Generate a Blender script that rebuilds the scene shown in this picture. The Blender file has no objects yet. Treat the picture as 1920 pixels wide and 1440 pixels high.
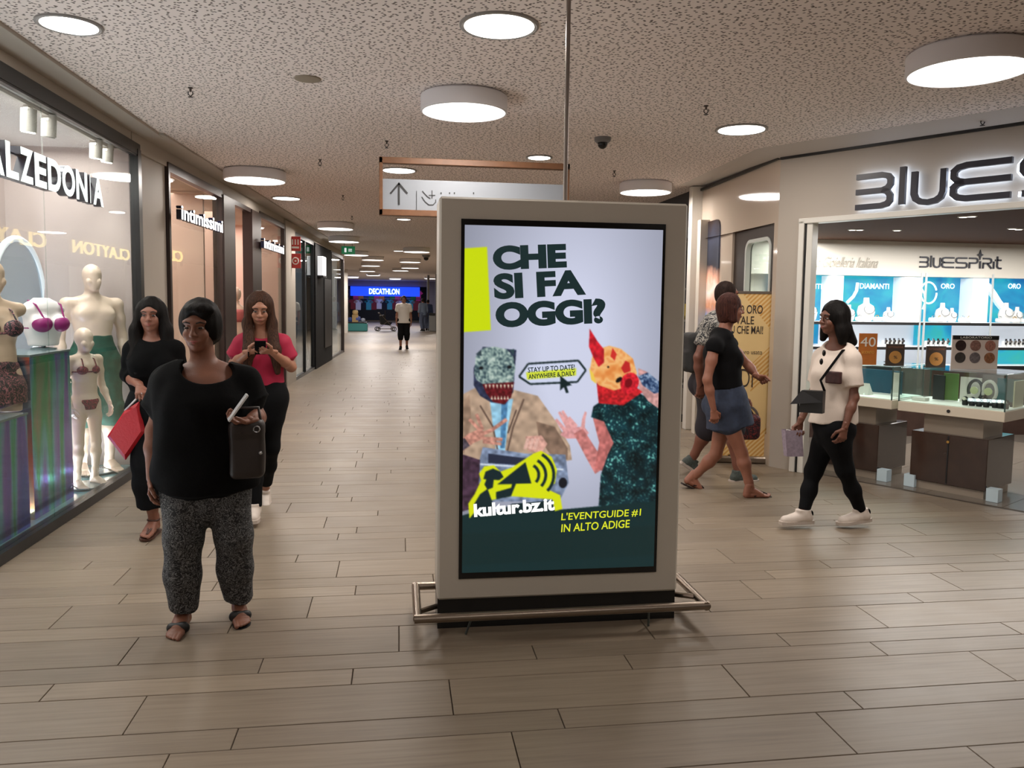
import bpy, bmesh, math, random
import numpy as np
from mathutils import Vector, Matrix
random.seed(7); rng = np.random.default_rng(5)
PI = math.pi
SC = bpy.context.scene; COL = SC.collection
# ---------------------------------------------------------------- camera (world: +Y runs down the arcade, Z up)
FPX, PX, PY, CAMH = 1490., 960., 687., 1.58
def _basis():
    y = np.array([747-PX, -(564-PY), -FPX]); y /= np.linalg.norm(y)
    x = np.array([10400-PX, -(690-PY), -FPX]); x /= np.linalg.norm(x)
    x = x-y*x.dot(y); x /= np.linalg.norm(x)
    return np.array([x, y, np.cross(x, y)])
RW = _basis()
cam = bpy.data.cameras.new('camera'); camo = bpy.data.objects.new('camera', cam); COL.objects.link(camo)
m4 = Matrix([[*RW[i], 0] for i in range(3)]+[[0, 0, 0, 1]]); camo.matrix_world = Matrix.Translation((0, 0, CAMH)) @ m4
cam.sensor_width = 36; cam.lens = 36*FPX/1920; cam.shift_y = -(720-PY)/1920; cam.clip_start = .05; cam.clip_end = 300
SC.camera = camo
W = bpy.data.worlds.new('world'); SC.world = W; W.use_nodes = True
W.node_tree.nodes['Background'].inputs[0].default_value = (.9, .87, .84, 1); W.node_tree.nodes['Background'].inputs[1].default_value = .12
SC.view_settings.view_transform = 'Standard'; SC.view_settings.look = 'None'; SC.view_settings.gamma = 1
SC.view_settings.use_curve_mapping = False; SC.view_settings.exposure = 0.0
LAMP = 1.0       # overall lamp strength
def ray(px, py): return RW @ np.array([px-PX, -(py-PY), -FPX])
def at(px, py, z=0.):
    d = ray(px, py); return np.array([0, 0, CAMH])+d*(z-CAMH)/d[2]
def atY(px, py, Y):
    d = ray(px, py); return np.array([0, 0, CAMH])+d*Y/d[1]
def atX(px, py, X):
    d = ray(px, py); return np.array([0, 0, CAMH])+d*X/d[0]
def onpl(px, py, P, Q):
    P = np.array(P[:2], float); Q = np.array(Q[:2], float); n = np.array([-(Q-P)[1], (Q-P)[0]])
    d = ray(px, py); return np.array([0, 0, CAMH])+d*n.dot(P)/n.dot(d[:2])
# ---------------------------------------------------------------- materials
MATS = {}
def s2l(c): return tuple(((v/255)/12.92 if v/255 <= .04045 else ((v/255+.055)/1.055)**2.4) for v in c)
def mat(name, rgb=(200, 200, 200), rough=.5, metal=0, emit=0, var=0, vscale=8, bump=0, bscale=60, spec=.5, ecol=None, coat=0, sheen=0):
    if name in MATS: return MATS[name]
    m = bpy.data.materials.new(name); m.use_nodes = True; nt = m.node_tree; N = nt.nodes; L = nt.links
    b = N['Principled BSDF']; c = (*s2l(rgb), 1)
    b.inputs['Base Color'].default_value = c; b.inputs['Roughness'].default_value = rough; b.inputs['Metallic'].default_value = metal
    b.inputs['Specular IOR Level'].default_value = spec
    if coat: b.inputs['Coat Weight'].default_value = coat; b.inputs['Coat Roughness'].default_value = .05
    if sheen: b.inputs['Sheen Weight'].default_value = sheen
    if emit: b.inputs['Emission Color'].default_value = (*s2l(ecol or rgb), 1); b.inputs['Emission Strength'].default_value = emit
    if var or bump:
        tc = N.new('ShaderNodeTexCoord'); nz = N.new('ShaderNodeTexNoise'); nz.inputs['Scale'].default_value = vscale; nz.inputs['Detail'].default_value = 4
        L.new(tc.outputs['Object'], nz.inputs['Vector'])
        if var:
            mx = N.new('ShaderNodeMixRGB'); mx.blend_type = 'MULTIPLY'; mx.inputs[1].default_value = c
            cr = N.new('ShaderNodeValToRGB'); cr.color_ramp.elements[0].position = .3; cr.color_ramp.elements[1].position = .7
            cr.color_ramp.elements[0].color = (1-var,)*3+(1,); cr.color_ramp.elements[1].color = (1,)*4
            L.new(nz.outputs['Fac'], cr.inputs[0]); L.new(cr.outputs[0], mx.inputs[2]); mx.inputs[0].default_value = 1; L.new(mx.outputs[0], b.inputs['Base Color'])
        if bump:
            n2 = N.new('ShaderNodeTexNoise'); n2.inputs['Scale'].default_value = bscale; n2.inputs['Detail'].default_value = 3
            L.new(tc.outputs['Object'], n2.inputs['Vector'])
            bp = N.new('ShaderNodeBump'); bp.inputs['Strength'].default_value = bump; bp.inputs['Distance'].default_value = .004
            L.new(n2.outputs['Fac'], bp.inputs['Height']); L.new(bp.outputs[0], b.inputs['Normal'])
    MATS[name] = m; return m
def glass(name, tint=(235, 243, 240), refl=1.0, ior=1.5):
    if name in MATS: return MATS[name]
    m = bpy.data.materials.new(name); m.use_nodes = True; nt = m.node_tree; N = nt.nodes; L = nt.links; N.clear()
    o = N.new('ShaderNodeOutputMaterial'); t = N.new('ShaderNodeBsdfTransparent'); g = N.new('ShaderNodeBsdfGlossy'); mx = N.new('ShaderNodeMixShader')
    f = N.new('ShaderNodeLayerWeight'); f.inputs[0].default_value = .5; pw = N.new('ShaderNodeMath'); pw.operation = 'POWER'; pw.inputs[1].default_value = 5
    k = N.new('ShaderNodeMath'); k.operation = 'MULTIPLY_ADD'; k.inputs[1].default_value = refl; k.inputs[2].default_value = .04*refl; k.use_clamp = True
    t.inputs[0].default_value = (*s2l(tint), 1); g.inputs['Roughness'].default_value = .0; g.inputs[0].default_value = (1, 1, 1, 1)
    L.new(f.outputs['Facing'], pw.inputs[0]); L.new(pw.outputs[0], k.inputs[0]); L.new(k.outputs[0], mx.inputs[0]); L.new(t.outputs[0], mx.inputs[1]); L.new(g.outputs[0], mx.inputs[2]); L.new(mx.outputs[0], o.inputs[0])
    MATS[name] = m; return m
def nodes_mat(name, rough=.5, metal=0):
    m = bpy.data.materials.new(name); m.use_nodes = True; nt = m.node_tree
    b = nt.nodes['Principled BSDF']; b.inputs['Roughness'].default_value = rough; b.inputs['Metallic'].default_value = metal
    MATS[name] = m; return m, nt.nodes, nt.links, b
def ramp(N, els, interp='LINEAR'):
    r = N.new('ShaderNodeValToRGB'); r.color_ramp.interpolation = interp
    while len(r.color_ramp.elements) < len(els): r.color_ramp.elements.new(.5)
    for e, (p, c) in zip(r.color_ramp.elements, els): e.position = p; e.color = (*s2l(c), 1)
    return r
# ---------------------------------------------------------------- objects
ROOTS = {}
def tag(o, label=None, cat=None, group=None, kind=None):
    if label: o['label'] = label
    if cat: o['category'] = cat
    if group: o['group'] = group
    if kind: o['kind'] = kind
    return o
def thing(name, label, cat, loc=(0, 0, 0), rz=0, group=None, kind=None):
    o = bpy.data.objects.new(name, None); COL.objects.link(o); o.location = loc; o.rotation_euler = (0, 0, rz); o.empty_display_size = .1
    ROOTS[o.name] = Matrix.Translation(loc) @ Matrix.Rotation(rz, 4, 'Z')
    return tag(o, label, cat, group, kind)
def xf(o):
    """world matrix of an object from our own bookkeeping (no depsgraph update)"""
    return ROOTS.get(o.name, Matrix.Identity(4))
class B:
    """collects shapes, then links them as one mesh object"""
    def __init__(s): s.v = []; s.f = []; s.mi = []
    def add(s, v, f, mi=0):
        n = len(s.v); s.v += [tuple(map(float, p)) for p in v]; s.f += [tuple(i+n for i in q) for q in f]; s.mi += [mi]*len(f); return s
    def box(s, c, d, rz=0, mi=0, bev=0, rx=0, ry=0):
        R = Matrix.Rotation(rz, 3, 'Z') @ Matrix.Rotation(ry, 3, 'Y') @ Matrix.Rotation(rx, 3, 'X'); h = [x/2 for x in d]
        if bev:
            b = min(bev, *[x*.45 for x in h]); vs = []; idx = {}
            for sx in (-1, 1):
                for sy in (-1, 1):
                    for sz in (-1, 1):
                        for ax in range(3):
                            q = [sx*h[0], sy*h[1], sz*h[2]]; sg = (sx, sy, sz)
                            for k in range(3):
                                if k != ax: q[k] -= sg[k]*b
                            idx[(sg, ax)] = len(vs); vs.append(q)
            fs = []
            for ax in range(3):
                o1, o2 = (ax+1) % 3, (ax+2) % 3
                for sg in (-1, 1):
                    q = []
                    for a, bb in ((-1, -1), (1, -1), (1, 1), (-1, 1)):
                        k = [0]*3; k[ax] = sg; k[o1] = a; k[o2] = bb; q.append(idx[(tuple(k), ax)])
                    fs.append(q if sg > 0 else q[::-1])
                for a in (-1, 1):
                    for c2 in (-1, 1):
                        def K(t): k = [0]*3; k[ax] = t; k[o1] = a; k[o2] = c2; return tuple(k)
                        q = [idx[(K(-1), o1)], idx[(K(1), o1)], idx[(K(1), o2)], idx[(K(-1), o2)]]
                        fs.append(q if a*c2 < 0 else q[::-1])
            for sx in (-1, 1):
                for sy in (-1, 1):
                    for sz in (-1, 1):
                        q = [idx[((sx, sy, sz), k)] for k in range(3)]; fs.append(q if sx*sy*sz > 0 else q[::-1])
        else:
            vs = [(x*h[0], y*h[1], z*h[2]) for x in (-1, 1) for y in (-1, 1) for z in (-1, 1)]
            fs = [(0, 1, 3, 2), (4, 6, 7, 5), (0, 4, 5, 1), (2, 3, 7, 6), (0, 2, 6, 4), (1, 5, 7, 3)]
        C = Vector(c); return s.add([C + R @ Vector(p) for p in vs], fs, mi)
    def tube(s, pts, r, n=10, mi=0, closed=False, cap=True):
        pts = [Vector(p) for p in pts]; rs = r if isinstance(r, (list, tuple)) else [r]*len(pts); base = []; vs = []
        m = len(pts); prev = None
        for i, p in enumerate(pts):
            a = pts[(i-1) % m] if (closed or i > 0) else p; b = pts[(i+1) % m] if (closed or i < m-1) else p
            t = (b-a).normalized()
            if prev is None: u = t.orthogonal().normalized()
            else:
                u = prev-t*prev.dot(t); u = u.normalized() if u.length > 1e-6 else t.orthogonal().normalized()
            prev = u; w = t.cross(u)
            for k in range(n): vs.append(p+(u*math.cos(2*PI*k/n)+w*math.sin(2*PI*k/n))*rs[i])
        fs = []
        for i in range(m if closed else m-1):
            j = (i+1) % m
            for k in range(n): fs.append((i*n+k, i*n+(k+1) % n, j*n+(k+1) % n, j*n+k))
        if cap and not closed: fs.append(tuple(range(n))[::-1]); fs.append(tuple((m-1)*n+k for k in range(n)))
        return s.add(vs, fs, mi)
    def cyl(s, c, r, h, n=24, mi=0, r2=None):
        return s.tube([Vector(c), Vector(c)+Vector((0, 0, h))], [r, r if r2 is None else r2], n, mi)
    def lathe(s, c, prof, n=24, mi=0, sy=1):
        vs = []; fs = []; c = Vector(c)
        for r, z in prof:
            for k in range(n): vs.append(c+Vector((r*math.cos(2*PI*k/n), sy*r*math.sin(2*PI*k/n), z)))
        for i in range(len(prof)-1):
            for k in range(n): fs.append((i*n+k, i*n+(k+1) % n, (i+1)*n+(k+1) % n, (i+1)*n+k))
        fs.append(tuple(range(n))[::-1]); fs.append(tuple((len(prof)-1)*n+k for k in range(n)))
        return s.add(vs, fs, mi)
    def sph(s, c, r, n=12, mi=0):
        rr = r if isinstance(r, (tuple, list)) else (r, r, r); vs = []; fs = []
        for i in range(1, n):
            a = PI*i/n
            for k in range(n*2): b = PI*k/n; vs.append((c[0]+rr[0]*math.sin(a)*math.cos(b), c[1]+rr[1]*math.sin(a)*math.sin(b), c[2]+rr[2]*math.cos(a)))
        m = 2*n
        for i in range(n-2):
            for k in range(m): fs.append((i*m+k, (i+1)*m+k, (i+1)*m+(k+1) % m, i*m+(k+1) % m))
        t = len(vs); vs += [(c[0], c[1], c[2]+rr[2]), (c[0], c[1], c[2]-rr[2])]
        for k in range(m): fs.append((t, k, (k+1) % m)); fs.append((t+1, (n-2)*m+(k+1) % m, (n-2)*m+k))
        return s.add(vs, fs, mi)
    def prism(s, poly, o, ux, uy, depth, mi=0):
        """2D polygon (u,v) placed at o + u*ux + v*uy, extruded both ways half depth along the normal"""
        o = Vector(o); ux = Vector(ux).normalized(); uy = Vector(uy).normalized(); n = ux.cross(uy)
        a = [o+ux*u+uy*v+n*depth/2 for u, v in poly]; b = [p-n*depth for p in a]; k = len(poly)
        return s.add(a+b, [tuple(range(k)), tuple(range(2*k-1, k-1, -1))]+[(i, i+k, (i+1) % k+k, (i+1) % k) for i in range(k)], mi)
    def stroke(s, pts, w, o, ux, uy, depth, mi=0, off=0):
        """a ribbon of width w along a 2D polyline"""
        P = [np.array(p, float) for p in pts]; L = []; R_ = []
        for i in range(len(P)):
            a = P[i]-P[i-1] if i else P[1]-P[0]; b = P[i+1]-P[i] if i < len(P)-1 else a
            a = a/np.linalg.norm(a); b = b/np.linalg.norm(b); n = np.array([-(a+b)[1], (a+b)[0]]); n /= max(np.linalg.norm(n), 1e-6)
            c = max(n.dot([-a[1], a[0]]), .4); L.append(P[i]+n*w/2/c); R_.append(P[i]-n*w/2/c)
        for i in range(len(P)-1):
            o2 = Vector(o)+Vector(ux).normalized().cross(Vector(uy).normalized())*off
            s.prism([R_[i], R_[i+1], L[i+1], L[i]], o2, ux, uy, depth, mi)
        return s
    def obj(s, name, m, parent=None, world=False, smooth=False, label=None, cat=None, group=None, kind=None):
        vs = s.v
        if parent is not None and world:
            A = xf(parent).inverted(); vs = [tuple(A @ Vector(p)) for p in vs]
        me = bpy.data.meshes.new(name); me.from_pydata(vs, [], s.f); 
        for x in (m if isinstance(m, (list, tuple)) else [m]): me.materials.append(x)
        if any(s.mi): me.polygons.foreach_set('material_index', s.mi)
        if smooth: me.shade_smooth() if smooth is True else me.set_sharp_from_angle(angle=smooth)
        o = bpy.data.objects.new(name, me); COL.objects.link(o)
        if parent is not None: o.parent = parent; ROOTS[o.name] = xf(parent).copy()
        if smooth and smooth is not True:
            pass
        return tag(o, label, cat, group, kind)
def struct(name, b, m, parent=None, smooth=False):
    o = b.obj(name, m, parent, world=True, smooth=smooth)
    if parent is None: o['kind'] = 'structure'
    return o
def sthing(name, label=None):
    o = bpy.data.objects.new(name, None); COL.objects.link(o); o['kind'] = 'structure'; ROOTS[o.name] = Matrix.Identity(4)
    if label: o['label'] = label
    return o
def text_geo(body, bold=0.0, depth=.0):
    cu = bpy.data.curves.new('t', 'FONT'); cu.body = body; cu.size = 1; cu.offset = bold; cu.resolution_u = 6 if len(body) < 8 else 3
    o = bpy.data.objects.new('t', cu); COL.objects.link(o); dg = bpy.context.evaluated_depsgraph_get(); dg.update()
    me = bpy.data.meshes.new_from_object(o.evaluated_get(dg)); v = [tuple(p.co) for p in me.vertices]; f = [tuple(p.vertices) for p in me.polygons]
    e = {}
    for q in f:
        for a, b in zip(q, q[1:]+q[:1]): e[(a, b)] = e.get((a, b), 0)+1
    bd = [k for k in e if (k[1], k[0]) not in e]
    COL.objects.unlink(o); bpy.data.objects.remove(o); bpy.data.curves.remove(cu); bpy.data.meshes.remove(me)
    return v, f, bd
TEXTS = {}
def text(b, body, o, ux, uy, w, h, depth=.002, bold=.0, mi=0, shear=0):
    """lettering fitted to a w x h box whose lower left corner is o"""
    key = (body, bold)
    if key not in TEXTS: TEXTS[key] = text_geo(body, bold)
    v, f, bd = TEXTS[key]; V = np.array(v); lo = V[:, :2].min(0); hi = V[:, :2].max(0); sc = np.array([w, h])/(hi-lo)
    o = Vector(o); ux = Vector(ux).normalized(); uy = Vector(uy).normalized(); n = ux.cross(uy)
    P = [o+ux*((p[0]-lo[0])*sc[0]+shear*(p[1]-lo[1])*sc[1])+uy*((p[1]-lo[1])*sc[1])+n*depth for p in v]; k = len(P)
    b.add(P, f, mi)
    if depth > .001:
        b.add(P+[p-n*depth for p in P], [(a+0, a+k, c+k, c) for a, c in bd], mi)
    return b
ORD = ['first', 'second', 'third', 'fourth', 'fifth', 'sixth', 'seventh', 'eighth', 'ninth', 'tenth', 'eleventh', 'twelfth', 'thirteenth', 'fourteenth', 'fifteenth', 'sixteenth']
def vcopy(a): return tuple(float(x) for x in a)
def area_lamp(name, loc, size, power, color=(1, .93, .85), shape='DISK', rot=(0, 0, 0), sy=None, spread=PI):
    l = bpy.data.lights.new(name, 'AREA'); l.shape = shape; l.size = size; l.energy = power*LAMP; l.color = color; l.spread = spread
    if sy: l.size_y = sy
    o = bpy.data.objects.new(name, l); COL.objects.link(o); o.location = loc; o.rotation_euler = rot; return o
# ---------------------------------------------------------------- signed distance modelling (people, cloth, mannequins)
class Field:
    def __init__(s, lo, hi, vox):
        s.lo = np.array(lo, np.float32); s.vox = vox; s.n = np.ceil((np.array(hi)-s.lo)/vox).astype(int)+1
        s.D = np.full(s.n, 1.0, np.float32)
        s.ax = [s.lo[i]+vox*np.arange(s.n[i], dtype=np.float32) for i in range(3)]
    def block(s, lo, hi):
        a = np.clip(np.floor((np.array(lo)-s.lo)/s.vox).astype(int), 0, s.n); b = np.clip(np.ceil((np.array(hi)-s.lo)/s.vox).astype(int)+1, 0, s.n)
        if np.any(b <= a): return None
        sl = tuple(slice(a[i], b[i]) for i in range(3))
        return sl, s.ax[0][sl[0]][:, None, None], s.ax[1][sl[1]][None, :, None], s.ax[2][sl[2]][None, None, :]
    def put(s, pr, k=.02, op='u'):
        kind = pr[0]; mg = k+3*s.vox
        if kind in ('seg', 'fseg'):       # elliptical cone: p0,p1,(a0,b0),(a1,b1),side; fseg ends flat at p1
            _, p0, p1, r0, r1, side = pr; p0 = np.array(p0, float); p1 = np.array(p1, float); R = max(*r0, *r1)
            bl = s.block(np.minimum(p0, p1)-R-mg, np.maximum(p0, p1)+R+mg)
            if bl is None: return
            sl, x, y, z = bl; ax = p1-p0; L2 = max(ax.dot(ax), 1e-9)
            dx = x-p0[0]; dy = y-p0[1]; dz = z-p0[2]
            tu = (dx*ax[0]+dy*ax[1]+dz*ax[2])/L2; t = np.clip(tu, 0, 1); qx = dx-t*ax[0]; qy = dy-t*ax[1]; qz = dz-t*ax[2]
            a = r0[0]+(r1[0]-r0[0])*t; b = r0[1]+(r1[1]-r0[1])*t
            if abs(r0[0]-r0[1])+abs(r1[0]-r1[1]) < 1e-6: d = np.sqrt(qx*qx+qy*qy+qz*qz)-a
            else:
                sd = np.array(side, float); u = ax/math.sqrt(L2); sd = sd-u*sd.dot(u); sd /= np.linalg.norm(sd)
                c = qx*sd[0]+qy*sd[1]+qz*sd[2]; rest = np.maximum(qx*qx+qy*qy+qz*qz-c*c, 0)
                rho = np.sqrt((c/a)**2+rest/(b*b)); d = (rho-1)*np.minimum(a, b)
            if kind == 'fseg': d = np.maximum(d, (tu-1)*math.sqrt(L2))
        elif kind == 'ell':      # centre, radii, axes(3x3 rows)
            _, c, r, A = pr; c = np.array(c, float); R = max(r); bl = s.block(c-R-mg, c+R+mg)
            if bl is None: return
            sl, x, y, z = bl; dx = x-c[0]; dy = y-c[1]; dz = z-c[2]; q = 0
            for i in range(3): q = q+((dx*A[i][0]+dy*A[i][1]+dz*A[i][2])/r[i])**2
            d = (np.sqrt(q)-1)*min(r)
        elif kind == 'box':      # centre, half sizes, axes, rounding
            _, c, h, A, rd = pr; c = np.array(c, float); R = math.sqrt(sum(v*v for v in h))+rd; bl = s.block(c-R-mg, c+R+mg)
            if bl is None: return
            sl, x, y, z = bl; dx = x-c[0]; dy = y-c[1]; dz = z-c[2]; out = 0; ins = -9
            for i in range(3):
                q = np.abs(dx*A[i][0]+dy*A[i][1]+dz*A[i][2])-(h[i]-rd); out = out+np.maximum(q, 0)**2; ins = np.maximum(ins, q)
            d = np.sqrt(out)+np.minimum(ins, 0)-rd
        a = s.D[sl]; d = np.broadcast_to(d, a.shape)
        if op == 'u': h = np.clip(.5+.5*(a-d)/k, 0, 1); s.D[sl] = a*(1-h)+d*h-k*h*(1-h)
        elif op == 's': h = np.clip(.5-.5*(a+d)/k, 0, 1); s.D[sl] = a*(1-h)+(-d)*h+k*h*(1-h)
    def cut(s, p, n):
        """removes the side the normal n points to"""
        n = np.array(n, float); n /= np.linalg.norm(n)
        d = (s.ax[0][:, None, None]-p[0])*n[0]+(s.ax[1][None, :, None]-p[1])*n[1]+(s.ax[2][None, None, :]-p[2])*n[2]
        s.D = np.maximum(s.D, d.astype(np.float32))
    def folds(s, amp, kx=28, kz=9, ph=0):
        x, y, z = s.ax[0][:, None, None], s.ax[1][None, :, None], s.ax[2][None, None, :]
        f = np.sin(kx*x+kz*z+ph+2*np.sin(7*z+9*y))*np.sin(kx*.8*y-kz*1.3*z+1.7*ph+1.5*np.sin(11*x))
        f = f+.6*np.sin(kz*3.1*z+9*x-6*y+ph)*np.sin(13*x+5*y+ph)
        s.D += (amp*f).astype(np.float32)
    def mesh(s):
        D = s.D; D[0] = D[-1] = 1; D[:, 0] = D[:, -1] = 1; D[:, :, 0] = D[:, :, -1] = 1
        I = D < 0; n = np.array(D.shape)-1
        cnt = np.zeros(n, np.int8)
        for i in (0, 1):
            for j in (0, 1):
                for k in (0, 1): cnt += I[i:n[0]+i, j:n[1]+j, k:n[2]+k]
        act = (cnt > 0) & (cnt < 8); idx = np.full(n, -1, np.int64); cells = np.argwhere(act); idx[act] = np.arange(len(cells))
        S = np.zeros((len(cells), 3)); C = np.zeros(len(cells)); ci, cj, ck = cells.T
        cor = [(i, j, k) for i in (0, 1) for j in (0, 1) for k in (0, 1)]
        V = {c: D[ci+c[0], cj+c[1], ck+c[2]].astype(np.float64) for c in cor}
        for c in cor:
            for a in range(3):
                if c[a] == 0:
                    e = list(c); e[a] = 1; e = tuple(e); va, vb = V[c], V[e]; m = (va < 0) != (vb < 0)
                    t = np.where(m, va/np.where(m, va-vb, 1), 0); p = np.tile(np.array(c, float), (len(cells), 1)); p[:, a] += t
                    S += p*m[:, None]; C += m
        P = (cells+S/C[:, None])*s.vox+s.lo
        Q = []
        for a in range(3):
            b, c = (a+1) % 3, (a+2) % 3
            sa = [slice(None)]*3; sb = [slice(None)]*3; sa[a] = slice(0, -1); sb[a] = slice(1, None)
            A_, B_ = I[tuple(sa)], I[tuple(sb)]; ed = np.argwhere(A_ != B_)
            ok = (ed[:, b] > 0) & (ed[:, c] > 0) & (ed[:, b] < D.shape[b]-1) & (ed[:, c] < D.shape[c]-1); ed = ed[ok]
            fl = A_[tuple(ed.T)]; eb = np.zeros(3, int); eb[b] = 1; ec = np.zeros(3, int); ec[c] = 1
            q = np.stack([idx[tuple((ed-eb-ec).T)], idx[tuple((ed-ec).T)], idx[tuple(ed.T)], idx[tuple((ed-eb).T)]], 1)
            q[~fl] = q[~fl][:, ::-1]; Q.append(q)
        return P, np.concatenate(Q)
def sdf(prims, vox, k=.02, sub=(), cuts=(), fold=0, fk=(28, 9, 0), pad=.03):
    los, his = [], []
    for p in prims:
        if p[0] in ('seg', 'fseg'): R = max(*p[3], *p[4]); los.append(np.minimum(p[1], p[2])-R); his.append(np.maximum(p[1], p[2])+R)
        else: R = max(p[2]) if p[0] == 'ell' else math.sqrt(sum(v*v for v in p[2])); los.append(np.array(p[1])-R); his.append(np.array(p[1])+R)
    F = Field(np.min(los, 0)-pad, np.max(his, 0)+pad, vox)
    for p in prims: F.put(p, k)
    if fold: F.folds(fold, *fk)
    for p in sub: F.put(p, .008, 's')
    for c in cuts: F.cut(*c)
    return F.mesh()
def mesh_np(name, parts, m, parent=None, label=None):
    vs = []; qs = []; n = 0
    for P, Q in parts: vs.append(P); qs.append(Q+n); n += len(P)
    V = np.concatenate(vs).astype(np.float32); Q = np.concatenate(qs).astype(np.int32)
    me = bpy.data.meshes.new(name); me.vertices.add(len(V)); me.vertices.foreach_set('co', V.ravel())
    me.loops.add(Q.size); me.loops.foreach_set('vertex_index', Q.ravel())
    me.polygons.add(len(Q)); me.polygons.foreach_set('loop_start', np.arange(0, Q.size, 4, dtype=np.int32))
    me.update(calc_edges=True); me.validate(); me.shade_smooth(); me.materials.append(m)
    o = bpy.data.objects.new(name, me); COL.objects.link(o)
    if parent is not None: o.parent = parent; ROOTS[o.name] = xf(parent).copy()
    return tag(o, label)
I3 = np.eye(3)
def unit(v): v = np.array(v, float); return v/np.linalg.norm(v)
def seg(p0, p1, r0, r1=None, side=(1, 0, 0)):
    r1 = r0 if r1 is None else r1; f = lambda r: (r, r) if np.isscalar(r) else tuple(r)
    return ('seg', np.array(p0, float), np.array(p1, float), f(r0), f(r1), side)
def frame(fwd, up=(0, 0, 1)):
    f = unit(fwd); u = np.array(up, float); u = unit(u-f*u.dot(f)); return np.array([np.cross(f, u), f, u])   # right, forward, up
def inflate(prims, g, mul=1):
    out = []
    for p in prims:
        if p[0] in ('seg', 'fseg'): out.append((p[0], p[1], p[2], tuple(v*mul+g for v in p[3]), tuple(v*mul+g for v in p[4]), p[5]))
        elif p[0] == 'ell': out.append(('ell', p[1], tuple(v*mul+g for v in p[2]), p[3]))
        else: out.append(p)
    return out
def hand(w, d, n, t, curl=.35, s=1, spread=1, thumb=.5, curls=None):
    """w wrist, d finger direction, n palm normal, t thumb side"""
    w = np.array(w, float); d = unit(d); n = unit(np.array(n)-d*np.dot(n, d)); t = unit(np.array(t)-d*np.dot(t, d)-n*np.dot(t, n))
    P = [seg(w-d*.03*s, w+d*.015*s, (.024*s, .018*s), (.027*s, .016*s), t), seg(w+d*.02*s, w+d*.075*s, (.030*s, .013*s), (.038*s, .012*s), t)]
    for i, (o, L) in enumerate(zip((.029, .0098, -.0095, -.028), (.070, .078, .072, .056))):
        a = .12 if curls is None else .1; p = w+d*(.078-.004*abs(i-1))*s+t*o*s*spread; c = curl*(1+.12*i) if curls is None else curls[i]
        dd = unit(d+t*(o*2.2*(spread-.6)))
        for j, fr in enumerate((.46, .30, .24)):
            a += c*(1 if j else .8); q = p+(dd*math.cos(a)+n*math.sin(a))*L*fr*s; r0 = (.0088-.0008*j)*s; P.append(seg(p, q, r0, r0-.0008*s)); p = q
    p = w+d*.022*s+t*.026*s; q = p+(d*.55+t*.62+n*thumb*.6)*.042*s; P.append(seg(p-t*.006*s, q, .0135*s, .0105*s)); r = q+unit(d*.85+t*.15+n*thumb)*.030*s; P.append(seg(q, r, .0102*s, .0092*s)); P.append(seg(r, r+unit(d*.95+n*thumb)*.022*s, .0092*s, .0075*s))
    return P
def flat(p): return ('fseg',)+p[1:]
def foot(a, fd, s=1, pitch=0, bare=True, mir=1):
    """a ankle joint, fd horizontal toe direction, pitch>0 heel raised"""
    f = unit((fd[0], fd[1], 0)); sd = np.array([f[1], -f[0], 0]); c, sn = math.cos(pitch), math.sin(pitch)
    F = f*c+np.array([0, 0, -sn]); U = f*sn+np.array([0, 0, c]); a = np.array(a, float); T = lambda x, y, z: a+(sd*x*mir+F*y+U*z)*s
    P = [seg(T(0, -.01, .03), T(0, -.035, -.045), .036*s, .031*s), seg(T(0, -.035, -.055), T(0, .03, -.052), (.030*s, .026*s), (.036*s, .028*s), sd),
         seg(T(0, .0, -.01), T(0, .09, -.052), (.034*s, .034*s), (.042*s, .022*s), sd), seg(T(0, .05, -.06), T(0, .125, -.066), (.038*s, .02*s), (.044*s, .015*s), sd)]
    if bare:
        sg = 1
        for i, (x, L, r) in enumerate(((-.032, .055, .0125), (-.011, .052, .0095), (.005, .046, .009), (.019, .038, .0088), (.032, .028, .0085))):
            P.append(seg(T(x*sg, .125-abs(i)*.004, -.066), T(x*sg*1.05, .13+L-.012*i*.3, -.071), r*s, r*.9*s))
    return P, (T, sd, F, U)
def head_prims(c, A, s=1, jaw=1., neck=None):
    """c centre, A rows right/forward/up"""
    A = np.array(A); T = lambda x, y, z: c+(A[0]*x+A[1]*y+A[2]*z)*s
    P = [('ell', T(0, -.012, .025), (.074*s, .094*s, .092*s), A), ('ell', T(0, .022, -.045), (.056*s*jaw, .062*s, .068*s), A), ('ell', T(0, .05, -.088), (.026*s*jaw, .028*s, .022*s), A),
         ('ell', T(.032, .058, -.03), (.026*s, .024*s, .03*s), A), ('ell', T(-.032, .058, -.03), (.026*s, .024*s, .03*s), A),
         ('ell', T(0, .072, .03), (.055*s, .016*s, .018*s), A)]
    F = [seg(T(0, .083, .012), T(0, .104, -.026), .008*s, .0125*s), ('ell', T(.011, .092, -.030), (.008*s,)*3, A), ('ell', T(-.011, .092, -.030), (.008*s,)*3, A),
         ('ell', T(0, .080, -.056), (.024*s, .010*s, .0065*s), A), ('ell', T(0, .079, -.066), (.019*s, .010*s, .0065*s), A),
         ('ell', T(.077, -.012, -.008), (.009*s, .019*s, .031*s), A), ('ell', T(-.077, -.012, -.008), (.009*s, .019*s, .031*s), A)]
    S = [('ell', T(x, .094, .004), (.020*s, .014*s, .011*s), A) for x in (-.031, .031)]+[('ell', T(x*1.08, -.012+.0, -.006), (.004*s, .011*s, .018*s), A) for x in (-.078, .078)]
    return P, F, S, T
SK = {}
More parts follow.
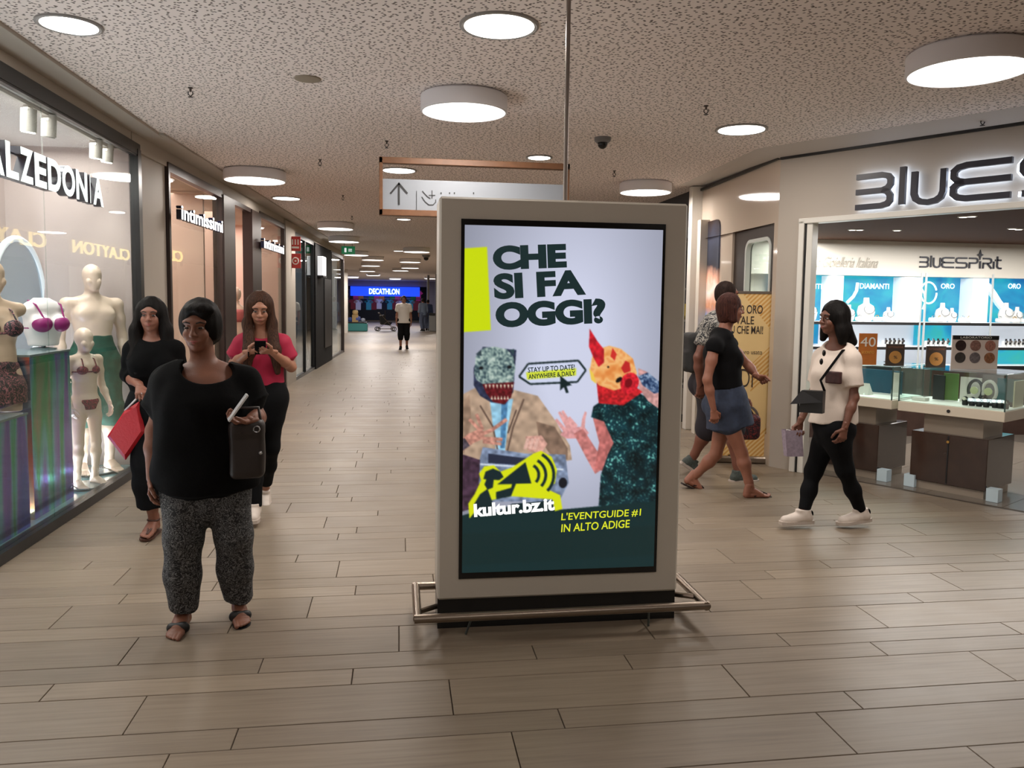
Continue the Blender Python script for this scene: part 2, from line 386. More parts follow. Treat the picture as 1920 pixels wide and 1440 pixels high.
def skin(name, rgb):
    if name in MATS: return MATS[name]
    m = mat(name, rgb, .5, var=.12, vscale=22, bump=.15, bscale=180); m.node_tree.nodes['Principled BSDF'].inputs['Subsurface Weight'].default_value = .08
    m.node_tree.nodes['Principled BSDF'].inputs['Subsurface Radius'].default_value = (.02, .008, .004); return m
class Human:
    J0 = dict(pel=(0, 0, .93), wai=(0, 0, 1.08), rib=(0, 0, 1.22), che=(0, .0, 1.31), sho=(0, -.01, 1.39), neck=(0, -.015, 1.44), head=(0, .015, 1.585),
              shR=(.172, -.015, 1.375), elR=(.215, -.03, 1.10), wrR=(.235, .04, .86), shL=(-.172, -.015, 1.375), elL=(-.215, -.03, 1.10), wrL=(-.235, .04, .86),
              hiR=(.088, 0, .90), knR=(.10, .02, .485), anR=(.105, -.02, .085), hiL=(-.088, 0, .90), knL=(-.10, .02, .485), anL=(-.105, -.02, .085))
    def __init__(s, name, label, loc, heading, H, skinm, joints=None, girth=1., hips=1., bust=0, belly=0, yaw=0, look=(0, 1, 0), cat='person', vox=.0075, legs=1., arms=1., grp=None, z=0, hs=1.):
        s.S = S = H/1.705; s.root = thing(name, label, cat, (loc[0], loc[1], z), heading, grp); s.m = skinm; s.v = vox
        J = dict(s.J0); J.update(joints or {}); s.J = {k: np.array(v, float)*S for k, v in J.items()}; J = s.J
        c, sn = math.cos(yaw), math.sin(yaw); s.side = np.array([c, sn, 0]); s.fw = np.array([-sn, c, 0]); g = girth
        if yaw and 'shR' not in (joints or {}):
            for k in ('sho', 'neck', 'shR', 'shL'):
                o = J['che']*[1, 1, 0]; d = (J[k]-o); J[k] = o+np.array([d[0]*c-d[1]*sn, d[0]*sn+d[1]*c, d[2]])
        ax = lambda a, b: (a*g*S, b*g*S); X = np.array([1., 0, 0]); P = s.fw
        cr = J['pel']+np.array([0, 0, -.085])*S
        s.torso = [seg(cr, J['pel'], ax(.135*hips, .105), ax(.168*hips, .118), X), seg(J['pel'], J['wai'], ax(.168*hips, .118), ax(.132, .098), X), seg(J['wai'], J['rib'], ax(.132, .098), ax(.142, .105), s.side),
                   seg(J['rib'], J['che'], ax(.142, .105), ax(.150, .108), s.side), seg(J['che'], J['sho'], ax(.150, .100), ax(.125, .07), s.side)]
        for sg in (-1, 1):
            s.torso.append(seg(J['sho'], J['shR' if sg > 0 else 'shL'], .055*g*S, .05*g*S))
            s.torso.append(('ell', J['pel']+(X*sg*.075*hips*g+np.array([0, -.055*g, -.03]))*S, (.085*g*S, .085*g*S, .095*S), I3))
            if bust: s.torso.append(('ell', J['che']+(s.side*sg*.072*g+P*(.075*g)+np.array([0, 0, -.055]))*S, (.07*bust*S, .062*bust*S, .065*bust*S), I3))
        s.up = s.torso[2:5]+[p for p in s.torso[5:] if not (p[0] == 'ell' and p[1][2] < s.J['wai'][2])]
        s.low = s.torso[:2]+[p for p in s.torso[5:] if p[0] == 'ell' and p[1][2] < s.J['wai'][2]]
        if belly: s.torso.append(('ell', J['wai']+(np.array([0, .03+.03*belly, -.03]))*S, (.15*g*S, .115*g*S, .16*S), I3))
        s.neckp = [seg(J['neck']-np.array([0, 0, .03])*S, J['head']+np.array([0, -.02, -.055])*S, .058*S*(.5+.5*g), .050*S*(.5+.5*g))]
        s.arm = {}; s.leg = {}
        for k in 'RL':
            sh, el, wr = J['sh'+k], J['el'+k], J['wr'+k]; a = arms*(.4+.6*g)
            s.arm[k] = [seg(sh, sh+(el-sh)*.45, .050*a*S, .046*a*S), seg(sh+(el-sh)*.45, el, .046*a*S, .036*a*S), seg(el, el+(wr-el)*.35, .037*a*S, .038*a*S), seg(el+(wr-el)*.35, wr, .038*a*S, .0235*S*(.6+.4*a))]
            h, kn, an = J['hi'+k], J['kn'+k], J['an'+k]; l = legs*(.4+.6*g)
            s.leg[k] = [seg(h, h+(kn-h)*.35, .086*l*S, .080*l*S), seg(h+(kn-h)*.35, kn, .080*l*S, .052*l*S), seg(kn, kn+(an-kn)*.3, .050*l*S, .055*l*S), seg(kn+(an-kn)*.3, kn+(an-kn)*.8, .055*l*S, .034*S*(.7+.3*l)), seg(kn+(an-kn)*.8, an, .034*S*(.7+.3*l), .036*S)]
        f = unit(look); s.HA = frame(f, (0, 0, 1)); s.hc = J['head']
        s.HP, s.HF, s.HS, s.HT = head_prims(s.hc, s.HA, S*.98*hs); s.hs = S*hs
    def hand(s, k, d, n, t, **kw): s.__dict__.setdefault('hands', []).append(hand(s.J['wr'+k], d, n, t, s=s.S, **kw)); return s
    def feet(s, dirs, pitch=(0, 0), bare=True):
        s.ff = {}; s.barefoot = bare
        for k, d, p in zip('RL', dirs, pitch): s.ff[k] = foot(s.J['an'+k], d, s.S, p, bare, 1 if k == 'R' else -1)
        return s
    def build(s, face=True, headless=False, legs=True, arms=True, plain=False):
        v = s.v; pr = s.torso+s.neckp; 
        if not headless: pr = pr+s.HP[:2]
        if arms: pr = pr+s.arm['R']+s.arm['L']
        if legs: pr = pr+s.leg['R']+s.leg['L']
        parts = [sdf(pr, v, k=.028*s.S)]
        if not headless:
            parts.append(sdf((s.HP[:5] if plain else s.HP+s.HF), min(v, .0045), k=.012*s.S, sub=() if plain else s.HS))
        for h in getattr(s, 'hands', []) if arms else []: parts.append(sdf(h, min(v*.6, .0035), k=.005))
        if legs:
            for F, _ in (getattr(s, 'ff', {}).values() if getattr(s, 'barefoot', True) else ()): parts.append(sdf(F, min(v, .0045), k=.008))
        s.body = mesh_np('body', parts, s.m, s.root)
        if face and not headless and not plain:
            T = s.HT; A = s.HA; S = s.hs; W_ = mat('eye_white', (150, 138, 130), .3); D_ = mat('eye_dark', (28, 18, 14), .15)
            for sg in (-1, 1):
                b = B(); c = T(sg*.031, .0775, .0035); n0 = len(b.v); b.sph((0, 0, 0), .0118*S, 8)
                b.v = [tuple(c+A[0]*p[0]*1.15+A[1]*p[1]+A[2]*p[2]*.52) for p in b.v]
                cen = [np.mean([b.v[i] for i in q], 0)-c for q in b.f]; b.mi = [1 if (x.dot(A[1]) > .0070*S and abs(x.dot(A[0])) < .0075*S) else 0 for x in cen]
                b.obj('eye', [W_, D_], s.root)
                b = B(); b.tube([T(sg*.014, .090, .026), T(sg*.032, .090, .031), T(sg*.050, .078, .025)], [.0028*S, .0034*S, .0018*S], 6); b.obj('eyebrow', mat('brow_hair', (30, 22, 18), .8), s.root)
            b = B(); b.tube([T(-.023, .0835, -.060), T(-.010, .0905, -.0575), T(0, .0915, -.059), T(.010, .0905, -.0575), T(.023, .0835, -.060)], [.0012*S, .0042*S, .0036*S, .0042*S, .0012*S], 6)
            b.tube([T(-.019, .084, -.063), T(0, .090, -.0665), T(.019, .084, -.063)], [.0012*S, .0048*S, .0012*S], 6); b.obj('lips', mat('lip', (150, 80, 74), .45), s.root, smooth=True)
        return s
    def cloth(s, name, prims, m, k=.03, vox=None, **kw):
        return mesh_np(name, [sdf(prims, vox or s.v, k=k, **kw)], m, s.root)
    def sleeve(s, k, frac, infl, flare=0):
        sh, el, wr = s.J['sh'+k], s.J['el'+k], s.J['wr'+k]; out = []; S = s.S
        ar = [p[3][0] for p in s.arm[k]]+[s.arm[k][-1][4][0]]; pts = [sh, sh+(el-sh)*.45, el, el+(wr-el)*.35, wr]; cum = [0, .45, 1., 1.35, 2.]
        for i in range(4):
            if frac <= cum[i]: break
            t = min(1, (frac-cum[i])/(cum[i+1]-cum[i])); e = pts[i]+(pts[i+1]-pts[i])*t; r1 = ar[i]+(ar[i+1]-ar[i])*t
            out.append(seg(pts[i], e, ar[i]+infl, r1+infl+(flare if t < 1 or frac == cum[i+1] else 0)))
        out[-1] = flat(out[-1]); return out
    def rings(s, R, side=None, fl=True):
        """tube through rings (x, y, z, half width, half depth), top to bottom, ending flat"""
        side = s.side if side is None else side; S = s.S
        sp = [s.J[k]/S for k in ('pel', 'wai', 'rib', 'che', 'sho')]; zs = [p[2] for p in sp]
        q = lambda a: np.array([a[0]+np.interp(a[2], zs, [p[0] for p in sp]), a[1]+np.interp(a[2], zs, [p[1] for p in sp]), a[2]])*S
        out = [seg(q(a), q(b), (a[3]*S, a[4]*S), (b[3]*S, b[4]*S), side) for a, b in zip(R, R[1:])]
        if fl: out[-1] = flat(out[-1])
        return out
    def tube(s, name, pts, r, m, n=6, flatness=1):
        b = B(); b.tube([tuple(np.array(p)*s.S) for p in pts], r, n); return b.obj(name, m, s.root, smooth=True)
def hairm(name, rgb, rough=.62):
    if name in MATS: return MATS[name]
    m, N, L, b = nodes_mat(name, rough); b.inputs['Specular IOR Level'].default_value = .14; tc = N.new('ShaderNodeTexCoord'); mp = N.new('ShaderNodeMapping'); mp.inputs['Scale'].default_value = (1, 1, .06)
    nz = N.new('ShaderNodeTexNoise'); nz.inputs['Scale'].default_value = 160; nz.inputs['Detail'].default_value = 3
    r = ramp(N, [(.3, tuple(int(c*.55) for c in rgb)), (.7, tuple(min(255, int(c*1.35)) for c in rgb))])
    L.new(tc.outputs['Object'], mp.inputs[0]); L.new(mp.outputs[0], nz.inputs['Vector']); L.new(nz.outputs['Fac'], r.inputs[0]); L.new(r.outputs[0], b.inputs['Base Color'])
    bp = N.new('ShaderNodeBump'); bp.inputs['Strength'].default_value = .7; bp.inputs['Distance'].default_value = .004; L.new(nz.outputs['Fac'], bp.inputs['Height']); L.new(bp.outputs[0], b.inputs['Normal'])
    return m
def sole(b, T, sd, F, U, th=.018, z0=-.085, w=1.12, mi=0, heel=0):
    """shoe sole under a foot frame"""
    out = [(-.028, -.07), (-.034, -.02), (-.036, .04), (-.046, .10), (-.046, .15), (-.034, .185), (-.012, .196), (.014, .186), (.036, .16), (.046, .12), (.040, .06), (.034, 0), (.030, -.05), (.018, -.075), (0, -.082), (-.018, -.08)]
    k = len(out); vs = [T(x*w, y, z0+th) for x, y in out]+[T(x*w, y, z0) for x, y in out]
    b.add(vs, [tuple(range(k))[::-1], tuple(range(k, 2*k))]+[(i, (i+1) % k, (i+1) % k+k, i+k) for i in range(k)], mi)
def strap(b, T, pts, r=(.004, .012), mi=0):
    P = [T(*p) for p in pts]; b.tube([tuple(p) for p in P], r[1], 8, mi)
# ---------------------------------------------------------------- setting: floor, ceiling, walls
XL = -2.34; CEIL = 3.05
m_lam = mat('lamp_diffuser', (255, 250, 243), emit=4.5)
def plank_mat():
    m, N, L, b = nodes_mat('wood_look_tile', .34); tc = N.new('ShaderNodeTexCoord'); oi = N.new('ShaderNodeObjectInfo'); mp = N.new('ShaderNodeMapping'); mp.inputs['Scale'].default_value = (1.1, 26, 1)
    geo = N.new('ShaderNodeNewGeometry'); ad = N.new('ShaderNodeVectorMath'); ad.operation = 'ADD'; cx = N.new('ShaderNodeCombineXYZ'); mu = N.new('ShaderNodeMath'); mu.operation = 'MULTIPLY'; mu.inputs[1].default_value = 40
    L.new(oi.outputs['Random'], mu.inputs[0]); L.new(mu.outputs[0], cx.inputs[1]); L.new(tc.outputs['Object'], mp.inputs[0]); L.new(mp.outputs[0], ad.inputs[0]); L.new(cx.outputs[0], ad.inputs[1])
    nz = N.new('ShaderNodeTexNoise'); nz.inputs['Scale'].default_value = 1.6; nz.inputs['Detail'].default_value = 5; nz.inputs['Roughness'].default_value = .6; L.new(ad.outputs[0], nz.inputs['Vector'])
    r = ramp(N, [(.25, (122, 109, 95)), (.5, (139, 126, 110)), (.78, (150, 137, 121))]); L.new(nz.outputs['Fac'], r.inputs[0])
    mx = N.new('ShaderNodeMixRGB'); mx.blend_type = 'MULTIPLY'; mx.inputs[0].default_value = 1; r2 = ramp(N, [(0, (232, 230, 228)), (1, (255, 253, 250))]); L.new(oi.outputs['Random'], r2.inputs[0])
    L.new(r.outputs[0], mx.inputs[1]); L.new(r2.outputs[0], mx.inputs[2]); L.new(mx.outputs[0], b.inputs['Base Color'])
    n3 = N.new('ShaderNodeTexNoise'); n3.inputs['Scale'].default_value = 3; L.new(geo.outputs['Position'], n3.inputs['Vector'])
    mr = N.new('ShaderNodeMapRange'); mr.inputs[3].default_value = .33; mr.inputs[4].default_value = .48; L.new(n3.outputs['Fac'], mr.inputs[0]); L.new(mr.outputs[0], b.inputs['Roughness'])
    bp = N.new('ShaderNodeBump'); bp.inputs['Strength'].default_value = .18; bp.inputs['Distance'].default_value = .002; L.new(nz.outputs['Fac'], bp.inputs['Height']); L.new(bp.outputs[0], b.inputs['Normal'])
    return m
mp_ = plank_mat()
floor = sthing('floor')
b = B(); b.box((3, 25, -.06), (34, 90, .1)); b.obj('grout_bed', mat('grout', (86, 74, 62), .8), floor)
rows = []; y = 2.785-1.015*9; pat = [.145, .29, .145, .145, .29]; known = {2.785: .618, 2.93: .212, 3.22: 1.01, 3.365: .613, 3.51: .005, 2.495: .415, 4.235: .97, 3.8: .4, 3.945: .75, 4.38: .2, 4.525: .85}
while y < 58:
    for w in pat:
        off = next((v for k_, v in known.items() if abs(k_-y) < .01), random.uniform(0, 1.2)); rows.append((y, w, off)); y += w
pl = []
for y, w, off in rows:
    xa, xb = (-2.36, 6.2) if y < 24.5 else (-8, 8)
    x = off-1.2*math.ceil((off-xa)/1.2)
    while x < xb: pl.append((x, y, w)); x += 1.2
def plank_geo(b, x0, x1, y0, y1, th=.011):
    g = .0022; c = .0015; x0 += g; x1 -= g; y0 += g; y1 -= g
    b.add([(x0+c, y0+c, 0), (x1-c, y0+c, 0), (x1-c, y1-c, 0), (x0+c, y1-c, 0), (x0, y0, -c), (x1, y0, -c), (x1, y1, -c), (x0, y1, -c), (x0, y0, -th), (x1, y0, -th), (x1, y1, -th), (x0, y1, -th)],
          [(0, 1, 2, 3), (0, 4, 5, 1), (1, 5, 6, 2), (2, 6, 7, 3), (3, 7, 4, 0), (4, 8, 9, 5), (5, 9, 10, 6), (6, 10, 11, 7), (7, 11, 8, 4)])
PM = {}
for w in (.145, .29):
    b = B(); plank_geo(b, 0, 1.2, 0, w); o = b.obj('plank', mp_, floor); PM[w] = o.data; bpy.data.objects.remove(o)
def inview(x, y, w):
    for xx in (x, x+1.2):
        for yy in (y, y+w):
            c = np.array([xx, yy, -CAMH])@RW
            if c[2] < -.1:
                u, v = PX+FPX*c[0]/-c[2], PY-FPX*c[1]/-c[2]
                if -60 < u < 1980 and v < 1500 and yy > 1: return True
    return False
vis = sorted([p for p in pl if p[1] > 1 and inview(*p) and p[0] < 5.2], key=lambda p: p[1])[:298]; vs_ = set(vis)
for x, y, w in vis:
    xc0, xc1 = max(x, -2.35), x+1.2
    if x < -2.35: b = B(); plank_geo(b, -2.35-x, 1.2, 0, w); o = b.obj('plank', mp_, floor)
    else: o = bpy.data.objects.new('plank', PM[w]); COL.objects.link(o); o.parent = floor
    o.location = (x, y, random.uniform(-.0004, .0003))
b = B()
for p in pl:
    if p not in vs_: plank_geo(b, max(p[0], -2.35 if p[1] < 24.5 else -9), p[0]+1.2, p[1], p[1]+p[2])
b.obj('far_planks', mp_, floor, kind='stuff')
# ceiling with irregular perforation
def ceil_mat():
    m, N, L, b = nodes_mat('perforated_plasterboard', .85); tc = N.new('ShaderNodeTexCoord'); outs = []
    for i, (sc, rz, th) in enumerate((((21, 31, 1), .9, .13), ((16, 24, 1), -.6, .10))):
        mp = N.new('ShaderNodeMapping'); mp.inputs['Rotation'].default_value = (0, 0, rz); m2 = N.new('ShaderNodeMapping'); m2.inputs['Scale'].default_value = sc
        L.new(tc.outputs['Object'], mp.inputs[0]); L.new(mp.outputs[0], m2.inputs[0]); v = N.new('ShaderNodeTexVoronoi'); v.voronoi_dimensions = '2D'; v.inputs['Scale'].default_value = 1; L.new(m2.outputs[0], v.inputs['Vector'])
        r = N.new('ShaderNodeValToRGB'); r.color_ramp.elements[0].position = th; r.color_ramp.elements[1].position = th+.07; L.new(v.outputs['Distance'], r.inputs[0]); outs.append(r)
    mn = N.new('ShaderNodeMixRGB'); mn.blend_type = 'MULTIPLY'; mn.inputs[0].default_value = 1; L.new(outs[0].outputs[0], mn.inputs[1]); L.new(outs[1].outputs[0], mn.inputs[2])
    c = N.new('ShaderNodeMixRGB'); c.inputs[1].default_value = (*s2l((116, 105, 99)), 1); c.inputs[2].default_value = (*s2l((245, 234, 229)), 1); L.new(mn.outputs[0], c.inputs[0]); L.new(c.outputs[0], b.inputs['Base Color'])
    bp = N.new('ShaderNodeBump'); bp.inputs['Strength'].default_value = .5; bp.inputs['Distance'].default_value = .006; L.new(mn.outputs[0], bp.inputs['Height']); L.new(bp.outputs[0], b.inputs['Normal'])
    return m
m_cream = mat('cream_plaster', (180, 171, 160), .6, bump=.05, bscale=40)
m_white = mat('white_paint', (215, 210, 202), .5)
ceiling = sthing('ceiling')
b = B(); b.box((3, 25, CEIL+.05), (36, 90, .1)); b.obj('perforated_panel', ceil_mat(), ceiling)
# smooth borders of the ceiling along the shopfronts
W1, W2 = np.array([-2.325, 7.7]), np.array([-1.69, 24.4]); dW = (W2-W1)/np.linalg.norm(W2-W1); nW = np.array([dW[1], -dW[0]]); rzW = math.atan2(dW[1], dW[0])
FA = np.array([3.62, 7.30]); dF = unit([.52, -.854]); nF = np.array([-dF[1], dF[0]])*-1; rzF = math.atan2(dF[1], dF[0])   # facade of the jeweller; nF points into the arcade
if nF[0] > 0: nF = -nF
def pl3(o, t, n, z, d, nn): return (float(o[0]+d[0]*t+nn[0]*n), float(o[1]+d[1]*t+nn[1]*n), z)
def L3(t, n, z): return pl3(W1, t, n, z, dW, nW)        # along the left shopfronts, n into the arcade
def F3(t, n, z): return pl3(FA, t, n, z, dF, nF)        # along the jeweller's facade
b = B(); b.box((XL+.05, 2.28, CEIL-.012), (.34, 10.9, .024)); b.box((*L3(8.43, .1, CEIL-.010)[:2], CEIL-.010), (17, .3, .020), rzW)
struct('trim_1', b, m_cream)
cw = .28; cn = unit([nF[0]-.999, nF[1]+.04]); co = FA+cn*cw/max(abs(cn.dot(nF)), .3)
b = B(); b.add([(3.72, 9.6, 3.048), (3.62, 7.30, 2.985), F3(4.5, 0, 2.985), (3.72-cw, 9.6, 3.0495), (co[0], co[1], 3.0495), F3(4.5, cw, 3.0495), (3.75, 9.6, 3.06), (3.7, 7.3, 3.06), F3(4.5, -.1, 3.06)], [(0, 3, 4, 1), (1, 4, 5, 2), (0, 1, 7, 6), (1, 2, 8, 7)]); struct('trim_2', b, mat('border_plaster', (206, 200, 194), .6))
# ceiling drums and flush lights
def lamp(px, py, dia, kind, k=0, label=None, real=True, pw=1):
    z = CEIL-.125 if kind == 'd' else CEIL-.014; p = at(px, py, z); r = dia/2
    t = thing('ceiling_drum_light' if kind == 'd' else 'flush_ceiling_light', label, 'ceiling light', (p[0], p[1], CEIL), group=None)
    b = B()
    if kind == 'd': b.lathe((0, 0, 0), [(r*.93, 0), (r*.93, -.012), (r, -.014), (r, -.118), (r-.008, -.125), (r-.014, -.125), (r-.016, -.118)], 40); b.obj('housing', mat('lamp_housing', (226, 224, 228), .4), t, smooth=.6)
    else: b.lathe((0, 0, 0), [(r+.012, 0), (r+.012, -.010), (r+.004, -.014), (r, -.014), (r-.004, -.010)], 40); b.obj('rim', mat('lamp_rim', (150, 148, 146), .35, .3), t, smooth=.6)
    zz = -.121 if kind == 'd' else -.012; b = B(); b.lathe((0, 0, 0), [(r-.012, zz+.004), (r-.013, zz), (r-.03, zz-.003), (.02, zz-.005)], 40); b.obj('diffuser', m_lam, t, smooth=True)
    if real: area_lamp('lamp', (p[0], p[1], z-.012), dia*.9, (32 if kind == 'd' else 16)*(dia/(.64 if kind == 'd' else .4))**2*pw, (1, .92, .85))
    return t
LT = [(936, 52, .40, 'f', 'larger flush round light near the top of the picture, left of the hanging pole'), (870, 212, .62, 'd', 'large white drum light hanging in front of the direction sign'),
      (1815, 137, .657, 'd', 'large white drum light close to the jeweller fascia, cut by the picture edge'), (130, 50, .31, 'f', 'flush round light above the lingerie shop window, nearest on that side'),
      (1390, 245, .405, 'f', 'flush round light in front of the cream glossy wall beside the jeweller'), (478, 340, .69, 'd', 'drum light nearest the second lingerie shopfront'), (537, 373, .40, 'f', 'flush light just behind the drum light by the second lingerie shopfront'),
      (1210, 362, .63, 'd', 'drum light seen just above the right top corner of the screen kiosk'), (1011, 297, .25, 'f', 'small flush light above the wooden frame of the direction sign'), (748, 321, .38, 'f', 'flush light seen through the open top of the direction sign frame'),
      (629, 430, .68, 'd', 'drum light beyond the corridor ceiling seam, above the round red sign side'), (757, 412, .26, 'f', 'small flush light just below the direction sign frame'),
      (645, 454, .71, 'd', 'drum light directly above the green exit sign'), (781, 473, .74, 'd', 'drum light beside the dark ceiling camera in the distance'), (747, 471, .3, 'f', 'small flush light next to the far drum beside the kiosk edge')]
for px, py, d, k, lab in LT: lamp(px, py, d, k, label=lab)
for i, (px, py) in enumerate([(668, 479), (699, 488), (769, 492), (695, 499), (769, 503), (689, 509), (751, 508), (700, 517), (661, 521), (741, 524), (807, 523)]):
    o = lamp(px, py, .75, 'd', label='%s nearest of the small distant drum lights toward the sports shop' % ORD[i], real=i in (1, 2, 4, 5, 7, 10), pw=2.2); o['group'] = 'distant drum lights'
for x, y, e in ((-1.4, .6, 14), (1.5, .2, 10), (4.4, 1.2, 22), (.3, -2.2, 14), (3.4, -2.6, 14), (3.2, 14., 34), (3.1, 19.5, 34), (-.2, -5, 20)):
    area_lamp('lamp_behind', (x, y, CEIL-.03), .55, e, (1, .92, .85))  # added for light only: out of view, no fixtures built
# left wall
wl = sthing('wall_left')
b = B(); b.box((XL-.06, 2.3, 2.99), (.16, 10.9, .14)); b.box((*L3(8.3, -.06, 2.97)[:2], 2.97), (17, .16, .18), rzW); b.obj('header_band', m_cream, wl)
b = B(); b.add([(XL, 7.68, 0), L3(.72, 0, 0), (*L3(.72, 0, 0)[:2], 3), (XL, 7.68, 3)], [(0, 1, 2, 3)]); b.box((XL-.16, 8.06, 1.5), (.3, .72, 3)); b.obj('pillar', m_cream, wl)
b = B(); b.box((XL-.1, -1.4, 1.5), (.2, 7.6, 3.0)); b.obj('wall_behind_camera', m_cream, wl)
wb = sthing('wall_back'); b = B(); b.box((3, -7, 1.5), (14, .2, 3.1)); b.box((9.5, 0, 1.5), (.2, 14, 3.1)); b.obj('plain_wall', m_cream, wb)
# right wall beyond the jeweller: glossy cream wall, white post, dark shopfront
wr = sthing('wall_right')
RC, RD = np.array([3.62, 7.30]), np.array([3.72, 9.55]); dR = unit(RD-RC); nR = np.array([-dR[1], dR[0]])
def R3(t, n, z): return pl3(RC, t, n, z, dR, nR)
rzR = math.atan2(dR[1], dR[0]); m_gl = mat('glossy_cream_panel', (205, 190, 174), .06, spec=.6, coat=.6)
def rt(px, py): p = onpl(px, py, RC, RD); return (p[:2]-RC).dot(dR), p[2]
n0 = nR[0] < 0
def rect_loop(x0, z0, x1, z1, r=0, n=6):
    if r == 0: return [(x0, z0), (x1, z0), (x1, z1), (x0, z1)]
    o = []
    for cx, cz, a in ((x1-r, z0+r, -PI/2), (x1-r, z1-r, 0), (x0+r, z1-r, PI/2), (x0+r, z0+r, PI)):
        for i in range(n+1): o.append((cx+r*math.cos(a+PI/2*i/n), cz+r*math.sin(a+PI/2*i/n)))
    return o
def holed(loops, o, ux, depth):
    """vertical plate with holes: (verts, faces) via a filled 2D curve"""
    cu = bpy.data.curves.new('h', 'CURVE'); cu.dimensions = '2D'; cu.fill_mode = 'BOTH'; cu.extrude = depth/2
    for lp in loops:
        s = cu.splines.new('POLY'); s.points.add(len(lp)-1); s.use_cyclic_u = True
        for p, q in zip(s.points, lp): p.co = (q[0], q[1], 0, 1)
    ob = bpy.data.objects.new('h', cu); COL.objects.link(ob); dg = bpy.context.evaluated_depsgraph_get(); dg.update()
    me = bpy.data.meshes.new_from_object(ob.evaluated_get(dg)); o = Vector(o); ux = Vector(ux).normalized(); n = ux.cross(Vector((0, 0, 1)))
    v = [o+ux*p.co[0]+Vector((0, 0, p.co[1]))+n*p.co[2] for p in me.vertices]; f = [tuple(p.vertices) for p in me.polygons]
    bpy.data.objects.remove(ob); bpy.data.curves.remove(cu); bpy.data.meshes.remove(me); return v, f
uR = (dR[0], dR[1], 0)
ta, za = rt(1347, 545); tb, zb = rt(1323, 418); tc_, td, zd = .10, 1.19, 2.385; i0, i1, iz = .22, .84, 2.25
b = B()
for a_, c_, e_, f_ in ((0, tc_, 0, 2.98), (tc_, td, 0, .30), (tc_, td, zd, 2.98), (td, 2.25, 0, 2.98)): b.box(R3((a_+c_)/2, -.03, (e_+f_)/2), (c_-a_, .05, f_-e_), rzR)
b.obj('glossy_panel', m_gl, wr)
# pictured niche and rounded window
b = B(); b.prism(rect_loop(ta, za-.9, tb, zb, .10), R3(0, .004, 0), uR, (0, 0, 1), .02)
def pic_mat():
    m, N, L, b = nodes_mat('hair_poster', .3); tc = N.new('ShaderNodeTexCoord'); sp = N.new('ShaderNodeSeparateXYZ'); nz = N.new('ShaderNodeTexNoise'); nz.inputs['Scale'].default_value = 5; nz.inputs['Detail'].default_value = 4
    L.new(tc.outputs['Object'], sp.inputs[0]); L.new(tc.outputs['Object'], nz.inputs['Vector']); ad = N.new('ShaderNodeMath'); ad.operation = 'MULTIPLY_ADD'; ad.inputs[1].default_value = .35; L.new(nz.outputs['Fac'], ad.inputs[0]); L.new(sp.outputs[2], ad.inputs[2])
    mr = N.new('ShaderNodeMapRange'); mr.inputs[1].default_value = za-.8; mr.inputs[2].default_value = zb+.15; L.new(ad.outputs[0], mr.inputs[0])
    r = ramp(N, [(0, (90, 110, 150)), (.38, (120, 140, 180)), (.46, (190, 130, 95)), (.55, (235, 215, 205)), (.62, (220, 165, 140)), (.72, (40, 42, 52)), (.9, (62, 66, 82)), (1, (50, 36, 32))]); L.new(mr.outputs[0], r.inputs[0])
    L.new(r.outputs[0], b.inputs['Base Color']); L.new(r.outputs[0], b.inputs['Emission Color']); b.inputs['Emission Strength'].default_value = .55; return m
b.obj('backlit_picture', pic_mat(), wr)
b = B(); b.add(*holed([rect_loop(tc_, .30, td, zd), rect_loop(i0, .5, i1, iz, .10)], R3(0, -.06, 0), uR, .06)); b.obj('dark_surround', mat('dark_bronze', (58, 46, 40), .25, .3), wr)
b = B(); b.add(*holed([rect_loop(i0-.02, .48, i1+.02, iz+.02, .12), rect_loop(i0+.015, .515, i1-.015, iz-.015, .085)], R3(0, -.045, 0), uR, .05)); b.obj('rounded_window_rim', mat('pale_rim', (200, 205, 200), .3), wr)
b = B(); b.box(R3((i0+i1)/2, -.07, 1.38), (i1-i0+.04, .006, 1.78), rzR); b.obj('window_pane', glass('clear_glass'), wr)
b = B(); b.box(R3(1.13, .012, 2.995), (2.24, .03, .03), rzR); b.box(F3(2.26, .012, 2.985), (4.5, .03, .032), rzF); b.obj('black_top_trim', mat('black_trim', (16, 16, 17), .4), wr)
b = B(); b.box(R3(2.30, .05, 1.52), (.12, .16, 3.04), rzR, bev=.008); b.obj('white_post', m_white, wr)
# dark shopfront beyond it
m_blk = mat('black_gloss', (20, 20, 22), .5); m_dk = mat('dark_shop', (44, 42, 38), .5)
ds = B(); ds.box((4.2, 18, 2.75), (.9, 16.5, .6)); ds.box((5.4, 18, 1.5), (.1, 16.5, 3.0)); ds.box((3.78, 18.2, .05), (.06, 16, .1)); ds.obj('dark_shop_fascia', m_blk, wr)
b = B(); b.box((4.4, 26.3, 1.5), (1.4, .2, 3)); b.box((6.1, 33, 1.5), (.2, 13, 3)); b.obj('end_return', m_cream, wr)
# two yellow shop signs on the right wall that the left shop glass mirrors
m_yl = mat('yellow_sign_light', (255, 224, 130), emit=2.6)
for y0, y1, lab in ((20.6, 16.0, 'yellow lit shop name hidden behind the kiosk, nearer one'), (26.6, 22.2, 'yellow lit shop name hidden behind the kiosk, farther one')):
    t = thing('wall_sign', lab, 'sign', (3.70, y0, 2.75)); b = B(); text(b, 'CLAYTON', (3.70, y0, 2.72), (0, -1, 0), (0, 0, 1), y0-y1, .36, .03, bold=.015); b.obj('letters', m_yl, t, world=True)
    b = B(); b.box((3.74, (y0+y1)/2, 2.9), (.02, abs(y1-y0)+.3, .6)); b.obj('backboard', m_blk, t, world=True)
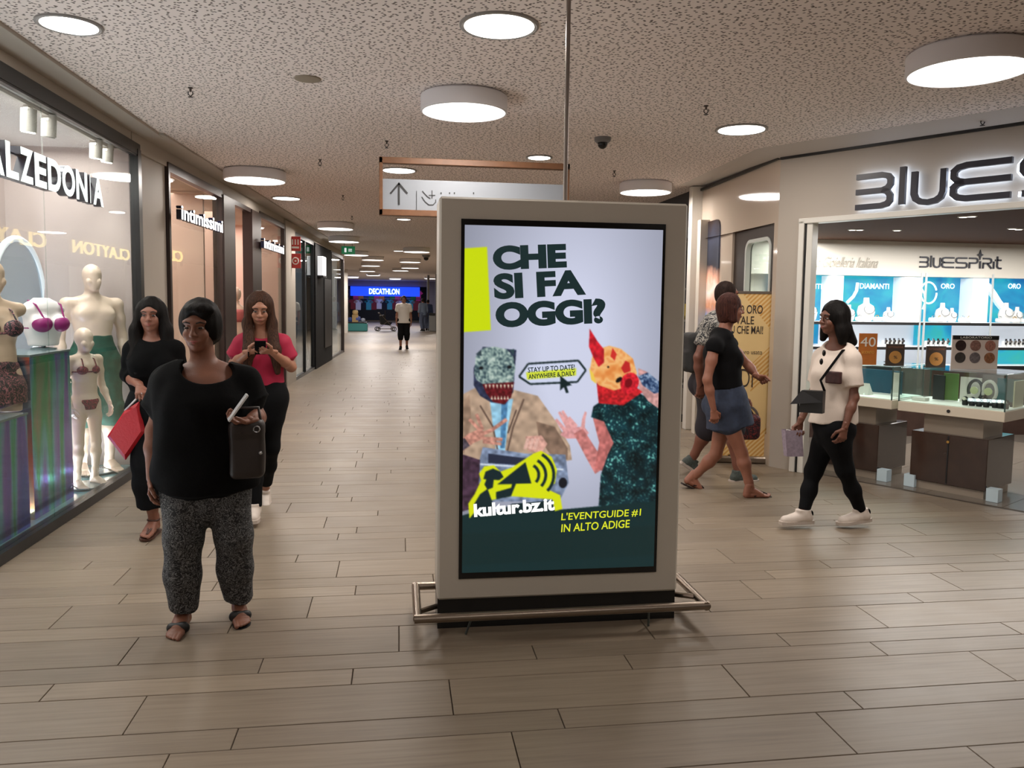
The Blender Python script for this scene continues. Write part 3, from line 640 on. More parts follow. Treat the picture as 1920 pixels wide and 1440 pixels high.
# far hall
wf = sthing('wall_far')
b = B(); b.box((-9, 42, 1.6), (.2, 36, 3.2)); b.box((8, 44, 1.6), (.2, 32, 3.2)); b.box((0, 66, 1.6), (18, .2, 3.2)); b.box((-5.8, 24.75, 1.5), (7.6, .2, 3.1)); b.obj('plain_wall', m_cream, wf)
b = B(); b.box((-6.2, 60, 1.6), (4.6, .3, 3.2)); b.box((4.6, 60, 1.6), (5, .3, 3.2)); b.box((-.95, 60, 2.86), (6.2, .3, .45)); b.obj('shopfront_surround', mat('grey_lilac', (150, 145, 165), .5), wf)
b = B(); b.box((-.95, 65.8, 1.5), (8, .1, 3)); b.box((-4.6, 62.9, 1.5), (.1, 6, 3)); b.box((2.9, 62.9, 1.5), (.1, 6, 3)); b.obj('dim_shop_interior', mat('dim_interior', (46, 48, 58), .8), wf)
tc2 = at(645, 625); b = B(); b.cyl((-2.62, 39, 0), .22, 3.05, 24); b.obj('white_column', m_white, wf, smooth=.6)
pc = atY(806, 600, 42); b = B(); b.box((2.05, 42, 1.5), (.25, .3, 3)); b.box((1.62, 44, 1.5), (.12, .3, 3)); b.obj('grey_posts', mat('grey_post', (130, 128, 124), .5), wf)
b = B(); b.box((3.9, 43, 1.5), (3.2, .2, 3)); b.obj('return_wall', m_cream, wf)
area_lamp('far_hall', (-1, 50, 3.0), 5, 300, (.9, .93, 1), 'RECTANGLE', sy=12); area_lamp('sport_shop', (-1, 62.5, 2.9), 4, 45, (.95, .95, 1), 'RECTANGLE', sy=3)
# ---------------------------------------------------------------- left shopfronts
m_fr = mat('black_frame', (26, 26, 28), .35); m_br = mat('dark_brown_frame', (50, 38, 36), .4); m_g = glass('shop_glass', (240, 245, 243), .55)
m_mauve = mat('mauve_wall', (190, 176, 172), .7); m_teal = mat('teal_floor', (130, 172, 178), .15, coat=.3)
w1 = sthing('window_1')
b = B(); b.box((XL, 2.35, 2.90), (.07, 10.7, .10)); b.box((XL+.015, 2.35, 2.845), (.03, 10.7, .02)); b.box((XL, 7.66, 1.45), (.08, .09, 2.9)); b.box((XL, 2.35, .035), (.08, 10.7, .07)); b.obj('frame', m_fr, w1)
for y0, y1 in ((3.1, 5.752), (5.758, 7.615)): b = B(); b.box((XL, (y0+y1)/2, 1.46), (.010, y1-y0, 2.78)); b.obj('pane', m_g, w1)
b = B(); b.box((XL-1.15, 4.9, 1.5), (.1, 5.6, 3)); b.box((XL-.6, 7.70, 1.5), (1.1, .06, 3)); b.box((XL-.6, 2.4, 1.5), (1.1, .1, 3)); struct('wall_shop_window', b, m_mauve)
b = B(); b.box((XL-.62, 4.9, 2.93), (1.1, 5.6, .06)); struct('ceiling_shop_window', b, mat('shop_ceiling', (205, 200, 198), .6))
b = B(); b.box((XL-.60, 4.9, .02), (1.08, 5.6, .04)); struct('floor_shop_window', b, m_teal)
area_lamp('window_glow', (XL-.55, 5.2, 2.86), .8, 95, (1, .93, .90), 'RECTANGLE', sy=4.6); 
# lit shop name in the first window
m_sgn = mat('lit_letter_face', (255, 255, 255), emit=2.2); m_sdk = mat('letter_return_dark', (22, 24, 46), .3)
t = thing('shop_name_sign', 'white lit capital letters inside the lingerie shop window', 'sign', (XL-.14, 6.1, 2.3)); word = 'CALZEDONIA'
adv = {'I': .42, 'L': .8, 'E': .86, 'O': 1.08, 'C': 1.0, 'D': 1.02, 'N': 1.02, 'A': 1.04, 'Z': .9}; tot = sum(adv[c] for c in word); Yend = 7.14; Ybeg = 5.45-(Yend-5.45)*(adv['C']+adv['A'])/(tot-adv['C']-adv['A']); y = Ybeg; sc = (Yend-Ybeg)/tot
for c in word:
    w = adv[c]*sc; g = .012 if c != 'I' else .045
    b = B(); text(b, c, (XL-.095, y+g, 2.325), (0, 1, 0), (0, 0, 1), w-2*g, .225, .001, bold=.035); b.obj('letter_face', m_sgn, t, world=True)
    b = B(); text(b, c, (XL-.157, y+g, 2.325), (0, 1, 0), (0, 0, 1), w-2*g, .225, .06, bold=.035); b.obj('letter_side', m_sdk, t, world=True); y += w
b = B(); b.box((XL-.14, (Ybeg+Yend)/2, 2.36), (.012, Yend-Ybeg, .012)); b.box((XL-.14, (Ybeg+Yend)/2, 2.5), (.012, Yend-Ybeg, .012)); b.obj('mounting_rail', m_sdk, t, world=True)
area_lamp('window_floor_strip', (XL-.45, 5.2, .07), .5, 105, (.92, .92, 1), 'RECTANGLE', (PI, 0, 0), sy=4.4)  # added uplight, no such strip here; throws bluish light onto the arcade ceiling
# track spotlights
rail = thing('lighting_track', 'thin white track rail under the shop window ceiling', 'track', (XL-.17, 5.4, 2.88)); b = B(); b.box((XL-.17, 5.4, 2.885), (.03, 4.4, .022)); b.obj('rail', m_white, rail, world=True)
for i, ((px, py), lab) in enumerate(zip([(55, 232), (93, 242), (181, 284), (202, 292)], ['lit track spotlight left of the glass seam in the lingerie window', 'unlit looking white track spotlight just right of the glass seam', 'third track spotlight, left one of the close pair', 'track spotlight nearest the black end post, right one of the pair'])):
    p = atX(px, py, XL-.17); t = thing('track_spotlight', lab, 'spotlight', (p[0], p[1], 2.86), group='track spotlights')
    z = p[2]-2.86; b = B(); b.tube([(0, 0, z+.10), (-.012, .010, z-.055)], .050, 20); b.obj('lamp_head', m_white, t, smooth=.6)
    b = B(); b.box((0, 0, -.005), (.03, .1, .03)); b.tube([(0, 0, 0), (0, 0, z+.07)], .008, 8); b.obj('mount', m_white, t)
    b = B(); b.tube([(-.0118, .0098, z-.052), (-.013, .011, z-.060)], .042, 20); b.obj('lens', mat('spot_lens', (255, 250, 240), emit=8 if i != 1 else .3) if i != 1 else mat('spot_lens_off', (200, 195, 190)), t)
for (px, py), tx, ty in (((55, 232), -2.6, 5.4), ((93, 242), -2.75, 6.3), ((181, 284), -2.55, 6.7), ((202, 292), -2.65, 7.2)):
    p = atX(px, py, XL-.17); l = bpy.data.lights.new('track_beam', 'SPOT'); l.energy = 30; l.spot_size = 1.2; l.spot_blend = .7; l.shadow_soft_size = .03; l.color = (1, .95, .92); o = bpy.data.objects.new('track_beam', l); COL.objects.link(o)
    o.location = (p[0]-.02, p[1]+.016, p[2]-.075); d_ = Vector((tx, ty, .8))-o.location; o.rotation_euler = d_.to_track_quat('-Z', 'Y').to_euler()
# holographic display boxes
def holo():
    m, N, L, b = nodes_mat('holographic_foil', .16, .75); tc = N.new('ShaderNodeTexCoord'); lw = N.new('ShaderNodeLayerWeight'); lw.inputs[0].default_value = .5
    mp = N.new('ShaderNodeMapping'); mp.inputs['Scale'].default_value = (3, 3.2, .35); nz = N.new('ShaderNodeTexNoise'); nz.inputs['Scale'].default_value = 1.7; nz.inputs['Detail'].default_value = 3; nz.inputs['Distortion'].default_value = .6
    L.new(tc.outputs['Object'], mp.inputs[0]); L.new(mp.outputs[0], nz.inputs['Vector']); ad = N.new('ShaderNodeMath'); ad.operation = 'MULTIPLY_ADD'; ad.inputs[1].default_value = 1.7; L.new(nz.outputs['Fac'], ad.inputs[0]); L.new(lw.outputs['Facing'], ad.inputs[2])
    fr = N.new('ShaderNodeMath'); fr.operation = 'FRACT'; L.new(ad.outputs[0], fr.inputs[0])
    r = ramp(N, [(0, (120, 150, 176)), (.2, (70, 96, 210)), (.34, (150, 110, 214)), (.48, (120, 200, 220)), (.62, (60, 190, 130)), (.76, (160, 170, 140)), (.9, (226, 130, 110)), (1, (120, 150, 176))]); L.new(fr.outputs[0], r.inputs[0])
    L.new(r.outputs[0], b.inputs['Base Color']); bp = N.new('ShaderNodeBump'); bp.inputs['Strength'].default_value = .25; L.new(nz.outputs['Fac'], bp.inputs['Height']); L.new(bp.outputs[0], b.inputs['Normal']); return m
m_holo = holo(); m_edge = mat('foil_edge', (150, 170, 175), .2, .6)
def plinth(lab, x0, y1, z, w, d):
    t = thing('display_plinth', lab, 'plinth', (x0-d/2, y1-w/2, .04)); b = B(); b.box((0, 0, z/2-.02), (d, w, z-.04-.0)); b.obj('foil_body', m_holo, t)
    b = B(); b.box((0, 0, z-.038), (d+.012, w+.012, .014)); b.obj('top_sheet', m_edge, t); return t
pA = atX(50, 776, XL-.10); pB = atX(130, 657, XL-.14)
plinth('shorter shimmering foil display box at the left picture edge', XL-.10, pA[1], pA[2], .70, .42); plinth('taller shimmering foil display box under the purple bra torso', XL-.14, pB[1], pB[2], pB[1]-pA[1]-.16, .46)
# ring mirror behind the torsos
c = atX(36, 560, XL-.82); t = thing('oval_mirror', 'pale oval mirror with bright rim behind the bra torso', 'mirror', vcopy(c)); b = B()
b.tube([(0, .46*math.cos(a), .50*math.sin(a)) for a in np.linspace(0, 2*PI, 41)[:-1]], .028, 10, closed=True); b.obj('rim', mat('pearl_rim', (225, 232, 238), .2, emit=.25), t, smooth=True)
b = B(); b.prism([(.44*math.cos(a), .48*math.sin(a)) for a in np.linspace(0, 2*PI, 41)[:-1]], (0, 0, 0), (0, 1, 0), (0, 0, 1), .01); b.obj('mirror_plate', mat('mirror_plate', (176, 192, 204), .12, .6), t)
b = B(); b.tube([(0, 0, -.5), (0, 0, -c[2]+.05)], .015, 10); b.lathe((0, 0, -c[2]+.04), [(.14, 0), (.14, .012), (.02, .02)], 24); b.obj('stand', m_edge, t)
# second lingerie shop and the others
def shop_window(n, t0, t1, fm, top=2.84, pane=m_g, splits=()):
    w = sthing('window_%d' % n); b = B(); L_ = t1-t0; mid = (t0+t1)/2
    b.box(L3(mid, 0, top+.04), (L_, .07, .09), rzW); b.box(L3(mid, 0, .03), (L_, .08, .06), rzW)
    for t_ in (t0+.025, t1-.025)+tuple(splits): b.box(L3(t_, 0, top/2), (.05, .07, top), rzW)
    b.obj('frame', fm, w); b = B(); b.box(L3(mid, 0, top/2), (L_-.1, .010, top-.06), rzW); b.obj('pane', pane, w); return w
shop_window(2, .73, 2.82, m_br); shop_window(3, 5.05, 7.15, m_br); shop_window(4, 8.15, 10.8, m_fr, 2.8, splits=(9.5,)); shop_window(5, 13.9, 16.9, m_br, 2.8)
b = B(); b.box(L3(3.1, -.02, 1.44), (.58, .14, 2.88), rzW); b.obj('brown_pillar', m_br, wl); b = B(); b.box(L3(4.73, -.02, 1.44), (.62, .14, 2.88), rzW); b.obj('brown_post', m_br, wl)
b = B(); b.box(L3(3.9, 0, 2.86), (1.1, .07, .06), rzW); b.obj('opening_head', m_br, wl)
b = B(); b.box(L3(7.65, -.02, 1.5), (1.0, .14, 3.0), rzW); b.obj('cream_pier', m_cream, wl)
b = B(); b.box(L3(12.35, -.02, 1.42), (3.1, .16, 2.84), rzW); b.obj('black_panel', mat('matt_black', (16, 16, 18), .75, spec=.2), wl)
b = B(); b.box(L3(16.95, -.02, 1.42), (.10, .14, 2.84), rzW); b.obj('corner_post', m_br, wl)
m_pink = mat('pink_wall', (226, 196, 182), .7)
for i, (t0, t1, d, m) in enumerate(((.5, 7.7, 2.6, m_pink), (7.75, 10.9, 2.4, mat('dim_blue_shop', (112, 116, 130), .6)), (13.6, 16.9, 2.4, mat('pale_shop', (190, 188, 190), .6)))):
    mid = (t0+t1)/2; b = B(); b.box(L3(mid, -d, 1.5), (t1-t0, .1, 3), rzW); b.box(L3(t0, -d/2-.1, 1.5), (.06, d-.1, 3), rzW); b.box(L3(t1-.03, -d/2-.1, 1.5), (.06, d-.1, 3), rzW); struct('wall_shop_%d' % (i+1), b, m)
    b = B(); b.box(L3(mid, -d/2-.06, 2.96), (t1-t0, d, .06), rzW); struct('ceiling_shop_%d' % (i+1), b, mat('shop_ceiling2', (200, 182, 165), .7))
    b = B(); b.box(L3(mid, -d/2-.06, .015), (t1-t0, d, .03), rzW); struct('floor_shop_%d' % (i+1), b, mat('shop_floor', (150, 130, 112), .3))
    p = L3(mid, -d/2, 2.9); area_lamp('shop_glow', p, 1.4, (150, 26, 50)[i], ((1, .84, .76), (.85, .9, 1), (1, .93, .88))[i], 'RECTANGLE', (0, 0, rzW-PI/2), sy=t1-t0-.6)
# partition inside the lingerie shop: tall cream screens, picture frame, dressed busts
b = B(); b.box(L3(3.0, -1.0, 1.45), (.06, 1.5, 2.9), rzW); struct('wall_shop_screen', b, m_pink)
b = B(); b.box(L3(5.1, -1.2, 1.45), (.06, 1.6, 2.9), rzW); struct('wall_shop_screen_2', b, m_pink)
def shop_letters(word, t0, t1, z0, z1, lab, n=-.10):
    t = thing('shop_name_sign', lab, 'sign', L3(t0, n, z0)); ux = (dW[0], dW[1], 0)
    b = B(); text(b, word, L3(t0, n+.03, z0), ux, (0, 0, 1), t1-t0, z1-z0, .001, bold=.02); b.obj('letter_face', m_sgn, t, world=True)
    b = B(); text(b, word, L3(t0, n-.022, z0), ux, (0, 0, 1), t1-t0, z1-z0, .05, bold=.02); b.obj('letter_side', m_sdk, t, world=True)
shop_letters('intimissimi', .80, 2.42, 2.37, 2.51, 'white lit lowercase name in the second lingerie shopfront, nearer copy', .10)
shop_letters('intimissimi', 4.85, 6.5, 2.35, 2.50, 'white lit lowercase name in the farther pane of the second lingerie shopfront', .10)
pf = L3(1.1, -.7, 1.2); t = thing('white_frame', 'tall white framed panel behind the second shop glass', 'panel', pf, rzW); b = B(); b.add(*holed([rect_loop(-.3, -1.1, .3, .75), rect_loop(-.24, -1.04, .24, .69)], (0, 0, 0), (1, 0, 0), .04)); b.obj('frame', m_white, t); b = B(); b.box((0, .01, -.175), (.5, .01, 1.75)); b.obj('mirror_plate', mat('mirror_plate2', (150, 130, 135), .1, .7), t)
def bust(lab, p, h, top, skin_, grp=None, cloth=None):
    t = thing('dressed_bust', lab, 'mannequin', p, group=grp)
    b = B(); b.lathe((0, 0, h), [(.10, .0), (.125, .04), (.115, .12), (.10, .2), (.125, .3), (.14, .40), (.15, .46), (.12, .52), (.05, .56), (.04, .62)], 20, sy=.68); b.obj('torso', skin_, t, smooth=True)
    b = B(); b.sph((0, 0, h+.73), (.075, .09, .115), 10); b.obj('head', skin_, t, smooth=True)
    b = B(); b.tube([(0, 0, .02), (0, 0, h)], .014, 8); b.lathe((0, 0, 0), [(.13, 0), (.13, .012), (.02, .02)], 20); b.obj('stand', m_edge, t)
    b = B(); b.lathe((0, 0, h), [(.12, .26), (.148, .32), (.156, .42), (.145, .47)], 20, sy=.72); b.obj('top', top, t, smooth=True)
m_man = mat('mannequin_gloss', (226, 203, 184), .32, coat=.25)
bust('bust mannequin in a pale top behind the second shop glass', L3(2.0, -.65, .03), .95, mat('pale_satin', (222, 205, 190), .4), m_man)
bust('brown skinned bust in dark top at the open doorway', L3(3.75, -.75, .03), .92, mat('dark_floral', (60, 30, 26), .6), mat('bronze_mannequin', (150, 98, 66), .4))
bust('bust in white top deep inside the open doorway', L3(4.1, -1.5, .03), 1.0, m_white, mat('bronze_mannequin', (150, 98, 66), .4))
bust('bust in a rose top behind the farther pane', L3(6.2, -.6, .03), .9, mat('rose_top', (196, 110, 110), .5), m_man)
t = thing('dried_arrangement', 'pale dried plant arrangement behind the second shop glass', 'plant', L3(1.55, -1.0, .03)); b = B(); b.lathe((0, 0, 0), [(.12, 0), (.17, .25), (.13, .6), (.15, .62)], 18); b.obj('vase', m_white, t, smooth=True)
b = B()
for i in range(46):
    a = random.uniform(0, 2*PI); r = random.uniform(.08, .3); z = random.uniform(1.1, 1.75); b.tube([(0, 0, .6), (r*.4*math.cos(a), r*.4*math.sin(a), z*.75), (r*math.cos(a), r*math.sin(a), z)], [.006, .005, .012], 5)
b.obj('stems', mat('dried_straw', (190, 158, 112), .8), t, kind='stuff')
# display table with stock
t = thing('stock_shelf', 'white shelf unit with folded stock in the second lingerie shop', 'shelf', L3(6.0, -2.2, .03), rzW); 
for k in range(4): b = B(); b.box((0, 0, .5+k*.45), (1.7, .36, .03)); b.obj('shelf_board', m_white, t)
b = B(); b.box((-.85, 0, 1.0), (.03, .38, 2)); b.box((.85, 0, 1.0), (.03, .38, 2)); b.obj('upright', m_white, t)
for k in range(4):
    for j in range(5):
        o = B().box((0, 0, .06), (.22, .24, .12), bev=.02).obj('folded_stack', mat('stock_%d' % (j % 3), ((226, 170, 165), (240, 235, 228), (90, 60, 66))[j % 3], .8), None, label='%s stack of %s folded garments on the %s board of the white shelf' % (ORD[j], ('pink', 'white', 'plum')[j % 3], ('lowest', 'second', 'third', 'top')[k]), cat='clothing', group='folded garments in the second lingerie shop'); p = L3(6.0-.68+j*.34, -2.2, .545+k*.45); o.location = p; o.rotation_euler[2] = rzW
# red and white flag signs on the pier
for z, lab, kd in ((2.62, 'red and white square flag sign on the cream pier', 0), (2.30, 'red flag sign with white ring on the cream pier', 1)):
    p = L3(7.75, .12, z); t = thing('flag_sign', lab, 'sign', p); b = B(); b.box((0, 0, 0), (.19, .02, .27), bev=.004); b.obj('plate', mat('red_sign', (190, 44, 38), .4), t)
    b = B()
    if kd: b.tube([(.055*math.cos(a), -.014, .06*math.sin(a)) for a in np.linspace(0, 2*PI, 20)[:-1]], .011, 6, closed=True); b.box((0, -.012, 0), (.03, .004, .03))
    else:
        for x in (-.05, .0, .05): b.box((x, -.012, .03), (.022, .004, .1))
        b.box((0, -.012, -.07), (.13, .004, .035))
    b.obj('pictogram', mat('sign_white', (235, 230, 225), .5), t); b = B(); b.box((-.13, 0, 0), (.08, .012, .03)); b.obj('bracket', m_fr, t)
p = L3(11.45, .10, 2.36); t = thing('lit_box_sign', 'white lit box sign standing out from the black wall panel', 'sign', p, rzW); b = B(); b.box((0, 0, 0), (.6, .16, .44), bev=.01); b.obj('light_box', mat('lit_white_soft', (240, 242, 245), emit=.75), t); b = B(); b.box((0, 0, -.24), (.62, .18, .04)); b.obj('tray', m_fr, t)
p = L3(12.9, .075, 1.35); t = thing('wall_poster', 'poster with round yellow figure on the black panel', 'poster', p, rzW); b = B(); b.box((0, 0, -.1), (1.3, .01, 1.7)); b.obj('sheet', m_blk, t)
b = B(); b.prism([(.26*math.cos(a), .24*math.sin(a)) for a in np.linspace(0, 2*PI, 25)[:-1]], (.1, .009, .28), (1, 0, 0), (0, 0, 1), .004); b.obj('yellow_disc', mat('poster_yellow', (214, 160, 60), .5), t)
b = B(); b.prism([(.12*math.cos(a), .14*math.sin(a)) for a in np.linspace(0, 2*PI, 25)[:-1]], (.1, .013, .24), (1, 0, 0), (0, 0, 1), .004); b.obj('dark_disc', mat('poster_brown', (90, 50, 26), .5), t)
b = B(); b.box((.05, .010, -.45), (.5, .004, .95)); b.obj('grey_field', mat('poster_grey', (74, 80, 84), .5), t)
t = thing('screen', 'blue-white lit screen inside the dark glazed shop', 'screen', L3(9.9, -.9, 2.2), rzW); b = B(); b.box((0, 0, 0), (1.1, .05, .5)); b.obj('display', mat('lit_cyan', (150, 215, 225), emit=1.2), t)
for i in range(5):
    o = B().lathe((0, 0, 0), [(.0, 0), (.13, .0), (.16, .2), (.13, .5), (.1, .75), (.14, .95), (.12, 1.1), (.03, 1.16)], 14).obj('hanging_garment', mat('garment_%d' % i, ((70, 74, 90), (130, 60, 60), (200, 198, 196), (50, 90, 96), (180, 150, 110))[i], .8), None, smooth=True, label='%s %s garment at the back of the dark glazed shop' % (ORD[i], ('slate', 'brick red', 'pale', 'teal', 'tan')[i]), cat='clothing', group='garments in the dark glazed shop'); o.location = L3(8.6+i*.45, -1.7, .75)
for i in range(5):
    o = B().lathe((0, 0, 0), [(.0, 0), (.13, .0), (.16, .2), (.13, .5), (.1, .75), (.14, .95), (.12, 1.1), (.03, 1.16)], 14).obj('hanging_garment', mat('garment_%d' % ((i+2) % 5), (90, 90, 90), .8), None, smooth=True, label='%s %s garment behind the last glass before the far hall' % (ORD[i], ('pale', 'teal', 'tan', 'slate', 'brick red')[i]), cat='clothing', group='garments behind the last glass'); o.location = L3(14.3+i*.5, -1.4, .75)
# things in the dark shop right of the kiosk
p = atY(1291, 418, 10.6); t = thing('lit_box_sign', 'small white lit box sign on a bracket in the dark shop right of the kiosk', 'sign', vcopy(p)); B().box((0, 0, 0), (.16, .05, .13), bev=.005).obj('light_box', mat('lit_white_soft', (240, 242, 245)), t); b = B(); b.tube([(.02, 0, -.06), (-.04, 0, -.30)], .012, 6); b.obj('bracket', m_white, t)
p = atY(1287, 690, 11.0); t = thing('shop_shelf', 'narrow pale shelf unit in the dark shop right of the kiosk', 'shelf', (p[0]+.1, 11.0, .1)); 
for z in (.35, .8, 1.25, 1.7): B().box((0, 0, z), (.7, .35, .025)).obj('shelf_board', mat('shelf_grey', (150, 146, 138), .5), t)
for x in (-.34, .34): B().box((x, 0, .9), (.025, .35, 1.8)).obj('upright', m_fr, t)
for z, c, nm in ((.50, (90, 80, 70), 'brown'), (.93, (160, 150, 140), 'pale grey'), (1.40, (176, 150, 40), 'mustard yellow')):
    o = B().box((0, 0, 0), (.5, .28, .22), bev=.05).obj('folded_stack', mat('stack_'+nm.replace(' ', '_'), c, .8), None, label=nm+' folded stack on the shelf in the dark shop right of the kiosk', cat='clothing'); o.location = (p[0]+.1, 11.0, .1+z-.02)
# ---------------------------------------------------------------- ceiling and hanging things
def small(name, lab, cat, px, py, z=CEIL): p = at(px, py, z); return thing(name, lab, cat, (p[0], p[1], CEIL))
t = small('dome_camera', 'dark dome security camera on the ceiling right of the pole', 'camera', 1130, 258); b = B(); b.lathe((0, 0, 0), [(.075, 0), (.072, -.03), (.055, -.045)], 24); b.obj('mount', mat('grey_plastic', (120, 118, 118), .4), t, smooth=.6); b = B(); b.sph((0, 0, -.05), (.045, .045, .05), 10); b.obj('dome', mat('smoked_dome', (14, 14, 16), .08), t, smooth=True)
t = small('dome_camera', 'tiny dark dome camera far down the arcade near the kiosk edge', 'camera', 799, 478); b = B(); b.lathe((0, 0, 0), [(.13, 0), (.12, -.05), (.09, -.08)], 20); b.obj('mount', mat('grey_plastic', (120, 118, 118)), t, smooth=.6); b = B(); b.sph((0, 0, -.1), .08, 8); b.obj('dome', mat('smoked_dome', (14, 14, 16)), t, smooth=True)
t = small('ceiling_speaker', 'flat round beige speaker cover in the perforated ceiling', 'speaker', 577, 147); b = B(); b.lathe((0, 0, 0), [(.088, 0), (.086, -.008), (.07, -.012), (.01, -.012)], 28); b.obj('grille', mat('beige_cover', (150, 138, 122), .6), t, smooth=.6)
SPR = [(357, 164, 'beside the bluish ceiling patch over the lingerie window'), (600, 299, 'above the second shopfront drum light'), (725, 264, 'just above the corner of the direction sign'), (1324, 198, 'between the flush light and the pole on the right'), (1843, 219, 'over the jeweller fascia'), (643, 366, 'left of the direction sign'), (1152, 320, 'above the kiosk, behind the dome camera'), (660, 405, 'far, left of the sign lower corner')]
for px, py, w in SPR:
    t = small('sprinkler', 'small dark sprinkler head '+w, 'sprinkler', px, py); b = B(); b.lathe((0, 0, 0), [(.018, 0), (.018, -.006), (.008, -.01), (.008, -.03)], 12); b.obj('collar', mat('sprinkler_metal', (90, 84, 80), .3, .8), t); b = B(); b.tube([(-.014, 0, -.028), (-.016, 0, -.045), (0, 0, -.062), (.016, 0, -.045), (.014, 0, -.028)], .004, 6); b.lathe((0, 0, -.064), [(.018, 0), (.018, -.003)], 10); b.obj('deflector', mat('sprinkler_dark', (30, 26, 26), .4), t)
# exit sign
p = at(653, 461, CEIL-.08); t = thing('exit_sign', 'green emergency exit sign hanging far down the arcade', 'sign', (p[0], p[1], CEIL)); b = B(); b.box((0, 0, -.19), (.34, .05, .2), bev=.005); b.obj('light_box', mat('exit_green', (26, 110, 70), emit=.5), t)
b = B(); b.box((-.07, -.028, -.19), (.05, .004, .11)); b.box((.05, -.028, -.17), (.09, .004, .02)); b.box((.05, -.028, -.21), (.09, .004, .02)); b.obj('pictogram', mat('lit_white_soft', (240, 242, 245)), t); b = B(); b.tube([(-.1, 0, 0), (-.1, 0, -.09)], .006, 6); b.tube([(.1, 0, 0), (.1, 0, -.09)], .006, 6); b.obj('hanger', m_fr, t)
# direction sign in a wooden frame
YS = 6.5; a0 = atY(711, 293, YS); a1 = atY(1067, 310, YS); z0 = atY(711, 404, YS)[2]; X0, X1, Z1 = a0[0], a1[0], (a0[2]+a1[2])/2
t = thing('direction_sign', 'hanging direction sign in a thin wooden frame with upward arrow', 'sign', ((X0+X1)/2, YS, z0)); m_wd = mat('sign_wood', (112, 74, 46), .5, var=.25, vscale=20); fw = .048
b = B()
for c, d in (((X0+X1)/2, Z1-fw/2), (X1-X0, fw)), (((X0+X1)/2, z0+fw/2), (X1-X0, fw)): b.box((c[0], YS, c[1]), (d[0], .07, d[1]), bev=.003)
b.box((X0+.014, YS, (z0+Z1)/2), (.028, .07, Z1-z0-.002), bev=.003); b.box((X1-.02, YS, (z0+Z1)/2), (.04, .07, Z1-z0-.002), bev=.003); b.obj('frame', m_wd, t, world=True)
zt = atY(760, 333, YS)[2]; b = B(); b.box(((X0+X1)/2, YS, (z0+.03+zt)/2), (X1-X0-.05, .012, zt-z0-.06)); b.obj('panel', mat('sign_panel', (138, 143, 150), .35), t, world=True)
def sg(px, py): p = atY(px, py, YS-.012); return (p[0], p[2])
m_ink = mat('sign_ink', (38, 38, 40), .5); o0 = (0, YS-.010, 0)
b = B(); b.stroke([sg(748, 384), sg(748, 343)], .014, o0, (1, 0, 0), (0, 0, 1), .003); b.stroke([sg(732, 363), sg(748, 344), sg(764, 363)], .014, o0, (1, 0, 0), (0, 0, 1), .003); b.obj('arrow', m_ink, t, world=True)
b = B(); b.stroke([sg(781, 358), sg(781, 396)], .004, o0, (1, 0, 0), (0, 0, 1), .003); b.obj('divider', m_ink, t, world=True)
b = B(); b.stroke([sg(792, 358), sg(797, 364), sg(802, 369), sg(807, 372)], .006, o0, (1, 0, 0), (0, 0, 1), .003); b.stroke([sg(791, 369), sg(797, 378), sg(804, 384), sg(812, 384), sg(817, 379), sg(817, 374)], .006, o0, (1, 0, 0), (0, 0, 1), .003)
b.stroke([sg(810, 357), sg(810, 372)], .007, o0, (1, 0, 0), (0, 0, 1), .003); b.stroke([sg(804, 366), sg(816, 366)], .005, o0, (1, 0, 0), (0, 0, 1), .003); b.obj('pictogram', m_ink, t, world=True)
b = B()
for px in (827, 843, 852, 888): q = sg(px, 362); b.box((q[0], YS-.010, q[1]), (.010, .003, .012))
b.obj('lettering', m_ink, t, world=True); b = B(); b.tube([(X0+.25, YS, Z1), (X0+.25, YS, CEIL)], .0018, 6); b.tube([(X1-.25, YS, Z1), (X1-.25, YS, CEIL)], .0018, 6); b.obj('hanging_wire', mat('wire_pale', (170, 150, 130), .4), t, world=True)
# ---------------------------------------------------------------- screen kiosk
YK = 3.72; KX0, KX1, KZ0, KZ1 = .187, 1.384, .147, 2.064
m_kio = mat('kiosk_white', (200, 194, 182), .38); m_kb = mat('kiosk_black', (18, 19, 20), .3); m_st = mat('brushed_steel', (150, 138, 126), .28, 1, bump=.1, bscale=300)
k = thing('screen_kiosk', 'white floor standing advertising kiosk with a tall lit screen', 'kiosk', ((KX0+KX1)/2, YK+.13, 0))
sx0, sz1 = atY(865, 410, YK)[[0, 2]]; sx1, sz0 = atY(1230, 1072, YK)[[0, 2]]
b = B(); b.box(((KX0+KX1)/2, YK+.135, (KZ0+KZ1)/2), (KX1-KX0, .26, KZ1-KZ0), bev=.010); b.obj('housing', m_kio, k, world=True)
b = B(); b.box(((KX0+KX1)/2, YK+.135, .074), (KX1-KX0-.004, .22, .148)); b.obj('base', m_kb, k, world=True)
bz = B(); bz.box(((sx0+sx1)/2, YK+.003, (sz0+sz1)/2), (sx1-sx0, .012, sz1-sz0)); bz.obj('bezel', mat('bezel_black', (12, 12, 14), .12), k, world=True)
AX0, AX1 = sx0+.016, sx1-.014; AZ0, AZ1 = sz0+.030, sz1-.028
NW, NH, SS = 264, 450, 3; ras = np.zeros((NH*SS, NW*SS, 3)); zmask = rng.random((NH*SS, NW*SS))
def smooth_noise(sc, seed=0):
    g = np.random.default_rng(seed).random((int(NH*SS/sc)+2, int(NW*SS/sc)+2)); yy = np.arange(NH*SS)/sc; xx = np.arange(NW*SS)/sc; i = yy.astype(int); j = xx.astype(int); fy = (yy-i)[:, None]; fx = (xx-j)[None]
    return g[i][:, j]*(1-fy)*(1-fx)+g[i+1][:, j]*fy*(1-fx)+g[i][:, j+1]*(1-fy)*fx+g[i+1][:, j+1]*fy*fx
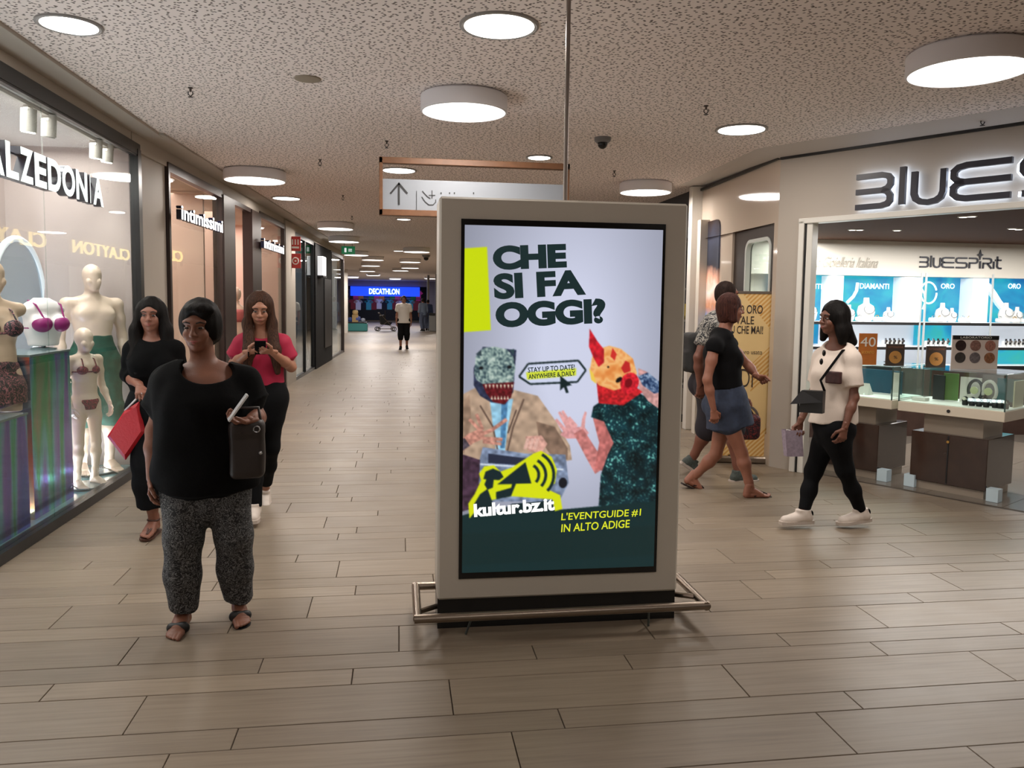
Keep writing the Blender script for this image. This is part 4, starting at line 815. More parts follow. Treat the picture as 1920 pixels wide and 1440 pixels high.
def rp(px, py): p = atY(px, py, YK); return ((p[0]-AX0)/(AX1-AX0)*NW*SS, (AZ1-p[2])/(AZ1-AZ0)*NH*SS)
GY, GX = np.mgrid[0:NH*SS, 0:NW*SS]+.5
def paint(poly, c, noise=None, amp=.25, alpha=1):
    P = [rp(*q) for q in poly]; xs = [p[0] for p in P]; ys = [p[1] for p in P]; x0, x1 = max(0, int(min(xs))), min(NW*SS, int(max(xs))+2); y0, y1 = max(0, int(min(ys))), min(NH*SS, int(max(ys))+2)
    if x1 <= x0 or y1 <= y0: return
    gx, gy = GX[y0:y1, x0:x1], GY[y0:y1, x0:x1]; ins = np.zeros(gx.shape, bool)
    for (xa, ya), (xb, yb) in zip(P, P[1:]+P[:1]):
        if ya == yb: continue
        ins ^= ((ya > gy) != (yb > gy)) & (gx < (xb-xa)*(gy-ya)/(yb-ya)+xa)
    col = np.array(c, float)/255; R_ = ras[y0:y1, x0:x1]
    if callable(noise): cc = noise(gx, gy, y0, y1, x0, x1)
    else:
        cc = np.broadcast_to(col, gx.shape+(3,))
        if noise: n = smooth_noise(noise, int(sum(c)))[y0:y1, x0:x1]; cc = cc*(1+amp*(2*n-1))[..., None]
    R_[ins] = R_[ins]*(1-alpha)+cc[ins]*alpha
def ell(cx, cy, rx, ry, rot=0, n=28): c, s = math.cos(rot), math.sin(rot); return [(cx+rx*math.cos(a)*c-ry*math.sin(a)*s, cy+rx*math.cos(a)*s+ry*math.sin(a)*c) for a in np.linspace(0, 2*PI, n)[:-1]]
def line(pts, w):
    L_ = []; R_ = []
    for i, p in enumerate(pts):
        a = pts[max(i-1, 0)]; q = pts[min(i+1, len(pts)-1)]; d = unit((q[0]-a[0], q[1]-a[1])); ww = w[i] if isinstance(w, (list, tuple)) else w; L_.append((p[0]-d[1]*ww/2, p[1]+d[0]*ww/2)); R_.append((p[0]+d[1]*ww/2, p[1]-d[0]*ww/2))
    return L_+R_[::-1]
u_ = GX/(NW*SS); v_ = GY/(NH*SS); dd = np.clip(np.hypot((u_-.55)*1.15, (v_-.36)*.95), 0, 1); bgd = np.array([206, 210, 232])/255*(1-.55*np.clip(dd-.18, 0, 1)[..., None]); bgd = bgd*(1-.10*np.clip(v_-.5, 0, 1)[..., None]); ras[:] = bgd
def scales(cols, sc, seed, thr=None):
    def f(gx, gy, y0, y1, x0, x1):
        n = smooth_noise(sc, seed)[y0:y1, x0:x1]*.6+smooth_noise(sc*2.3, seed+1)[y0:y1, x0:x1]*.4; n = np.clip((n-.2)/.6, 0, .999)*(len(cols)-1); i = n.astype(int); fr = (n-i)[..., None]; C = np.array(cols)/255.; return C[i]*(1-fr)+C[i+1]*fr
    return f
def sequin(seed):
    def f(gx, gy, y0, y1, x0, x1):
        n = smooth_noise(5, seed)[y0:y1, x0:x1]; m = smooth_noise(26, seed+3)[y0:y1, x0:x1]; base = np.array([14, 40, 46])/255*(.5+m[..., None]*1.1); s = np.clip((n-.62)*4.5, 0, 1)[..., None]*np.clip((m-.3)*2.6, .25, 1)[..., None]; return base*(1-s)+np.array([130, 214, 200])/255*s
    return f
paint([(868, 466), (913, 463), (920, 619), (866, 623)], (200, 218, 12))
# man in jacket with a scaly reptile mask
paint([(862, 742), (900, 722), (960, 730), (1008, 742), (1042, 790), (1068, 835), (1072, 862), (1040, 868), (1030, 900), (862, 905)], (176, 150, 128), 18, .18)
paint([(1005, 790), (1040, 800), (1064, 840), (1064, 862), (1030, 850), (1010, 820)], (128, 104, 88), 14, .2)
paint([(862, 760), (880, 740), (884, 790), (870, 850), (862, 850)], (150, 124, 104), 14, .2)
paint([(918, 748), (962, 748), (952, 800), (946, 852), (930, 846), (924, 800)], (150, 200, 226), 12, .15); paint([(940, 752), (952, 752), (946, 840), (938, 840)], (78, 128, 170), 9, .2)
paint(line([(900, 760), (924, 800), (934, 850)], 3), (96, 76, 66)); paint(line([(982, 748), (962, 800), (950, 850)], 3), (96, 76, 66)); paint(line([(968, 768), (952, 812)], 2), (60, 44, 40))
paint([(888, 690), (905, 650), (968, 656), (962, 735), (948, 758), (920, 754), (900, 742), (888, 722)], (44, 50, 74), 10, .3)
paint([(889, 700), (892, 668), (906, 652), (928, 650), (950, 655), (962, 668), (966, 690), (962, 716), (940, 720), (908, 722), (893, 712)], (0, 0, 0), scales([(40, 60, 70), (96, 118, 120), (150, 172, 164), (190, 205, 196)], 6, 11))
paint([(955, 656), (964, 654), (963, 668)], (50, 70, 76)); paint([(892, 664), (902, 655), (903, 668)], (50, 66, 74)); paint(ell(902, 690, 4, 3), (20, 22, 26)); paint(ell(955, 688, 4, 3), (20, 22, 26))
paint([(904, 720), (964, 716), (958, 745), (945, 758), (925, 754), (912, 738)], (96, 24, 30), 7, .35)
for i in range(8): x = 909+i*7; paint([(x, 721), (x+4, 721), (x+2, 729)], (226, 214, 190))
for i in range(6): x = 920+i*6; paint([(x, 749), (x+4, 749), (x+2, 741)], (226, 214, 190))
for pts, w in (([(862, 838), (882, 822), (905, 812)], 20), ([(900, 815), (922, 806), (950, 786)], 7), ([(905, 812), (880, 786)], 6), ([(905, 806), (893, 776)], 6), ([(905, 822), (942, 824)], 7), ([(905, 828), (940, 832)], 6)): paint(line(pts, w), (190, 134, 118), 8, .25)
paint(line([(862, 838), (876, 828)], 18), (70, 62, 70), 6, .4)
paint([(985, 818), (1015, 816), (1026, 832), (1016, 848), (990, 846)], (206, 156, 142), 7, .2)
for i in range(3): paint(line([(990+i*9, 822), (984+i*9, 842)], 6), (220, 176, 162), 5, .1)
paint([(905, 838), (985, 850), (1060, 852), (1066, 905), (1048, 940), (905, 940), (888, 905)], (120, 134, 160), 13, .3); paint([(915, 850), (1010, 862), (1008, 874), (915, 868)], (40, 46, 66)); paint(ell(1055, 905, 8, 10), (24, 26, 34)); paint(line([(900, 870), (1056, 880)], 3), (210, 220, 232)); paint([(862, 850), (900, 862), (896, 950), (862, 960)], (66, 46, 62), 11, .3)
# woman in a sequin dress with a rooster mask
paint([(1050, 815), (1062, 800), (1095, 800), (1104, 812), (1092, 822), (1062, 822)], (214, 150, 150), 7, .15)
for pts in ([(1060, 808), (1042, 786)], [(1066, 804), (1048, 772)], [(1072, 802), (1054, 770)], [(1080, 800), (1066, 782)], [(1092, 806), (1094, 786), (1098, 772)]): paint(line(pts, [8, 5] if len(pts) == 2 else [8, 6, 4]), (222, 160, 158), 5, .1)
paint(line([(1084, 808), (1108, 850), (1128, 880)], [20, 24, 30]), (196, 122, 118), 10, .2); paint(line([(1128, 882), (1140, 830), (1130, 780)], [28, 34, 38]), (186, 108, 104), 10, .2)
paint([(1112, 762), (1140, 742), (1200, 738), (1240, 760), (1240, 950), (1122, 948), (1126, 890), (1140, 850), (1150, 830), (1132, 790), (1108, 782)], (0, 0, 0), sequin(31)); 
paint([(1196, 690), (1215, 698), (1240, 730), (1240, 770), (1215, 752), (1198, 730)], (200, 150, 146), 9, .2); paint([(1196, 705), (1214, 698), (1236, 716), (1240, 735), (1226, 738), (1204, 722)], (0, 0, 0), scales([(20, 34, 66), (60, 84, 120), (170, 190, 214)], 5, 41))
paint([(1118, 715), (1160, 700), (1204, 735), (1168, 760), (1122, 756)], (186, 34, 40), 8, .3)
paint([(1106, 690), (1110, 668), (1122, 654), (1142, 648), (1164, 654), (1186, 672), (1194, 700), (1180, 724), (1150, 732), (1122, 722), (1110, 706)], (0, 0, 0), scales([(222, 134, 66), (234, 162, 92), (242, 188, 122), (230, 150, 84)], 14, 51))
paint([(1105, 616), (1120, 640), (1132, 655), (1132, 680), (1122, 688), (1112, 670), (1104, 650)], (196, 32, 44), 9, .25); paint([(1148, 652), (1156, 664), (1152, 676), (1144, 668)], (206, 50, 44)); paint([(1164, 690), (1172, 676), (1180, 680), (1182, 696), (1170, 700)], (190, 40, 40)); paint(ell(1180, 718, 17, 20, .4), (206, 34, 48), 6, .25); paint(ell(1178, 718, 7, 9, .4), (120, 14, 24))
paint(ell(1160, 712, 7, 4, -.7), (20, 16, 16)); paint(ell(1140, 688, 2, 2), (30, 20, 20)); paint([(1104, 690), (1112, 700), (1118, 720), (1108, 712)], (236, 200, 80))
# banner, megaphone mark, speech label, cursor
paint([(860, 968), (880, 962), (1050, 955), (1240, 938), (1240, 1085), (860, 1090)], (18, 44, 46)); paint([(860, 1000), (1240, 985), (1240, 1040), (860, 1060)], (18, 40, 40), alpha=.6)
Yl = (214, 222, 20); Dg = (20, 40, 44)
paint([(880, 972), (878, 944), (890, 926), (902, 900), (898, 888), (908, 874), (926, 872), (938, 884), (960, 876), (1000, 850), (1014, 845), (1034, 856), (1044, 880), (1040, 906), (1024, 916), (1050, 928), (1054, 954), (1040, 958), (1036, 936), (960, 930), (905, 940)], Yl)
paint([(890, 962), (888, 946), (900, 926), (914, 916), (924, 944), (928, 962)], Dg); paint([(910, 884), (924, 878), (938, 884), (944, 894), (936, 900), (906, 898)], Dg); paint([(912, 898), (926, 896), (924, 914), (914, 918), (908, 908)], Dg)
paint([(932, 908), (985, 866), (996, 906)], Dg); paint([(930, 922), (958, 914), (962, 900), (970, 900), (958, 930), (930, 936)], Dg); paint([(928, 962), (960, 944), (1036, 938), (1038, 958)], Dg)
for r0, cx in ((20, 990), (31, 992), (44, 994)): paint(line([(cx+r0*math.cos(a), 890+r0*math.sin(a)) for a in np.linspace(-1.05, .75, 12)], 5.5), Dg)
hx = [(973, 706), (990, 682), (1084, 676), (1098, 694), (1082, 716), (994, 720)]; paint(hx, (206, 212, 236)); paint([(986, 698), (1080, 690), (1080, 704), (988, 712)], (206, 218, 60))
for a, c in zip(hx, hx[1:]+hx[:1]): paint(line([a, c], 3.6), (22, 38, 40))
paint([(1050, 704), (1072, 722), (1062, 724), (1066, 736), (1061, 737), (1057, 726), (1050, 732)], (22, 38, 40))
ras = np.clip(ras, 0, 1); A_ = ras.reshape(NH, SS, NW, SS, 3).mean((1, 3))
vg = np.zeros((NH+1, NW+1, 3)); pad = np.pad(A_, ((1, 1), (1, 1), (0, 0)), 'edge'); vg = (pad[:-1, :-1]+pad[1:, :-1]+pad[:-1, 1:]+pad[1:, 1:])/4
lin = np.where(vg <= .04045, vg/12.92, ((vg+.055)/1.055)**2.4)
gx = np.linspace(AX0, AX1, NW+1); gz = np.linspace(AZ1, AZ0, NH+1); off = np.array([(KX0+KX1)/2, YK+.13, 0]); V = np.stack([np.broadcast_to(gx, (NH+1, NW+1)), np.full((NH+1, NW+1), YK-.0045), np.broadcast_to(gz[:, None], (NH+1, NW+1))], -1).reshape(-1, 3)-off
ii = np.arange(NH)[:, None]*(NW+1)+np.arange(NW)[None]; Q = np.stack([ii, ii+NW+1, ii+NW+2, ii+1], -1).reshape(-1, 4)
m, N, L, bb = nodes_mat('screen_picture', .1); at_ = N.new('ShaderNodeAttribute'); at_.attribute_name = 'picture'; L.new(at_.outputs['Color'], bb.inputs['Emission Color']); bb.inputs['Emission Strength'].default_value = 1.0; bb.inputs['Base Color'].default_value = (.01, .01, .01, 1)
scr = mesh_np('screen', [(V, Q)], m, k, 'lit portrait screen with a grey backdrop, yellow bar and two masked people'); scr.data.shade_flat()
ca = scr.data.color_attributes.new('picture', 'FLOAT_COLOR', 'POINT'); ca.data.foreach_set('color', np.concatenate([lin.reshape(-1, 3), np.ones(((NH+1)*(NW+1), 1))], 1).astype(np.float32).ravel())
def ptext(name, body, ll, lr, ul, m, bold=.03, shear=0):
    Y_ = YK-.0055; o = Vector(atY(*ll, Y_)); ux = Vector(atY(*lr, Y_))-o; uy = Vector(atY(*ul, Y_))-o; w = ux.length; uy = uy-ux*uy.dot(ux)/ux.length_squared; b = B(); text(b, body, o, ux, uy, w, uy.length, .0004, bold=bold, shear=shear); return b.obj(name, m, scr, world=True)
m_t1 = mat('screen_dark_ink', (18, 40, 42), .6, emit=1.0); m_t1.node_tree.nodes['Principled BSDF'].inputs['Base Color'].default_value = (.005, .01, .01, 1)
m_tw = mat('screen_white', (240, 245, 245), emit=1.0); m_ty = mat('screen_yellow', (206, 214, 40), emit=1.0)
ptext('headline', 'CHE', (925, 507), (1063, 502), (924, 461), m_t1, .062); ptext('headline', 'SI FA', (927, 562), (1099, 553), (926, 513), m_t1, .05); ptext('headline', 'OGGI?', (930, 615), (1136, 606), (929, 567), m_t1, .062)
ptext('web_address', 'kultur.bz.it', (889, 970), (1040, 957), (889, 945), m_tw, .045); ptext('tagline', "L'EVENTGUIDE #1", (1052, 977), (1201, 968), (1052, 962), m_ty, .01, .1); ptext('tagline', 'IN ALTO ADIGE', (1052, 998), (1180, 989), (1052, 983), m_ty, .01, .1)
ptext('badge_line', 'STAY UP TO DATE!', (990, 699), (1078, 693), (990, 689), m_t1, .02); ptext('badge_line', 'ANYWHERE & DAILY', (991, 711), (1079, 704), (991, 702), m_t1, .02)
# steel bumper rail
t = thing('bumper_rail', 'brushed steel bumper rail running round the foot of the kiosk', 'rail', ((KX0+KX1)/2, 3.6, 0)); zr = .115
r = .021; x0r, x1r = .075, 1.505; b = B(); b.tube([(x0r, 3.59, zr), (x1r, 3.605, zr)], r, 16); b.obj('front_tube', m_st, t, world=True, smooth=.6)
for x in (x0r+.015, x1r-.015): b = B(); b.tube([(x, 3.59, zr), (x, 4.03, zr)], r, 16); b.obj('side_tube', m_st, t, world=True, smooth=.6)
b = B(); b.tube([(x0r, 4.02, zr), (x1r, 4.02, zr)], r, 16); b.obj('rear_tube', m_st, t, world=True, smooth=.6)
for xa, xb, ya, yb in ((x0r+.02, .20, 3.68, 3.80), (x1r-.02, 1.37, 3.72, 3.84)): b = B(); b.tube([(xa, ya, zr), (xb, yb, zr-.02)], .014, 10); b.obj('bracket', m_st, t, world=True, smooth=.6)
for x in (.34, 1.2): b = B(); b.tube([(x, 3.60, zr-.015), (x-.02 if x < 1 else x+.02, 3.66, .004)], .006, 8); b.obj('cable_tie', mat('thin_steel', (90, 100, 100), .4, .5), t, world=True)
pp = atY(1061, 300, 3.86); t = thing('power_pole', 'slim grey pole rising from the kiosk top to the ceiling', 'pole', (pp[0], 3.86, KZ1)); b = B(); b.cyl((0, 0, 0), .011, CEIL-KZ1, 16); b.obj('tube', mat('pole_grey', (140, 130, 124), .35, .6), t, smooth=.6); b = B(); b.cyl((0, 0, CEIL-KZ1-.012), .03, .012, 20); b.cyl((0, 0, 0), .022, .012, 20); b.obj('collar', m_st, t, smooth=.6)
# ---------------------------------------------------------------- far hall things
YD = 59.7; s0 = atY(657, 538, YD); s1 = atY(787, 555, YD); t = thing('shop_name_sign', 'long bright blue lit sign of the sports shop at the far end', 'sign', (s0[0], YD, s1[2])); zc = (s0[2]+s1[2])/2
b = B(); b.box(((s0[0]+s1[0])/2, YD+.1, zc), (s1[0]-s0[0], .2, abs(s0[2]-s1[2])+.1)); b.obj('light_box', mat('lit_blue', (20, 60, 225), emit=1.6), t, world=True)
l0 = atY(692, 551.5, YD-.03); l1 = atY(749, 541.5, YD-.03); b = B(); text(b, 'DECATHLON', l0, (1, 0, 0), (0, 0, 1), l1[0]-l0[0], l1[2]-l0[2], .03, bold=.03); b.obj('letters', mat('lit_white', (215, 250, 255), emit=2.0), t, world=True)
cols = [(120, 40, 44), (30, 60, 120), (200, 200, 205), (30, 120, 70), (20, 22, 28), (200, 60, 130), (60, 150, 160), (190, 120, 50)]
def shirt_b(h=.75):
    w = h*.5; P = [(-.5*w, 0), (.5*w, 0), (.5*w, h*.72), (.62*w, h*.62), (.95*w, h*.78), (.55*w, h*.98), (.2*w, h), (0, h*.95), (-.2*w, h), (-.55*w, h*.98), (-.95*w, h*.78), (-.62*w, h*.62), (-.5*w, h*.72)]
    b = B(); b.prism(P, (0, 0, 0), (1, 0, 0), (0, 0, 1), .10); return b
SH = {}
for i in range(26):
    px = 662+i*4.9; row = i % 2; c = i*5 % len(cols)
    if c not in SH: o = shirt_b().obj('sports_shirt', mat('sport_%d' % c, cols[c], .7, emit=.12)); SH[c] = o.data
    else: o = bpy.data.objects.new('sports_shirt', SH[c]); COL.objects.link(o)
    p = atY(px, 565, 61+row*.8); o.location = (p[0], 61+row*.8, (1.25, 1.95)[row]-.35+.05*math.sin(i*2.)); tag(o, '%s sports shirt, %s from the left in the %s row of the far shop' % (('dark red', 'navy', 'white', 'green', 'black', 'pink', 'teal', 'ochre')[c], ORD[i//2], ('lower', 'upper')[row]), 'clothing', 'sports shirts in the far shop')
for i, z in enumerate((1.85, 2.5)): t = thing('clothes_rail', ('lower', 'upper')[i]+' clothes rail in the far sports shop', 'rail', (-1, 61+i*.8, 0)); b = B(); b.tube([(-2.8, 0, z-.12), (2.8, 0, z-.12)], .02, 8); b.obj('bar', m_st, t); b = B(); [b.tube([(x, 0, 0), (x, 0, z-.12)], .025, 8) for x in (-2.7, 0, 2.7)]; b.obj('upright', m_st, t)
p = at(668, 620.5); t = thing('promotion_podium', 'low blue and teal display podium in front of the sports shop', 'podium', (p[0], p[1], 0)); b = B(); b.box((0, 0, .2), (1.15, .9, .4), bev=.03); b.obj('plinth', mat('teal_plinth', (70, 150, 150), .5), t); b = B(); b.box((0, 0, .43), (1.1, .85, .06)); b.obj('dark_top', m_blk, t)
for i, (x, z, r, c) in enumerate(((-.3, .58, .14, (60, 90, 160)), (.05, .62, .17, (90, 110, 190)), (.34, .56, .12, (180, 190, 210)), (-.05, .9, .15, (226, 196, 140)))):
    o = B().lathe((0, 0, 0), [(.0, -r*.8), (r*.8, -r*.8), (r, 0), (r*.85, r*.7), (.02, r*.85)], 14).obj('sports_bag', mat('bag_%d' % i, c, .7), None, smooth=True, label='%s sports bag on the far display podium' % ('blue', 'periwinkle', 'pale grey', 'sand coloured, raised')[i], cat='bag'); o.location = (p[0]+x, p[1], z if i < 3 else .95)
b = B(); b.box((p[0]-.05, p[1], .65), (.3, .3, .38)); o = b.obj('riser', mat('sand_box', (200, 170, 120), .6), None, label='sand coloured box riser on the far display podium', cat='box')
p = at(723, 621); t = thing('stroller', 'dark folded-hood baby stroller standing in the far hall', 'stroller', (p[0], p[1], 0), .2)
b = B(); b.tube([(-.42, -.2, .12), (.42, -.2, .12)], .012, 6); b.tube([(-.42, .2, .12), (.42, .2, .12)], .012, 6); b.tube([(.4, -.2, .12), (-.35, -.2, .95)], .012, 6); b.tube([(.4, .2, .12), (-.35, .2, .95)], .012, 6); b.tube([(-.35, -.2, .95), (-.35, .2, .95)], .014, 6); b.tube([(-.4, -.2, .12), (.1, -.2, .55)], .012, 6); b.tube([(-.4, .2, .12), (.1, .2, .55)], .012, 6); b.obj('frame', m_st, t)
b = B(); b.prism([(-.25, .35), (.2, .3), (.32, .45), (.05, .5), (-.1, .85), (-.32, .8)], (0, 0, 0), (1, 0, 0), (0, 0, 1), .36); b.obj('seat', mat('stroller_black', (16, 16, 18), .8), t)
for x in (-.42, .42):
    for y in (-.2, .2): b = B(); b.tube([(x+.1*math.cos(a), y, .12+.1*math.sin(a)) for a in np.linspace(0, 2*PI, 15)[:-1]], .022, 6, closed=True); b.obj('wheel', m_blk, t)
p = at(812, 621); t = thing('waste_bin', 'grey waste bin with black lid near the kiosk edge, far away', 'bin', (p[0], p[1], 0)); b = B(); b.box((0, 0, .42), (.42, .42, .84), bev=.03); b.obj('body', mat('bin_grey', (140, 140, 138), .4), t); b = B(); b.box((0, 0, .9), (.46, .46, .12), bev=.04); b.obj('lid', m_blk, t)
# ---------------------------------------------------------------- jeweller's shop
def ft(px, py): p = onpl(px, py, FA, FA+dF); return (p[:2]-FA).dot(dF), p[2]
uF = (dF[0], dF[1], 0)
tL, zL = ft(1512, 412); te, zB2 = ft(1915, 388); ZF = .5*(zL+zB2); TE = 4.4; TJ = ft(1495, 600)[0]
b = B(); b.add(*holed([rect_loop(0, 0, TE, 2.975), [(TJ, -.01), (TE-.05, -.01), (TE-.05, ZF), (TJ, ZF)]], F3(0, -.06, 0), uF, .12)) if 0 else None
b.box(F3(TJ/2, -.06, 1.49), (TJ, .12, 2.98), rzF); b.box(F3((TJ+TE)/2, -.06, (ZF+2.98)/2), (TE-TJ, .12, 2.98-ZF), rzF); b.obj('jeweller_fascia', m_cream, wr)
m_jf = mat('frame_offwhite', (226, 224, 216), .3)
b = B(); b.box(F3(TJ+.03, .0, ZF/2), (.055, .10, ZF), rzF, bev=.004); b.box(F3(TJ+.105, -.02, ZF/2), (.06, .10, ZF), rzF, bev=.004); b.box(F3((TJ+TE)/2, .0, ZF), (TE-TJ, .10, .05), rzF, bev=.004); b.obj('entrance_frame', m_jf, wr)
b = B(); b.box(F3(TJ+.066, -.012, ZF/2), (.018, .09, ZF), rzF); b.obj('frame_groove', m_blk, wr)
# stylised lettering
GL = {'B': (.95, [[(0, 1), (.70, 1), (.86, .95), (.93, .85), (.93, .68), (.86, .56), (.72, .5), (0, .5)], [(.72, .5), (.86, .44), (.93, .32), (.93, .15), (.86, .05), (.70, 0), (0, 0)]]),
      'l': (.12, [[(.06, -.02), (.06, 1.18)]]), 'u': (.72, [[(.0, .98), (0, .28), (.05, .12), (.17, .02), (.36, -.02), (.55, .02), (.67, .12), (.72, .28), (.72, .98)]]),
      'E': (1.3, [[(1.3, 1), (.30, 1), (.10, .95), (.0, .84), (.0, .66), (.09, .55), (.26, .5), (1.3, .5)], [(.26, .5), (.09, .45), (0, .34), (0, .16), (.10, .05), (.30, 0), (1.3, 0)]]),
      'S': (1.2, [[(1.2, 1), (.2, 1), (.06, .94), (0, .84), (0, .66), (.06, .56), (.2, .5), (1.0, .5), (1.14, .44), (1.2, .34), (1.2, .16), (1.14, .06), (1.0, 0), (0, 0)]]),
      'P': (.95, [[(0, 1), (.72, 1), (.88, .94), (.95, .84), (.95, .66), (.88, .56), (.72, .5), (0, .5)], [(.06, .5), (.06, -.06)]]), 'i': (.12, [[(.06, -.06), (.06, .72)]]),
      'R': (.95, [[(0, 1), (.72, 1), (.88, .94), (.95, .84), (.95, .66), (.88, .56), (.72, .5), (0, .5)], [(.06, .5), (.06, -.06)], [(.5, .5), (1.0, -.04)]]), 't': (.5, [[(.1, 1.25), (.1, .2), (.2, .04), (.36, 0), (.6, 0)], [(-.14, .86), (.55, .86)]])}
def glyphs(word, o, ux, h, wfac, parent, m, depth, off, sw=.17, gap=.13, name='letter', squash=1):
    x = 0
    for ch in word:
        w, st = GL[ch]; b = B()
        for s in st: b.stroke([((x+px*squash)*h*wfac, py*h) for px, py in s], sw*h, o, ux, (0, 0, 1), depth, off=off)
        b.obj(name, m, parent, world=True); x += w*squash+gap+sw*.6
    return x
tb0, zb0 = ft(1611, 393); tb1, zb1 = ft(1611, 333); te1 = ft(1900, 340)[0]; hB = abs(zb1-zb0)*.93
zb0 += .01
uFs = uF; nUp = np.cross(np.array(uF), [0, 0, 1]); sgn = 1 if nUp[:2].dot(nF) > 0 else -1
t = thing('shop_name_sign', 'large dark rounded letters with white halo light over the jeweller entrance', 'sign', F3(tb0, 0, zb0)); tot_w = (.95+.12+.72+1.3+3*(.13+.17*.6)); wf_ = (te1-tb0)/(tot_w*hB)
m_nv = mat('dark_navy_letter', (26, 27, 44), .35)
glyphs('BluES', F3(tb0, .06, zb0), uF, hB, wf_, t, m_nv, .035, 0, sw=.185); glyphs('BluES', F3(tb0, .032, zb0), uF, hB, wf_, t, mat('halo_led', (216, 232, 255), emit=5.5), .006, 0, sw=.14, name='halo_strip')
# store shell
YB = 9.2
fl = sthing('floor_jeweller'); m_til = mat('grey_brown_tile', (112, 103, 93), .22, var=.12, vscale=6)
b = B(); cx = [F3(TJ, -.05, 0)[:2], F3(4.5, -.05, 0)[:2], (10.5, 6.0), (10.5, 9.4), (3.66, 9.4), (3.66, 7.35)]; b.add([(*p, .001) for p in cx], [tuple(range(6))]); b.obj('tile_bed', mat('tile_joint', (70, 62, 54), .6), fl)
for i in range(9):
    for j in range(6):
        c = F3(.55+i*.6, -.38-j*.6, .003); c2 = F3(.55+i*.6-.3, -.38-j*.6, .003)
        if c[1] < 9.3 and c2[0] > 3.75: b = B(); b.box((0, 0, 0), (.596, .596, .007)); o = b.obj('tile', m_til, fl); o.location = c; o.rotation_euler[2] = rzF
b = B(); b.box((7.2, YB+.1, 1.3), (7.2, .1, 2.6)); b.box((10.6, 7, 1.3), (.1, 6, 2.6)); struct('wall_jeweller', b, mat('store_wall', (214, 206, 194), .5))
b = B(); v = [(*p, ZF+.01) for p in cx[:1]+cx[1:]]; b.add(v, [tuple(range(6))[::-1]]); struct('ceiling_jeweller', b, mat('dark_brown_ceiling', (82, 54, 38), .8, spec=.2))
for ns, (px, py) in enumerate(((1598, 432), (1612, 432), (1682, 433), (1806, 408), (1822, 407), (1898, 430), (1910, 431))):
    p = at(px, py, ZF); t = thing('recessed_spot', '%s small recessed spotlight from the left in the dark shop ceiling' % ORD[ns], 'spotlight', (p[0], p[1], ZF+.01), group='recessed spots in the jeweller ceiling'); b = B(); b.lathe((0, 0, 0), [(.045, 0), (.045, -.006), (.036, -.008)], 18); b.obj('ring', m_white, t); b = B(); b.lathe((0, 0, -.006), [(.034, 0), (.03, -.004)], 18); b.obj('lens', mat('spot_glow', (255, 248, 235), emit=3), t)
area_lamp('store_glow', (5.6, 7.7, ZF-.03), 1.6, 90, (1, .97, .93), 'RECTANGLE', sy=1.4); area_lamp('store_glow', (7.4, 7.6, ZF-.03), 1.6, 70, (1, .97, .93), 'RECTANGLE', sy=1.4); area_lamp('store_glow', (4.7, 8.6, ZF-.03), .7, 22, (1, .97, .93))
# display wall
du = thing('display_wall_unit', 'white backlit jewellery display wall unit with black edged shelves', 'cabinet', (6.2, YB, 0))
b = B(); b.box((6.2, YB-.05, 2.185), (5.0, .28, .45)); b.obj('header', mat('header_cream', (222, 216, 204), .35), du, world=True)
b = B(); b.box((6.2, YB-.1, .42), (5.0, .40, .84)); b.obj('base_cabinet', mat('walnut_dark', (62, 44, 38), .3, var=.3, vscale=9), du, world=True)
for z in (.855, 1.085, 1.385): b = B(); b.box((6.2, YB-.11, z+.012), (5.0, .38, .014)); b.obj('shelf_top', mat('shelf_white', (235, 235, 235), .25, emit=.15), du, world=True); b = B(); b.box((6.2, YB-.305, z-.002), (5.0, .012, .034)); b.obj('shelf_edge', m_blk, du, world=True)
def XB(px, Y=YB-.15): return atY(px, 560, Y)[0]
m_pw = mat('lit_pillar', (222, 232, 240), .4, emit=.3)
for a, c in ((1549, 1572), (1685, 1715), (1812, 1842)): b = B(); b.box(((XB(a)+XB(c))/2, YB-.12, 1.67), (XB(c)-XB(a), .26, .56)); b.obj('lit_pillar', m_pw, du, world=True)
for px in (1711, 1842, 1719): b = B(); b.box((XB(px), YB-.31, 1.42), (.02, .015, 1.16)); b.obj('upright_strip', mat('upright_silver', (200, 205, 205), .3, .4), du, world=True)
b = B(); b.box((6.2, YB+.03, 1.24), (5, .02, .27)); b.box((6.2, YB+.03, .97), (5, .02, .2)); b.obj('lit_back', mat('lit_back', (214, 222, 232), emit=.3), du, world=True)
def teal(nm, seed):
    m, N, L, bb = nodes_mat(nm, .3); tc = N.new('ShaderNodeTexCoord'); mp = N.new('ShaderNodeMapping'); mp.inputs['Location'].default_value = (seed*3.1, seed, 0); nz = N.new('ShaderNodeTexNoise'); nz.inputs['Scale'].default_value = 2.2; nz.inputs['Detail'].default_value = 2; nz.inputs['Distortion'].default_value = 1.2
    L.new(tc.outputs['Object'], mp.inputs[0]); L.new(mp.outputs[0], nz.inputs['Vector']); r = ramp(N, [(.25, (20, 90, 170)), (.42, (20, 140, 195)), (.58, (40, 180, 205)), (.78, (60, 190, 175))]); L.new(nz.outputs['Fac'], r.inputs[0])
    L.new(r.outputs[0], bb.inputs['Emission Color']); bb.inputs['Emission Strength'].default_value = .85; bb.inputs['Base Color'].default_value = (.02, .1, .13, 1); return m
tm = [teal('teal_print_%d' % i, i) for i in range(2)]
def letters_on(parent, word, px0, px1, py0, py1, Y, m, bold=.02, d=.002, nm='lettering', shear=0):
    a = atY(px0, py0, Y); c = atY(px1, py1, Y); b = B(); text(b, word, a, (1, 0, 0), (0, 0, 1), c[0]-a[0], c[2]-a[2], d, bold=bold, shear=shear); return b.obj(nm, m, parent, world=True)
panels = []
